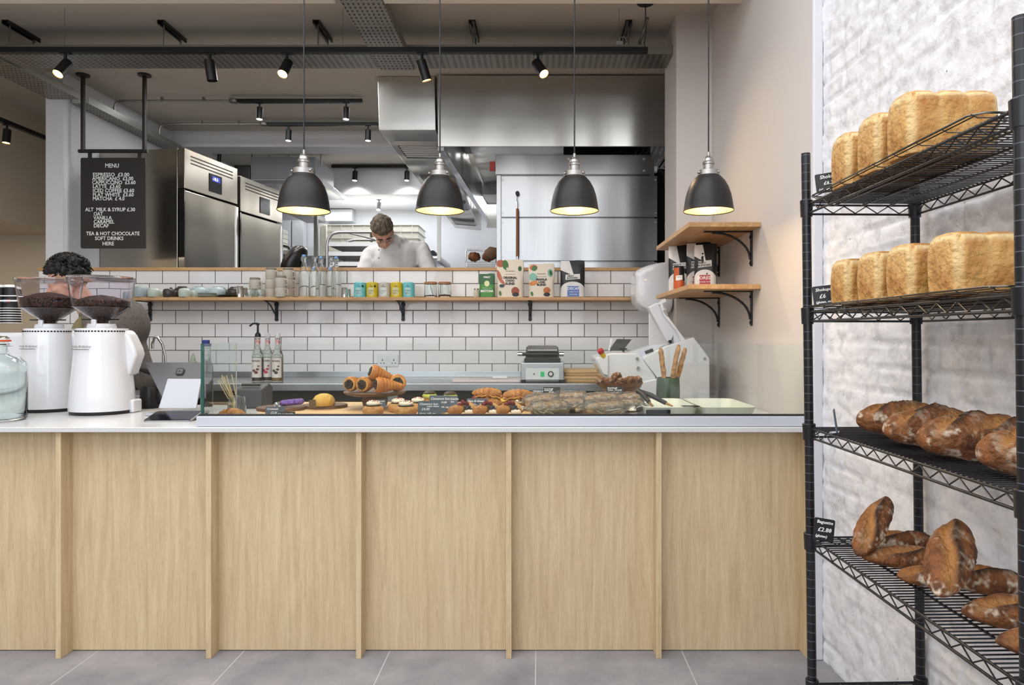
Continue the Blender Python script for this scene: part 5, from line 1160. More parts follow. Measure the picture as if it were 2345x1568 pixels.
# cinnamon buns
def bun(px,D,label,r=.043,first=True):
    t=thing('cream_topped_bun',label,'bun',(P(px,0,D).x,D,BD+.0005),0,'cream topped cinnamon buns')
    MB().lathe([(0,0),(r*.86,0),(r,.010),(r*1.03,.018),(r*.97,.028),(r*.8,.036),(r*.55,.037),(0,.036)],n=36).build('pastry_base',M['pastrylight'],t,smooth=60)
    MB().lathe([(0,.0365),(r*.72,.036),(r*.74,.040),(0,.042)],n=30).build('chocolate_layer',M['choc'],t,smooth=60)
    MB().ball((0,0,.047),(r*.66,r*.66,.014),26,12,nz=.13,ns=2.6).build('cream_swirl',M['cream'],t,smooth=180)
    b=MB(); random.seed(px)
    for i in range(60):
        a=random.random()*2*PI; q=math.sqrt(random.random())*r*.55; b.obox((q*math.cos(a),q*math.sin(a),.0615-.009*(q/(r*.6))**2),(.0035,.003,.0025),(random.random()*3,random.random()*3,0))
    b.build('red_crumbs',M['red'],t)['kind']='stuff'
bun(855,2.86,'cream topped bun on its own left of the pair, under the cake stand'); bun(912,2.97,'cream topped bun half hidden behind the middle one'); bun(930,2.85,'cream topped bun in front beside the cinnamon bun sign',.046); bun(957,3.0,'cream topped bun partly behind the cinnamon bun sign')
def gbun(px,D,label):
    t=thing('green_cream_bun',label,'bun',(P(px,0,D).x,D,BD+.0005),0,'green cream filled buns')
    MB().lathe([(0,0),(.03,0),(.036,.012),(.034,.028),(.028,.034),(0,.034)],n=30).build('bun_base',M['pastry'],t,smooth=60)
    MB().ball((0,0,.046),(.034,.034,.018),24,12,nz=.15,ns=3).build('green_cream',mat('green_cream','#b5bb4e',.55),t,smooth=180)
    MB().lathe([(0,.058),(.028,.057),(.029,.062),(.018,.070),(0,.071)],n=26).build('dark_lid',mat('olive_chocolate','#3f3322',.5),t,smooth=50)
gbun(984,3.22,'green cream filled bun above the left cinnamon sign'); gbun(1031,3.18,'green cream filled bun behind the right end of the cinnamon signs')
# berry danishes
def danish(px,D,label,rz=0):
    t=thing('berry_danish',label,'danish',(P(px,0,D).x,D,BD+.0005),rz,'berry danishes')
    MB().ball((-.028,-.006,.021),(.036,.026,.021),26,14,(0,R(-8),R(10)),nz=.06,ns=3).build('pastry_fold',M['pastry'],t,smooth=180)
    MB().ball((.022,.02,.026),(.040,.018,.024),26,14,(0,R(14),R(-14)),nz=.06,ns=3).build('pastry_back',M['pastrylight'],t,smooth=180)
    MB().ball((.030,-.018,.014),(.022,.013,.012),18,10,nz=.1,ns=3).build('cream_filling',M['cream'],t,smooth=180)
    rb=mat('raspberry','#8e2433',.45,bump=2,bscale=160); bb=mat('blueberry','#2b3547',.4)
    for i,(x,y,z) in enumerate(((-.012,-.004,.044),(.004,.0,.050),(.018,.004,.046),(-.002,.012,.052))): MB().ball((x,y,z),(.0105,.0085,.008),12,8,(0,.4*i,.7*i)).build('raspberry',rb,t,smooth=180)
    for (x,y,z) in ((.020,-.020,.028),(.034,-.018,.026),(.028,-.012,.035),(.012,-.016,.034)): MB().ball((x,y,z),.0068,12,8).build('blueberry',bb,t,smooth=180)
danish(1060,2.85,'berry danish leftmost of the front row beside the cinnamon sign'); danish(1114,2.85,'berry danish in the middle of the front row under the ham and cheese sign',.1); danish(1166,2.85,'berry danish at the right of the front row, below the filled croissant',-.05); danish(1085,3.0,'berry danish tucked behind the front row left of the ham and cheese sign',.2)
# filled croissants
def fcro(px,D,label,rz):
    t=thing('filled_croissant',label,'croissant',(P(px,0,D).x,D,BD+.0005),rz,'filled croissants')
    b=croissant('c',None,.15,.030,.8,4,px); b.build('croissant_base',M['pastry'],t,smooth=60)
    MB().grid(lambda u,v:Vector(((u-.5)*.15,-.045+.075*v,.046+.012*math.cos((u-.5)*4)+.003*math.sin(u*20+v*5))),20,6).build('cheese_slice',mat('cheese_yellow','#d9b13c',.4),t,smooth=180,solid=.003)
    MB().grid(lambda u,v:Vector(((u-.5)*.13,-.040+.07*v,.052+.012*math.cos((u-.5)*4)+.004*math.sin(u*17+v*4))),20,6).build('ham_slice',mat('ham_pink','#b96a55',.5),t,smooth=180,solid=.003)
    MB().grid(lambda u,v:Vector(((u-.5)*.12,-.047+.02*v,.040+.010*math.cos((u-.5)*4)+.006*math.sin(u*40))),30,4).build('salad_leaf',mat('salad_green','#5e7a35',.5),t,smooth=180)
    c=croissant('c',None,.14,.026,.8,4,px+4); c.v=[v+Vector((0,.004,.046)) for v in c.v]; c.build('croissant_top',M['pastry'],t,smooth=60)
fcro(1118,3.14,'ham and cheese croissant behind the ham and cheese sign',R(170)); fcro(1186,3.05,'large ham and cheese croissant at the right end of the danishes',R(190))
t=tag(MB().lathe([(0,0),(.05,0),(.06,.02),(.05,.045),(0,.05)],n=30).build('glazed_bun',mat('glazed_redbrown','#8a4024',.4,col2='#6a2c18',vscale=50,bump=1,bscale=50),smooth=60),'reddish glazed bun behind the wrapped sandwiches beside the bowl','bun'); t.location=(P(1345,0,3.22).x,3.22,BD+.0005)
# wrapped sandwiches
def film():
    m=bpy.data.materials.new('clear_film'); m.use_nodes=True; nt=m.node_tree; L=nt.links; nt.nodes.clear()
    o=nt.nodes.new('ShaderNodeOutputMaterial'); tr=nt.nodes.new('ShaderNodeBsdfTransparent'); gl=nt.nodes.new('ShaderNodeBsdfGlossy'); gl.inputs['Roughness'].default_value=.12; gl.inputs['Color'].default_value=(1,1,1,1)
    mx=nt.nodes.new('ShaderNodeMixShader'); fr=nt.nodes.new('ShaderNodeFresnel'); fr.inputs['IOR'].default_value=1.7
    t=nt.nodes.new('ShaderNodeTexCoord'); n=nt.nodes.new('ShaderNodeTexNoise'); n.inputs['Scale'].default_value=38; n.inputs['Detail'].default_value=3; n.inputs['Distortion'].default_value=1.5; L.new(t.outputs['Object'],n.inputs['Vector'])
    bp=nt.nodes.new('ShaderNodeBump'); bp.inputs['Strength'].default_value=1; bp.inputs['Distance'].default_value=.012; L.new(n.outputs['Fac'],bp.inputs['Height']); L.new(bp.outputs[0],gl.inputs['Normal']); L.new(bp.outputs[0],fr.inputs['Normal'])
    df=nt.nodes.new('ShaderNodeBsdfDiffuse'); df.inputs[0].default_value=(.85,.85,.83,1); mz=nt.nodes.new('ShaderNodeMixShader'); mz.inputs[0].default_value=.09; L.new(tr.outputs[0],mz.inputs[1]); L.new(df.outputs[0],mz.inputs[2])
    L.new(fr.outputs[0],mx.inputs[0]); L.new(mz.outputs[0],mx.inputs[1]); L.new(gl.outputs[0],mx.inputs[2]); L.new(mx.outputs[0],o.inputs[0]); return m
M['film']=film()
def wrapsand(px,D,z,W_,label,rz,seed,kind=0):
    t=thing('wrapped_sandwich',label,'sandwich',(P(px,0,D).x,D,z),rz,'film wrapped sandwiches')
    cr=mat('sandwich_crust','#cdae80',.7,col2='#a5804f',vscale=40,bump=1,bscale=60); dk=mat('dark_rye','#6d563d',.7,col2='#46341f',vscale=60); cb=mat('crumb_cream','#cfc19c',.8,col2='#9b8a63',vscale=120)
    MB().ball((0,0,.012),(W_/2,.045,.014),26,10,nz=.06,ns=3,pw=.7).build('lower_bread',dk if kind else cr,t,smooth=180)
    MB().ball((0,-.003,.024),(W_*.47,.044,.009),26,8,nz=.22,ns=7).build('filling',mat('filling_mixed','#b7b06a',.6,col2='#75512f',vscale=90),t,smooth=180)
    MB().ball((.0,.002,.037),(W_*.48,.043,.013),26,10,(0,R(-6),0),nz=.06,ns=3,pw=.7).build('upper_bread',cr,t,smooth=180)
    fb=MB(); 
    def fn(u,v):
        a=u*2*PI; x=(v-.5)*2; env=(1-abs(x)**4)**.5 if abs(x)<1 else 0; e=.25+.75*env
        y=math.cos(a)*.053*e; z_=.028+math.sin(a)*.033*e*(1 if abs(x)<.85 else .4); xx=x*(W_/2+.018)
        k=noise.noise(Vector((xx*40+seed,y*40,z_*40)))*.006+noise.noise(Vector((xx*110+seed,y*90,z_*90)))*.003
        return Vector((xx,y+k*math.cos(a),max(.0012,z_+k*math.sin(a)*1.3)))
    fb.grid(fn,44,34).build('clear_wrap',M['film'],t,smooth=60)
    random.seed(seed+100)
    for sx in (-1,1):
        ang=random.uniform(-.1,.5); sk=random.uniform(-.02,.02)
        def fl(u,v,sx=sx): 
            x=sx*(W_/2+.002+.042*u); y=(v-.5)*(.085+.03*u)+sk*u; zz=.024+.030*math.sin(ang)*u+noise.noise(Vector((x*60,y*60,seed)))*.010*u+.006*math.sin(v*22+seed)*u
            return Vector((x,y,max(.001,zz)))
        MB().grid(fl,10,22).build('film_flap',M['film'],t,smooth=40)
    cb_=MB(); random.seed(seed)
    for k in range(22):
        u0=random.uniform(.52,.98); v0=random.uniform(.1,.6); du=random.uniform(-.18,.18); dv=random.uniform(.12,.4)
        pts=[Vector(fn(min(.99,max(.5,u0+du*i/7)),min(.97,v0+dv*i/7)))+Vector((0,-.001,.0015)) for i in range(8)]
        cb_.tube(pts,.0009,5,radii=[.0002,.0010,.0016,.0012,.0016,.0011,.0007,.0002])
    cb_.build('crease_glints',mat('crease_glint','#f4f2ee',.2,alpha=.75),t,smooth=60)['kind']='stuff'  # white strokes along the folds paint in the film's streak highlights
    return t
z_=BD+.0008
wrapsand(1258,2.86,z_,.15,'wrapped dark bread sandwich at the front left of the sandwiches',.1,1,1)
wrapsand(1300,2.95,z_+.004,.14,'wrapped sandwich at the front right of the left group',-.15,5,1)
wrapsand(1240,3.02,z_+.015,.15,'wrapped sandwich under the left black signs',.2,9)
wrapsand(1305,3.08,z_+.022,.14,'wrapped sandwich under the egg sandwich sign',-.1,13)
wrapsand(1385,2.86,z_,.16,'wrapped sandwich at the front of the right group below the bowl',-.05,17)
wrapsand(1435,2.92,z_+.004,.13,'wrapped sandwich at the right end beside the tongs',.15,21,1)
wrapsand(1375,3.04,z_+.018,.15,'wrapped sandwich behind at the left of the right group',.1,25)
wrapsand(1432,3.06,z_+.020,.13,'wrapped sandwich directly under the bowl of rolls',-.2,29)
# signs in the display
s=1/F
def dsign(px0,px1,y0,y1,D,lines,label,m=None,rz=0,grp=None):
    w_=(px1-px0)*D*s; h=(y1-y0)*D*s; b=P((px0+px1)/2,y1,D)
    L=[(a,sz*D*s,lx*D*s,(y1-y0-ly)*D*s) for (a,sz,lx,ly) in lines]
    return sign(b.x,D,b.z,w_,h,(R(-6),0,R(rz)),L,label,m,grp,False,'price_sign')
dsign(957,1010,918,957,2.80,[('Cinnamon bun',7,3,9),('cream cheese',5,20,13.5),('£4.00',8,8,21),('(gluten, milk, egg',5.4,3,30)],'slate blue sign reading Cinnamon bun with a price, front one of the pair')
dsign(983,1031,905,944,2.93,[('Cinnamon bun',7.2,3,10),('£4.00',6,26,18),('milk, egg',5,26,28)],'slate blue Cinnamon bun sign directly behind the front one')
dsign(1010,1048,906,940,3.10,[('Pistachio',6,18,9),('bun',5,22,15),('nuts, milk',4,19,26)],'slate blue sign furthest back and right behind the two cinnamon signs')
dsign(1069,1117,912,938,2.98,[('Ham & cheese',6.5,2,8),('croissant',6,14,15),('£4.50',6,8,23)],'rounded slate blue sign reading Ham and cheese croissant')
dsign(608,652,931,955,2.82,[('Croissant',6.5,3,7),('£2.80',7,12,16)],'slate blue sign reading Croissant at the left of the display')
dsign(634,676,942.5,952,2.78,[('Pain au chocolat',5.2,2,6)],'narrow black sign reading Pain au chocolat in front of the croissant sign',M['blackcard'])
dsign(861,883,914.5,934,3.0,[('Chocolate',4.2,2,5),('cornet',4,3,10)],'slate sign leaning against the foot of the cake stand')
dsign(1219,1250,891,920,3.12,[('Chicken ba',5.4,2,6),('Shoku-pan',5.4,2,11),('£6.50',6,10,18)],'slate sign reading Chicken at the left of the sandwich signs')
dsign(1244,1283,886,908,3.10,[('Sourdough',4.6,2,5.5),('mushroom',4.2,2,9),('£5.60',5.4,12,13.5),('(gluten, egg, milk',4.2,2,18)],'black sign reading Sourdough mushroom in the middle of the sandwich signs',M['blackcard'])
dsign(1293,1329,891,915,3.16,[('Egg Shoku-pan',4.6,1.5,5.5),('£5.80',6.5,9,13)],'slate sign reading Egg Shoku-pan right of the black sign')
dsign(1389,1428,884,912,3.06,[('Sourdough',5,2,5.5),('Turkey - Avocado',4.4,2,10),('£7.60',7,12,17),('(gluten, egg, milk',4.4,2,22),('mustard, celery, soya',3.6,2,26)],'black sign reading Sourdough turkey avocado in front of the wooden bowl',M['blackcard'])
# bowl of rolls
rs=tag(MB().lathe([(0,0),(.05,0),(.045,.03),(.04,.073),(0,.073)],(P(1420,0,3.27).x,3.27,.9065),32).build('bowl_riser',M['walnut'],smooth=40),'dark wooden riser lifting the bowl of rolls','riser')
bw=thing('wooden_bowl','shallow wooden bowl of small dark rolls raised at the right of the display','bowl',(P(1420,0,3.27).x,3.27,.980))
MB().lathe([(0,0),(.04,0),(.075,.012),(.098,.034),(.110,.058),(.107,.058),(.093,.034),(.07,.016),(0,.010)],n=52).build('bowl_body',mat('bowl_wood','#7a4d2d',.35,col2='#5c3518',vscale=14,stretch=(1,1,4)),bw,smooth=50)
for i,(px,dy,dz,r,l) in enumerate(((1378,0,.062,.027,'dark roll hanging over the left rim of the bowl'),(1396,-.035,.062,.025,'floury roll at the front left of the bowl'),(1414,.01,.082,.025,'roll on top of the pile in the bowl'),(1421,-.045,.062,.022,'small roll at the front centre of the bowl'),(1441,-.02,.064,.026,'floury roll right of centre in the bowl'),(1449,.02,.062,.026,'roll at the right of the bowl partly behind the floury one'),(1461,.0,.066,.024,'roll at the right rim of the bowl'))):
    mb=MB().ball((0,0,0),(r,r,r*.85),24,16,nz=.28,ns=2.8+i*.3); o=mb.build('bread_roll',M['rustic'],smooth=180)
    a=o.data.attributes.new('flour','FLOAT','POINT'); 
    for k,v in enumerate(o.data.vertices): a.data[k].value=max(0,noise.noise(v.co*70+Vector((i,0,0)))*.8)
    o.location=(P(px,0,3.24).x,3.27+dy,.98+dz); tag(o,l,'bread roll','dark rolls in the wooden bowl')
# jar with bread sticks
gj=thing('green_ceramic_pot','dark green glazed pot holding three long bread sticks','pot',(P(1529.5,0,3.38).x,3.38,.9065)); 
MB().lathe([(0,0),(.054,0),(.057,.004),(.0585,.08),(.056,.135),(.0535,.146),(.050,.146),(.052,.08),(.05,.008),(0,.008)],n=44).build('pot_body',mat('green_glaze','#4b5a47',.25,col2='#333d35',vscale=9,bump=.1,bscale=12),gj,smooth=60)
def stick(px0,y0,px1,y1,D,label,seed):
    a=P(px0,y0,D); b_=P(px1,y1,D+.01); d=b_-a; N=16; pts=[a+d*i/N+Vector((noise.noise(Vector((i*.3,seed,0)))*.004,0,0)) for i in range(N+1)]
    rad=[(.0125+.003*noise.noise(Vector((i*.9,seed,3))))*(.75 if i in (0,N) else 1) for i in range(N+1)]
    mb=MB().tube(pts,.012,18,radii=rad); mb.ball(pts[-1],rad[-1],14,8)
    c=sum(mb.v,Vector())/len(mb.v); mb.v=[v-c for v in mb.v]; mb.v=[v*(1) + v.normalized()*noise.noise(v*90+Vector((seed,0,0)))*.002 for v in mb.v]
    o=mb.build('bread_stick',mat('stick_crust','#bd8e56',.65,col2='#835a33',vscale=55,bump=1.5,bscale=60),smooth=180); o.location=c
    tag(o,label,'bread stick','bread sticks in the green pot')
stick(1525,905,1513,800,3.37,'seeded bread stick leaning left in the green pot',1); stick(1533,905,1553,793,3.38,'tallest bread stick in the middle of the green pot',5); stick(1539,905,1569,800,3.41,'thin bread stick leaning right in the green pot',9)
# tubs
TB=mat('tub_cream','#cdd1c4',.35)
def tub(x0,x1,label):
    t=thing('cream_tub',label,'tub',((x0+x1)/2,3.0,.9065),0,'cream serving tubs'); w_=(x1-x0)/2
    def ring(k,z,d): return [Vector((p[0]*1,p[1],z)) for p in rrect(2*(w_-d),2*(.2-d),.04,6)]
    MB().loft([ring(0,.0,.018),ring(0,.058,0),ring(0,.060,.002),ring(0,.058,.006),ring(0,.006,.022)]).build('tub_body',TB,t,smooth=50)
    return t
tb1=tub(.433,.655,'cream serving tub with tongs laid on it'); tb2=tub(.668,.897,'empty cream serving tub at the right end of the display')
c=sign(P(1507,0,2.79).x,2.788,.927,.100,.030,(0,0,0),[],'dark blank card hanging on the front of the left tub',mat('navy_card','#1d222c',.3),None,False)
t=tag(MB().box(-.036,.036,-.018,.018,0,.002).build('flat_card',M['blackcard']),'small dark card lying across the rim of the right tub','card'); t.location=(P(1577,0,2.85).x,2.815,.9685)
tg=thing('serving_tongs','black handled serving tongs resting across the left tub','tongs',P(1463,896,2.98))
o_=tg.location
e1=P(1494,929,2.86)-o_; e2=P(1541,930,2.93)-o_
MB().tube([Vector((0,0,0)),e1*.35+Vector((0,0,.006)),e1*.75],.009,10,radii=[.010,.011,.009]).build('black_grip',M['black'],tg,smooth=60)
MB().tube([Vector((0.004,0.01,0)),e2*.35+Vector((0,0,.006)),e2*.8],.009,10,radii=[.010,.011,.009]).build('black_grip',M['black'],tg,smooth=60)
MB().tube([e1*.7,e1],.005,8).build('steel_jaw',mat('brass_tip','#b08a58',.3,.9),tg,smooth=60); MB().tube([e2*.75,e2],.006,8,radii=[.007,.003]).build('steel_jaw',mat('brass_tip','#b08a58',.3,.9),tg,smooth=60)
MB().ball((0,0.004,0),(.014,.012,.012),14,8).build('spring_hinge',M['black'],tg,smooth=60)
# ================= white slicer =================
SD=3.76
sl=thing('bread_slicer','large white enamelled bread slicing machine with raised arm beside the wall shelves','slicing machine',(P(1500,0,SD).x,SD,.62))
def pp(px,y,D=SD): q=P(px,y,D); return (q.x-sl.location.x,q.z-sl.location.z)
def plate(name,pts,y0,y1,m,par,bev=.006,D=SD):
    return MB().prism([pp(a,b,D) for a,b in pts],y0,y1,'Y').build(name,m,par,bevel=bev,smooth=35)
plate('left_cover',[(1364,818),(1398,808),(1460,808),(1473,820),(1502,862),(1502,960),(1425,960),(1375,851),(1364,829)],0,.34,M['whitepaint'],sl,.008)
mc=plate('main_cover',[(1472,822),(1476,815),(1524,792),(1588,771.5),(1624,820),(1625,1010),(1440,1010),(1440,880),(1506,866)],-.012,.33,M['whitepaint'],sl,.006)
for px,y in ((1458.5,820.5),(1460.5,841.5),(1612,821)):
    q=pp(px,y); MB().cyl((q[0],-.018,q[1]),(q[0],-.004,q[1]),.008,n=18).build('cover_bolt',M['satin'],sl,smooth=40)
plate('side_box',[(1364,820),(1392,812),(1392,860),(1380,856)],-.02,-.002,M['whitepaint'],sl,.004)
arm=plate('raised_arm',[(1486,703),(1504,693),(1516,693),(1522,716),(1569,778),(1545,789),(1543,772),(1535,788),(1522,770)],.02,.10,mat('arm_enamel','#c6cad3',.3,coat=.3),sl,.006)
plate('arm_flange',[(1511,696),(1517,693),(1524,716),(1570,778),(1560,783),(1548,757),(1520,722)],.0,.022,M['whitepaint'],arm,.002)
plate('arm_hook',[(1509,697),(1523,683),(1527,690),(1518,695)],.0,.10,M['whitepaint'],arm,.001)
q=pp(1535,782); MB().cyl((q[0],-.004,q[1]),(q[0],.02,q[1]),.009,n=18).build('arm_pivot',M['black'],arm)
q=pp(1524,716); MB().obox((q[0],0.0,q[1]),(.012,.01,.035),(0,R(-35),0)).build('arm_latch',M['satin'],arm)
plate('back_plate',[(1507,700),(1550,700),(1550,800),(1507,800)],.30,.33,M['whitepaint'],sl,.003)
# lid: rounded hood
secs=[]
def LP(px,y): q=pp(px,y,4.32); return q
out=[(1452,640),(1455,622),(1466,612),(1500,602),(1525,599),(1541,600),(1542,655),(1541,712),(1530,720),(1500,718),(1471,711),(1458,700),(1451,684)]
def inset(pts,k):
    cx=sum(p[0] for p in pts)/len(pts); cy=sum(p[1] for p in pts)/len(pts); return [(cx+(a-cx)*k,cy+(b-cy)*k) for a,b in pts]
for y,k in ((.50,.84),(.51,.92),(.53,.98),(.56,1.0),(.76,1.0),(.78,.96)):
    secs.append([Vector((LP(a,b)[0],y,LP(a,b)[1])) for a,b in inset(out,k)])
MB().loft(secs).build('lid_hood',M['whitepaint'],sl,smooth=180,subd=1)
plate('guide_plate',[(1396,802),(1415,776),(1449,777),(1429,802)],.04,.05,M['darksteel'],sl,.001)
plate('guide_edge',[(1394,802),(1401,775),(1404,776),(1398,803)],.03,.06,M['whitepaint'],sl,.001)
q=pp(1429,806); MB().lathe([(0,0),(.006,0),(.006,.012),(.022,.014),(.022,.020),(0,.022)],(q[0],.03,q[1]),20).build('black_knob',M['black'],sl,smooth=40)
plate('top_rail',[(1440,808),(1500,790),(1527,789),(1472,820)],.05,.2,mat('arm_enamel','#c6cad3',.3),sl,.002)
q=pp(1486,804); MB().obox((q[0],-.004,q[1]),(.045,.02,.018),(0,R(-20),0)).build('latch_plate',M['black'],sl,bevel=.002)
q=pp(1379,812); d=Vector((-.35,-.3,.6)).normalized(); c0=Vector((q[0]+.008,-.01,q[1]-.012))
MB().cyl(c0,c0+d*.03,.014,n=20).build('yellow_collar',mat('stop_yellow','#d8b41c',.4),sl,smooth=40)
MB().cyl(c0+d*.03,c0+d*.05,.0165,n=20).build('stop_button',mat('stop_red','#a91d25',.35),sl,smooth=40)
MB().box(-.33,.28,.02,.33,-.62,-.0).build('machine_stand',M['steel'],sl)
# ================= wall shelves on the right =================
def rshelf(z,label,brs):
    t=thing('wall_shelf',label,'shelf',(.89,3.735,z),0,'short oak wall shelves on the right')
    MB().box(-.172,.1745,-.457,.455,0,.0235).build('board',M['oaky'],t,bevel=.002)
    for y in brs:
        w_=.013; x1=.1745
        MB().box(x1-.24,x1,y-w_,y+w_,-.006,0).build('bracket_arm',M['black'],t)
        MB().box(x1-.007,x1,y-w_,y+w_,-.175,0).build('bracket_plate',M['black'],t,bevel=.003)
        N=14; pts=[(x1-.20+.19*math.sin(i/N*PI/2)*1.0, y, -.008-.135*(1-math.cos(i/N*PI/2))) for i in range(N+1)]
        MB().tube(pts,.006,8).build('bracket_stay',M['black'],t,smooth=60)
        for zz in (-.03,-.16): MB().cyl((x1-.012,y,zz),(x1-.004,y,zz),.008,n=14).build('fixing_screw',M['black'],t)
rshelf(1.782,'upper short oak shelf on the right wall, empty above the coffee bags',(-.32,.30)); rshelf(1.4835,'lower short oak shelf on the right wall carrying coffee bags',(-.32,.30))
zs=1.5075
t=thing('coffee_bag','coffee bag with a blue label at the back left of the wall shelf','coffee bag',(P(1556,0,3.90).x,3.90,zs),R(-14)); coffee_bag(t,.125,.265,'#4f86c6','DECAF',dep=.08)
t=thing('coffee_bag','red labelled coffee bag in the middle of the wall shelf, partly hidden','coffee bag',(P(1602,0,3.80).x,3.82,zs),R(-18)); coffee_bag(t,.135,.27,'#a8323c','FOREST',dep=.08)
t=thing('coffee_bag','coffee bag with a red FOREST label at the front of the wall shelf','coffee bag',(P(1618,0,3.60).x,3.62,zs),R(-22)); coffee_bag(t,.118,.235,'#a8323d','FOREST',dep=.08)
t=thing('cold_brew_can','slim orange and black coffee can in front of the bags on the wall shelf','can',(P(1555,0,3.72).x,3.72,zs))
MB().lathe([(0,0),(.026,0),(.029,.006),(.029,.118),(.026,.126),(.027,.129),(.024,.129),(.022,.126),(0,.126)],n=32).build('can_body',M['black'],t,smooth=40)
MB().lathe([(.0292,.003),(.0294,.004),(.0294,.05),(.0292,.051)],n=32).build('orange_band',mat('can_orange','#c05a2e',.4),t,smooth=50)
MB().grid(lambda u,v:(.0295*math.sin(-1.3+u*1.1),-.0295*math.cos(-1.3+u*1.1),.05+.07*v),8,1).build('orange_panel',mat('can_orange','#c05a2e',.4),t)
MB().grid(lambda u,v:(.0297*math.sin(-.8+u*1.3),-.0297*math.cos(-.8+u*1.3),.05+.026*v+.004*u),8,1).build('white_strip',M['chalk'],t)
o=text('PERKY',.009,INK,(0,0,0),(0,0,0),None,'label_text',ext=0,world=False); o.parent=t
for v in o.data.vertices: a=-.02+v.co.x; v.co=Vector((.0299*math.sin(a/.0297),-.0301*math.cos(a/.0297),.066+v.co.y))
# ================= kitchen =================
KF=.6
def fridge(org,rz,ztop,label,dig,n):
    t=thing('upright_fridge',label,'fridge',(org[0],org[1],KF),rz,'tall steel upright fridges'); H=ztop-KF; W_=.69
    MB().box(-.77,-.065,0,W_,.08,H).build('cabinet',M['fridge'],t,bevel=.003)
    MB().box(-.055,0,.004,W_-.004,.1,H-.335).build('door',M['fridge'],t,bevel=.006)
    MB().box(-.060,0,0,W_,H-.32,H).build('control_panel',M['fridge'],t,bevel=.004)
    MB().box(-.063,-.056,.01,W_-.01,.1,H-.32).build('door_gasket',M['dark'],t)
    MB().box(-.04,.012,W_-.03,W_-.006,.2,H-.345).build('door_grip',M['chrome'],t,bevel=.003)
    MB().box(-.052,-.0,-.004,.0035,.1,H-.33).build('door_edge_trim',M['chrome'],t)
    for k in range(3): MB().box(-.001,.0015,.07,.62,H-.055-.028*k,H-.045-.028*k).build('vent_slit',mat('slit_brown','#33291f',.6),t)
    p=MB().prism([(.30,H-.28),(.46,H-.28),(.46,H-.13),(.30,H-.13)],0,.006,'X').build('display_panel',mat('display_black','#141518',.15),t)
    if dig:
        MB().box(.0061,.0066,.33,.44,H-.19,H-.145).build('lcd',mat('lcd_blue','#101a4a',.3,emit='#2a3fd0',es=.5),p)
        o=text('-18.5',.036,mat('lcd_digits','#dfe8ff',.3,emit='#c8d8ff',es=3),(0,0,0),(0,0,0),None,'digits',ext=0,world=False); o.parent=p
        for v in o.data.vertices: v.co=Vector((.0069,.335+v.co.x,H-.18+v.co.y))
    else: MB().box(.0061,.0066,.33,.43,H-.25,H-.16).build('lcd',mat('lcd_grey','#4a4c50',.3),p)
    for yy in (.05,.6):
        for xx in (-.7,-.1): MB().cyl((xx,yy,0),(xx,yy,.09),.02,n=12).build('foot',M['black'],t)
    return t
fridge((-2.816,5.42),R(-10),2.75,'tall steel upright fridge with a lit blue digital display, nearer of two',True,0)
fridge((-2.69,6.15),R(-10),2.70,'tall steel upright fridge with a grey display, farther of two',False,1)
# air conditioning
ac=thing('ceiling_air_unit','grey boxed air conditioning unit hung under the kitchen ceiling','air conditioner',(-2.63,7.3,2.82))
MB().box(-.33,.33,-.30,.34,.02,.27).build('casing',mat('ac_grey','#8e9094',.5),ac,bevel=.002)
MB().box(-.42,.44,-.38,.42,-.03,.02).build('ceiling_panel',M['whitepaint'],ac,bevel=.006)
for k in range(4): MB().box(-.33,.33,-.384,-.376,-.024+.010*k,-.019+.010*k).build('grille_slot',M['dark'],ac)
for x in (-.36,.36): MB().cyl((x,-.2,.2),(x,-.2,.42),.006,n=8).build('hanger_rod',M['galv'],ac)
MB().tube([(-1.0,-.4,.02),(-.75,-.4,.02),(-.62,-.4,.06),(-.60,-.4,.30),(-.5,-.4,.33),(1.1,-.4,.33)],.020,10).build('black_pipe',M['black'],ac,smooth=60)
MB().box(-.52,-.36,-.25,.1,.05,.2).build('side_box',M['darksteel'],ac,bevel=.004)
# duct (tapering box with grilles in its underside)
dc=thing('ventilation_duct','boxed steel ventilation duct with grilles running back over the kitchen','duct',(-1.0,5.26,2.84))
o_=dc.location
f0=[P(868,180.5,5.26),P(998,180.5,5.26),P(998,298,5.26),P(868,298,5.26)]
rr=[P(1042,410,8.6),P(1102,410,8.6),P(1102,528,8.6),P(1042,522,8.6)]
f0[0].y-=.05; f0[1].y-=.05; f0[0].z=f0[1].z=3.238; rr[0].z=rr[1].z=2.9
MB().loft([[v-o_ for v in f0],[v-o_ for v in rr]]).build('duct_body',M['hoodsteel'],dc,bevel=.004)
def under(u,v,off=.0): 
    a=f0[3].lerp(f0[2],u); b_=rr[3].lerp(rr[2],u); return a.lerp(b_,v)-o_+Vector((0,0,-off))
for (v0,v1,u0,u1) in ((.07,.19,.12,.94),(.34,.45,.12,.94),(.60,.70,.12,.94),(.84,.92,.12,.94)):
    fr_=MB()
    fr_.add([under(u0,v0,.001),under(u1,v0,.001),under(u1,v1,.001),under(u0,v1,.001),under(u0+.04,v0+.012,.02),under(u1-.04,v0+.012,.02),under(u1-.04,v1-.012,.02),under(u0+.04,v1-.012,.02)],[(0,1,5,4),(1,2,6,5),(2,3,7,6),(3,0,4,7)])
    g=fr_.build('grille_frame',M['satin'],dc)
    sl_=MB()
    for k in range(7):
        vv=v0+.016+(v1-v0-.032)*k/6.5; a,b_=under(u0+.05,vv,.012),under(u1-.05,vv,.012); sl_.cyl(a,b_,.007,n=6)
    sl_.build('grille_louvres',M['whitepaint'],g)
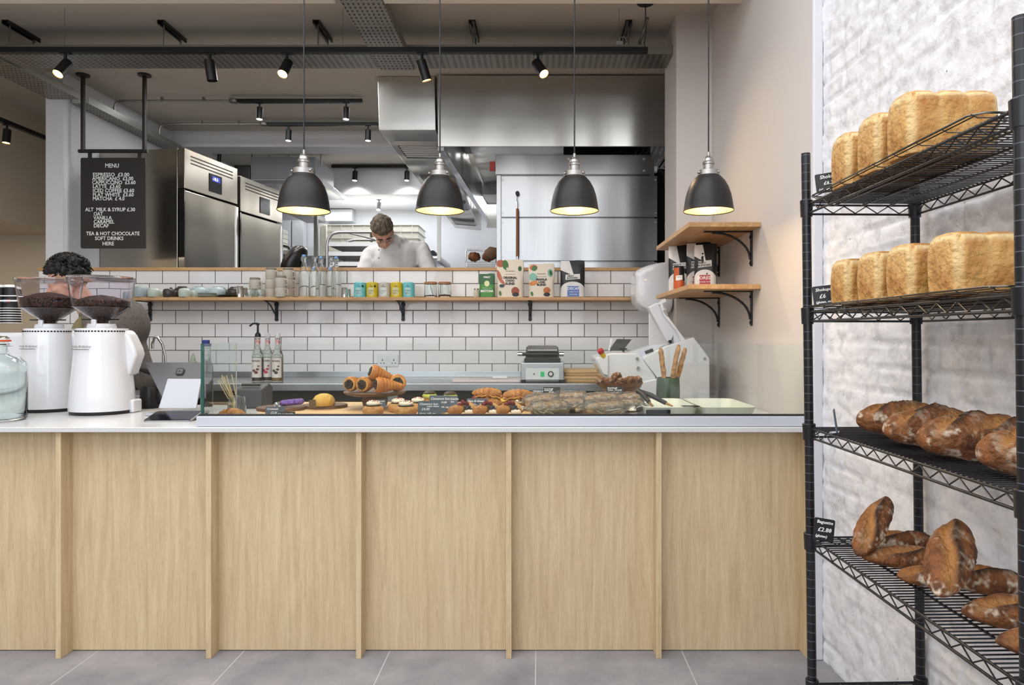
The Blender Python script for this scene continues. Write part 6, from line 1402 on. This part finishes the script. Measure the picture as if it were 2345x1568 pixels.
# hood
hd=thing('extractor_hood','large brushed steel extractor hood over the oven','extractor hood',(.06,5.3,2.70))
hx0=P(1003,0,5.2).x-.06; hx1=P(1523,0,5.2).x-.06+.03; hz1=P(0,177.5,5.2).z-2.70
MB().prism([(-.10,0),(-.088,0),(-.128,hz1),(-.14,hz1)],hx0,hx1,'X').build('front_panel',M['hoodsteel'],hd,bevel=.002)
MB().prism([(hx0,-.088),(hx0+.012,-.088),(hx0+.122,3.2),(hx0+.11,3.2)],0,.35,'Z').build('left_skirt',M['hoodsteel'],hd)
MB().box(hx0+.12,hx1,3.19,3.2,-.1,.45).build('rear_skirt',M['hoodsteel'],hd)
MB().box(hx0+.12,hx1,-.088,3.2,.33,.36).build('inner_roof',M['hoodsteel'],hd)
MB().prism([(hx0-.004,-.09),(hx0+.045,-.09),(hx0+.155,3.2),(hx0+.106,3.2)],-.03,-.0,'Z').build('gutter_lip',M['steel'],hd,bevel=.002)
MB().box(.15,.9,.6,.65,-.02,.30).build('filter_frame',M['darksteel'],hd)
for k in range(12): MB().obox((.78+k*.045,.55,.14),(.012,.5,.30),(0,R(30),0)).build('filter_slat',M['chrome'],hd)
t=tag(MB().box(0,.04,0,.03,0,.07).build('red_pull_switch',mat('alarm_red','#b32a22',.4),bevel=.003),'small red switch box on the side of the oven hood','switch'); t.location=P(1124,390,5.33); t.location.x=-.345-.042
# oven
ov=thing('bakers_oven','tall brushed steel deck oven clad in riveted panels','oven',(.295,5.35,KF))
def oz(y): return P(0,y,5.35).z-KF
ox0=P(1137,0,5.35).x-.295; oxa=P(1148,0,5.35).x-.295; ox1=P(1505,0,5.35).x-.295; oxb=P(1489,0,5.35).x-.295
MB().box(ox0+.02,ox1-.02,.02,1.3,.02,oz(362)).build('oven_body',M['oven'],ov)
MB().box(ox0,oxa-.003,.0,.06,.0,oz(401)).build('corner_post',M['oven'],ov,bevel=.002)
MB().box(ox0-.008,oxb,-.012,.02,oz(400),oz(355)).build('top_panel',M['oven'],ov,bevel=.002)
ys=[(403,497),(500,597),(600,700),(703,800),(803,950)]
for a,b_ in ys:
    pn=MB().box(oxa,ox1,-.004,.02,max(.05,oz(b_)),oz(a)).build('front_panel',M['oven'],ov,bevel=.002)
    for x in (oxa+.012,ox1-.014):
        for yy in (a+9,b_-9):
            if oz(yy)>.1: MB().cyl((x,-.010,oz(yy)),(x,-.003,oz(yy)),.008,n=12).build('panel_screw',M['satin'],pn,smooth=40)
for yy in (365,392): 
    for px in (1302,1474): q=P(px,yy,5.35); MB().cyl((q.x-.295,-.018,q.z-KF),(q.x-.295,-.01,q.z-KF),.009,n=12).build('panel_screw',M['satin'],ov,smooth=40)
MB().cyl((oxb,.05,oz(384)),(oxb+.06,.05,oz(384)),.03,n=16).build('cable_gland',M['whitepaint'],ov,smooth=40)
MB().tube([(oxb+.06,.05,oz(384)),(oxb+.12,.08,oz(390)),(oxb+.16,.1,oz(450)),(oxb+.14,.1,oz(520))],.012,8).build('oven_cable',M['black'],ov,smooth=60)
struct(MB().box(.98,1.3,5.9,5.95,KF,2.7).build('oven_side_void_panel',M['dark']))  # near-black panel: shade of the void beside the oven put into colour
# peel brush on the oven
pl_=thing('hanging_oven_brush','long wooden handled brush hanging by a cord from a black magnet on the oven','brush',P(1185,442,5.31))
o_=pl_.location; q=lambda y:P(0,y,5.31).z-o_.z
MB().cyl((0,-.004,0),(0,.03,0),.016,n=20).build('magnet_hook',M['black'],pl_,smooth=40)
MB().tube([(0,-.006,0),(-.004,-.006,q(460)),(0.004,-.006,q(462)),(0,-.006,q(482))],.0025,6).build('cord',M['black'],pl_)
MB().cyl((0,-.006,q(587)),(0,-.006,q(478)),.0125,.011,14).build('wooden_handle',mat('brush_wood','#8a5a3c',.5),pl_,smooth=50)
MB().cyl((0,-.006,q(640)),(0,-.006,q(587)),.009,n=12).build('steel_ferrule',M['chrome'],pl_,smooth=50)
# trolleys
AL=mat('aluminium','#b9b8b8',.3,.9)
def trolley(px0,px1,ytop,D0,D1,label,m,rows,rail=.014):
    x0=P(px0,0,D0).x; x1=P(px1,0,D0).x; zt=P(0,ytop,D0).z; t=thing('bakery_trolley',label,'trolley',(x0,D0,KF)); W_=x1-x0; H=zt-KF
    for y in (0,D1-D0):
        pts=[(0,y,.05),(0,y,H-.12),(.012,y,H-.06),(.05,y,H-.015),(.11,y,H),(W_-.11,y,H),(W_-.05,y,H-.015),(W_-.012,y,H-.06),(W_,y,H-.12),(W_,y,.05)]
        MB().tube(pts,rail,10).build('arch_frame',m,t,smooth=50)
    MB().tube([(.15,0,H),(W_-.3 if W_>.5 else .2,D1-D0,H)],.006,6).build('cross_brace',m,t)
    for yy in rows:
        z=P(0,yy,D0).z-KF
        MB().box(.005,W_-.005,-.004,.006,z-.018,z+.018).build('runner_front',m,t)
        MB().box(.005,W_-.005,.01,D1-D0,z-.012,z-.008).build('baking_tray',M['darksteel'],t)
    for x in (0,W_):
        for y in (0,D1-D0): MB().cyl((x-.01,y,.04),(x+.01,y,.04),.04,n=16).build('castor',M['black'],t)
    return t
trolley(749,905,531,6.15,6.65,'aluminium bakery trolley with trays and an arched frame behind the chef',AL,(559,581,604,627,650,673))
trolley(560,634,549,6.95,7.4,'aluminium bakery trolley arching out behind the farther fridge',mat('aluminium_dark','#77716b',.35,.9),(574,586,597,609,625))
# crates
CR=mat('crate_white','#d8d6cc',.5)
def crate(w_,d,h):
    t=thing('plastic_crate','x','crate'); 
    MB().box(-w_/2,w_/2,-d/2,d/2,0,h*.86).build('crate_body',CR,t,bevel=.004)
    MB().box(-w_/2-.012,w_/2+.012,-d/2-.012,d/2+.012,h*.84,h*.98).build('crate_rim',CR,t,bevel=.003)
    for k in range(4): MB().box(-w_/2+w_*(k+.5)/4-.006,-w_/2+w_*(k+.5)/4+.006,-d/2-.008,-d/2,h*.1,h*.84).build('rib',CR,t)
    return t
cw=(960-740)/2*8.15/F-.03
proto=None
zsb=P(0,586,7.9).z+.012
for c_ in range(2):
    for r_ in range(5):
        x=P(740+55+110*c_,0,8.15).x; o=crate(cw,.5,.078) if proto is None else dup(proto)
        proto=proto or o
        o.location=(x,8.4,zsb+r_*.079); o['label']='white plastic crate, %s of the five in the %s stack on the high shelf'%(('bottom','fourth','middle','second','top')[r_],('left','right')[c_]); o['category']='crate'; o['group']='white crates on the kitchen shelf'
ksh=thing('kitchen_wall_shelf','long steel shelf high on the rear kitchen wall carrying crates','shelf',(P(800,0,8.3).x,8.3,zsb))
sx0=P(610,0,8.0).x-ksh.location.x; sx1=P(1008,0,8.0).x-ksh.location.x
MB().box(sx0,sx1,-.3,.6,-.03,-.0005).build('shelf_plate',M['steel'],ksh,bevel=.003)
for px in (723,1005):
    x=P(px,0,8.0).x-ksh.location.x; MB().box(x-.02,x+.02,-.31,-.27,-.06,.62).build('shelf_upright',M['satin'],ksh)
    MB().box(x-.02,x+.02,-.27,.6,-.07,-.03).build('shelf_arm',M['satin'],ksh)
for i in range(4):
    o=MB().box(-.008,.008,-.2,.2,0,.38).build('upright_tray',CR,bevel=.002); o.location=(P(729,0,8.1).x+.02+i*.022,8.3,zsb+.0005); tag(o,'white plastic tray standing on edge, %s of four beside the shelf upright'%('first','second','third','last')[i],'tray','white trays on edge')
for i in range(6):
    o=MB().prism(rrect(.34,.42,.07,5),0,.055,'Z').build('proofing_basket',CR,bevel=.012); o.location=(P(600,0,7.9).x+.0,8.1,zsb+.0005+i*.056); tag(o,'white rounded proofing basket, %s in the stack of six beside the fridge'%('lowest','second lowest','third lowest','third from top','second from top','topmost')[i],'basket','white proofing baskets')
t=tag(MB().box(-.12,.12,-.1,.1,0,.07).build('long_white_box',CR,bevel=.004),'low white plastic box on the high kitchen shelf left of the black mixer','box'); t.location=(P(665,0,8.05).x,8.1,zsb+.0005)
t=thing('label_printer_box','small white carton with a printed label on the high kitchen shelf','carton',(P(976,0,8.0).x,8.08,zsb+.0005))
MB().box(-.04,.04,-.03,.03,0,.085).build('carton',M['whitepaint'],t); MB().box(-.03,.0,-.031,-.03,.03,.06).build('printed_label',M['slate'],t)
t=tag(MB().cyl((0,-.05,.035),(0,.1,.035),.033,n=20).build('cling_film_roll',M['black'],smooth=40),'black roll lying beside the small carton on the kitchen shelf','roll'); t.location=(P(990,0,8.0).x,8.08,zsb+.002)
t=tag(MB().box(-.03,.03,-.03,.03,0,.05).build('green_pack',mat('pack_green','#3f7a45',.5),bevel=.006),'small green pack beside the shelf upright','packet'); t.location=(P(1000,0,8.1).x-.01,8.2,zsb+.0005)
# cabinets / pipes on the rear wall
for i,(a,b_,y0,y1,l) in enumerate(((612,668,505,566,'white wall cabinet door at the left of the rear kitchen wall'),(671,697,505,566,'narrow white wall cabinet door beside the wide one'),(746,808,480,507,'white boxed cover under the kitchen ceiling above the crates'))):
    A=P(a,y0,8.9); B=P(b_,y1,8.9); o=MB().box(A.x,B.x,8.86,8.985,B.z,A.z).build('wall_cabinet' if i<2 else 'pipe_cover',M['whitepaint'],bevel=.004); tag(o,l,'cabinet' if i<2 else 'cover')
# mixer
mx_=thing('dough_mixer','black rounded head of a dough mixer tilted up behind the half wall','mixer',P(672,640,5.9)); o_=mx_.location
secs=[]
for (px,y,w_,d_) in ((668,625,24,.12),(668,612,24,.12),(672,600,24,.12),(681,582,22,.11),(687,570,17,.085),(690,562,9,.05)):
    c=P(px,y,5.9)-o_; r=w_*5.9/F; secs.append([c+Vector((math.cos(2*PI*i/28)*r,math.sin(2*PI*i/28)*d_,math.cos(2*PI*i/28)*r*-.12)) for i in range(28)])
MB().loft(secs).build('mixer_head',mat('mixer_black','#151210',.3),mx_,smooth=60,subd=1)
MB().box(-.1,.1,-.1,.1,KF-o_.z,0.05).build('mixer_body',M['darksteel'],mx_,bevel=.01)
# bread basket rack on the right
bk=thing('bagel_rack','small chrome basket rack with bagged loaves beside the oven','basket rack',P(1100,613,5.95)); o_=bk.location
q=lambda px,y,D=5.95:P(px,y,D)-o_
for D in (5.95,6.3):
    MB().tube([q(1067,612.5,D),q(1067,575,D),q(1070,572,D),q(1133,574,D),q(1136,578,D),q(1136,612.5,D)],.007,8).build('wire_frame',M['chrome'],bk,smooth=60)
b=MB()
for k in range(22): a=q(1069+k*3,600,5.95); b.cyl(a,q(1069+k*3,600,6.3),.0016,n=5); b.tube([a+Vector((0,0,.0)),a+Vector((0,0,-.04))],.0016,5)
for y in (600,606,611): b.cyl(q(1069,y),q(1134,y),.0016,n=5)
b.build('wire_basket',M['chrome'],bk)['kind']='stuff'
for px,l in ((1086,'small crusty loaf in a clear bag at the left of the chrome basket'),(1118,'small crusty loaf in a clear bag at the right of the chrome basket')):
    o=MB().ball((0,0,0),(.055,.06,.04),22,14,nz=.25,ns=3).build('bagged_loaf',M['rustic'],smooth=180); o.location=P(px,588,6.08); tag(o,l,'bread loaf','bagged loaves in the chrome basket')
t=tag(MB().ball((0,0,0),(.07,.045,.05),18,12,nz=.3,ns=2.5).build('oven_mitt',mat('mitt_brown','#6b513a',.9),smooth=180),'crumpled brown oven mitt draped beside the oven corner','oven mitt'); t.location=P(1128,580,5.75)
t=tag(MB().box(0,.30,-.2,.5,0,.03).build('side_counter',M['steel'],bevel=.003),'steel side counter under the chrome basket rack','counter'); t.location=P(1065,613,6.0)-Vector((0,0,.075))
for q_ in ((.03,-.17),(.27,-.17),(.03,.47),(.27,.47)): MB().cyl((q_[0],q_[1],-(t.location.z-KF)),(q_[0],q_[1],0),.018,n=10).build('leg',M['steel'],t)
# prep bench the chef leans on
pb=thing('prep_bench','steel prep bench hidden behind the tiled half wall','workbench',(-1.3,5.3,KF))
MB().box(-.9,.9,-.22,.22,.86,.90).build('bench_top',M['steel'],pb,bevel=.003)
for x in (-.85,.85):
    for y in (-.18,.18): MB().box(x-.02,x+.02,y-.02,y+.02,0,.86).build('leg',M['steel'],pb)
# ================= people =================
SKIN=mat('skin','#c4957b',.5,sss=.15); 
def limb(mb,pts,rs,n=14):
    for i in range(len(pts)-1): mb.cap(pts[i],pts[i+1],rs[i],rs[i+1],n)
def handmesh(mb,wrist,d,up,s=1.0,side=1,curl=.5):
    """palm with four fingers and a thumb, d = pointing direction, up = back of hand"""
    d=Vector(d).normalized(); up=Vector(up); up=(up-d*up.dot(d)).normalized(); sd=d.cross(up)*side; w_=Vector(wrist)
    for k in (-1.5,-.5,.5,1.5): mb.cap(w_+d*.015*s+sd*.006*k*s,w_+d*.085*s+sd*.019*k*s,.014*s,.0115*s,8)
    for k,L_ in ((-1.5,.062),(-.5,.074),(.5,.080),(1.5,.072)):
        a=w_+d*.088*s+sd*.0195*k*s; b_=a+(d*math.cos(curl*.6)-up*math.sin(curl*.6))*L_*.45*s; c=b_+(d*math.cos(curl*1.5)-up*math.sin(curl*1.5))*L_*.33*s; e=c+(d*math.cos(curl*2.2)-up*math.sin(curl*2.2))*L_*.25*s
        limb(mb,[a,b_,c,e],[.0092*s,.0085*s,.0078*s,.007*s],8)
    a=w_+d*.03*s-sd*.022*s; b_=a+(d*.5-sd*.8-up*.25).normalized()*.038*s; c=b_+(d*.9-sd*.3-up*.3).normalized()*.030*s
    limb(mb,[a,b_,c],[.013*s,.0105*s,.0085*s],8)
def headmesh(mb,M_):
    """face towards -Y, origin between the ears"""
    t=MB()
    t.ball((0,.012,.035),(.074,.093,.088),24,16); t.ball((0,-.018,-.020),(.062,.070,.075),22,14)       # skull and face
    t.cap((-.028,-.045,-.075),(.028,-.045,-.075),.030,.030,12); t.ball((0,-.066,-.088),(.022,.02,.02),12,8)  # jaw, chin
    t.cap((0,-.080,.012),(0,-.104,-.026),.0095,.0145,10); t.ball((-.012,-.092,-.030),.009,8,6); t.ball((.012,-.092,-.030),.009,8,6) # nose
    t.cap((-.042,-.070,.026),(-.012,-.082,.022),.011,.010,8); t.cap((.042,-.070,.026),(.012,-.082,.022),.011,.010,8)   # brow
    for s_ in (-1,1): t.ball((s_*.045,-.062,-.022),(.024,.02,.018),10,8); t.ball((s_*.076,.008,-.004),(.012,.02,.034),12,8,(0,0,s_*.35))
    t.cap((-.018,-.083,-.056),(.018,-.083,-.056),.0085,.0085,8); t.cap((-.014,-.080,-.068),(.014,-.080,-.068),.009,.009,8)
    t.xf(M_); mb.add(t.v,t.f)
def hairmesh(M_,seed,r=(.083,.103,.092),c=(0,.02,.048),lo=-.35,shag=.12,front=-.05):
    t=MB(); n,m=72,44
    def fn(u,v):
        a=u*2*PI; ph=PI*(v-.5); d=Vector((math.cos(ph)*math.cos(a),math.cos(ph)*math.sin(a),math.sin(ph)))
        k=1+shag*noise.noise(Vector((d.x*3+seed,d.y*3,d.z*3)))+shag*.55*noise.noise(Vector((d.x*16+seed,d.y*16,d.z*5)))
        # face opening: pull the lower front inwards
        if d.y<.0 and d.z<.22: k*=max(.55,1-(-d.y)*(.22-d.z)*1.1)
        if d.z<-.45: k*=.8
        return Vector((c[0]+d.x*r[0]*k,c[1]+d.y*r[1]*k,c[2]+d.z*r[2]*k))
    t.grid(fn,n,m); return t.xf(M_)
# ---- chef
ch=thing('person','person in a white chef jacket and glasses bent over work behind the tiled wall','person',(-1.26,5.80,KF))
o_=ch.location
def C(x,y,z): return Vector((x,y,z))-Vector((-1.26,5.8,0))+Vector((0,0,-KF))
def G3(px,py,D): return P(px,py,D)-o_
HM=Matrix.Translation(G3(877,534,5.50))@Euler((R(0),R(-10),0)).to_matrix().to_4x4()@Euler((R(56),0,R(14))).to_matrix().to_4x4()
b=MB(); headmesh(b,HM)
nb=G3(904,560,5.63); 
limb(b,[HM@Vector((0,.03,-.05)),nb+Vector((0,.02,.02))],[.056,.062])
pel=Vector((0,.12,.95)); chest=nb+Vector((.0,.05,-.16))
limb(b,[nb,chest,pel],[.07,.13,.13])
shL=G3(851,583,5.74); shR=G3(962,572,5.74)
elL=G3(828,640,5.62); elR=G3(985,622,5.60); wrL=Vector((-.10,-.40,.93)); wrR=Vector((.10,-.40,.95))
limb(b,[nb+Vector((0,.03,-.06)),shL,elL,wrL],[.06,.052,.042,.03]); limb(b,[nb+Vector((0,.03,-.06)),shR,elR,wrR],[.06,.052,.042,.03])
handmesh(b,wrL,(.5,-.6,-.25),(0,.2,1),1,1); handmesh(b,wrR,(-.5,-.6,-.25),(0,.2,1),1,-1)
for s_ in (-1,1):
    limb(b,[pel+Vector((s_*.09,0,-.02)),Vector((s_*.11,.08,.50)),Vector((s_*.12,.13,.10))],[.088,.06,.045]); b.cap((s_*.12,.13,.05),(s_*.13,-.06,.04),.045,.038)
body=b.build('body',SKIN,ch,remesh=.0085,sm=3)
b=MB(); limb(b,[nb+Vector((0,.02,-.03)),chest,pel+Vector((0,0,.05)),pel+Vector((0,0,-.10))],[.085,.158,.155,.16],20)
b.ball(chest+Vector((-.06,-.01,.03)),(.12,.125,.16),16,12); b.ball(chest+Vector((.07,-.01,.03)),(.12,.125,.16),16,12)
limb(b,[nb+Vector((-.02,.03,-.05)),shL,elL,elL.lerp(wrL,.85)],[.085,.078,.066,.05],18); limb(b,[nb+Vector((.02,.03,-.05)),shR,elR,elR.lerp(wrR,.85)],[.085,.078,.066,.05],18)
b.ball(nb+Vector((.01,.03,-.01)),(.09,.085,.05),16,12); b.cap(nb+Vector((-.02,.0,.0)),nb+Vector((.05,.04,.02)),.062,.06,14); b.cap(nb,HM@Vector((.0,.045,-.075)),.080,.066,16); b.cap(nb,HM@Vector((.0,.03,-.085)),.080,.062,16); b.ball(nb.lerp(HM@Vector((.01,-.0,-.10)),.5)+Vector((.02,-.02,-.03)),(.075,.06,.05),16,10)
# cloth folds
j=b.build('chef_jacket',mat('jacket_white','#c6c3c1',.85),ch,remesh=.011,sm=4)
tex=bpy.data.textures.new('folds','CLOUDS'); tex.noise_scale=.09; q=j.modifiers.new('d','DISPLACE'); q.texture=tex; q.strength=.022; q.mid_level=.5
b=MB(); 
for s_ in (-1,1): limb(b,[pel+Vector((s_*.08,0,-.02)),Vector((s_*.11,.08,.50)),Vector((s_*.12,.13,.14))],[.125,.09,.075])
b.build('trousers',mat('trouser_dark','#2b2c30',.9),ch,remesh=.014,sm=3)
hairmesh(HM,2.0,r=(.088,.112,.098),c=(0,.022,.046),shag=.13).build('hair',mat('hair_greybrown','#7a6c5c',.8,col2='#463b30',vscale=60,stretch=(1,1,.3),bump=2,bscale=120),ch,smooth=180)
for s_ in (-1,1):
    pts=[HM@Vector((s_*.033+.026*math.cos(a),-.099,.0+.019*math.sin(a))) for a in [2*PI*i/20 for i in range(20)]]
    MB().tube(pts,.0016,6,closed=True).build('spectacle_rim',mat('wire_rim','#b9b2a8',.3,.8),ch,smooth=60)
    MB().tube([HM@Vector((s_*.059,-.097,.004)),HM@Vector((s_*.080,-.04,.008)),HM@Vector((s_*.082,.01,.004))],.0016,6).build('spectacle_arm',MATS['wire_rim'],ch)
    MB().cap(HM@Vector((s_*.050,-.090,.030)),HM@Vector((s_*.018,-.096,.026)),.0055,.005,8).build('eyebrow',mat('hair_dark','#3a3028',.8),ch,smooth=60)
    MB().ball(HM@Vector((s_*.033,-.084,.002)),.009,12,8).build('eye',mat('eye_dark','#2a211c',.3),ch,smooth=60)
MB().tube([HM@Vector((-.008,-.103,.004)),HM@Vector((.008,-.103,.004))],.0016,6).build('spectacle_bridge',MATS['wire_rim'],ch)
dg=None
for (px,y) in ((867,572),(893,565),(867,590),(893,592)):
    MB().ball(G3(px,y,5.56)+Vector((0,.0,0)),(.006,.004,.006),10,6).build('jacket_button',M['satin'],ch,smooth=60)
# ---- barista
ba=thing('person','person with messy black hair and grey top bent over the coffee machine, face hidden','person',(-2.5,3.98,0))
o_=ba.location
HB=Matrix.Translation(G3(154,645,3.92))@Euler((R(18),0,R(-62))).to_matrix().to_4x4()
b=MB(); headmesh(b,HB)
nb=G3(212,722,3.98); limb(b,[HB@Vector((0,.03,-.05)),nb],[.056,.062])
pel=G3(290,905,4.0); pel.z=.95; chest=nb.lerp(pel,.3)+Vector((.06,0,.03))
limb(b,[nb,chest,pel],[.07,.12,.12])
sa=G3(232,752,3.80); sb_=G3(250,735,4.12); ea=G3(180,815,3.62); eb=G3(215,800,4.12); wa=Vector((-.30,-.30,1.20)); wb=Vector((-.32,.0,1.20))
limb(b,[nb,sa,ea,wa],[.06,.05,.04,.028]); limb(b,[nb,sb_,eb,wb],[.06,.05,.04,.028])
handmesh(b,wa,(-.8,-.3,-.2),(0,0,1),1,1); handmesh(b,wb,(-.8,-.1,-.2),(0,0,1),1,-1)
for s_ in (-1,1):
    limb(b,[pel+Vector((0,s_*.09,-.02)),Vector((pel.x-.03,s_*.10,.5)),Vector((pel.x+.03,s_*.10,.1))],[.088,.06,.045]); b.cap((pel.x+.03,s_*.10,.045),(pel.x-.16,s_*.10,.04),.045,.036)
b.build('body',SKIN,ba,remesh=.0095,sm=3)
b=MB(); limb(b,[nb+Vector((.03,0,-.01)),chest,pel+Vector((0,0,.05))],[.095,.15,.155],20); b.ball(chest+Vector((.05,-.02,.04)),(.15,.19,.17),18,12)
limb(b,[nb+Vector((.02,0,0)),sa,ea,ea.lerp(wa,.6)],[.085,.075,.06,.048],16); limb(b,[nb+Vector((.02,0,0)),sb_,eb,eb.lerp(wb,.6)],[.085,.075,.06,.048],16)
b.build('grey_top',mat('top_grey','#6f6862',.95,col2='#5a5450',vscale=60),ba,remesh=.012,sm=4)
b=MB(); b.ball(chest+Vector((-.11,-.04,-.06)),(.07,.15,.17),16,12)
b.build('khaki_apron',mat('apron_khaki','#7b7250',.9),ba,remesh=.012,sm=2)
b=MB()
for s_ in (-1,1): limb(b,[pel+Vector((0,s_*.07,-.02)),Vector((pel.x-.03,s_*.10,.5)),Vector((pel.x+.03,s_*.10,.14))],[.125,.09,.075])
b.build('trousers',mat('trouser_dark','#2b2c30',.9),ba,remesh=.014,sm=3)
hm=hairmesh(HB,7.0,r=(.096,.108,.098),c=(0,.022,.052),shag=.22)
random.seed(4)
for i in range(420):
    a=random.uniform(0,2*PI); ph=random.uniform(-.1,1.5); d=Vector((math.cos(ph)*math.cos(a),math.cos(ph)*math.sin(a),math.sin(ph)))
    if d.y<-.55 and d.z<.5: continue
    p0=HB@(Vector((0,.022,.052))+Vector((d.x*.086,d.y*.098,d.z*.09))); n_=(HB.to_3x3()@d).normalized(); tg_=n_.cross(Vector((random.uniform(-1,1),random.uniform(-1,1),.4))).normalized()
    p1=p0+n_*.016+tg_*.014; p2=p1+n_*.006+tg_*.02
    hm.tube([p0,p1,p2],.004,5,radii=[.0045,.003,.0006])
hm.build('hair',mat('hair_black','#0c0a0a',.55),ba,smooth=180)
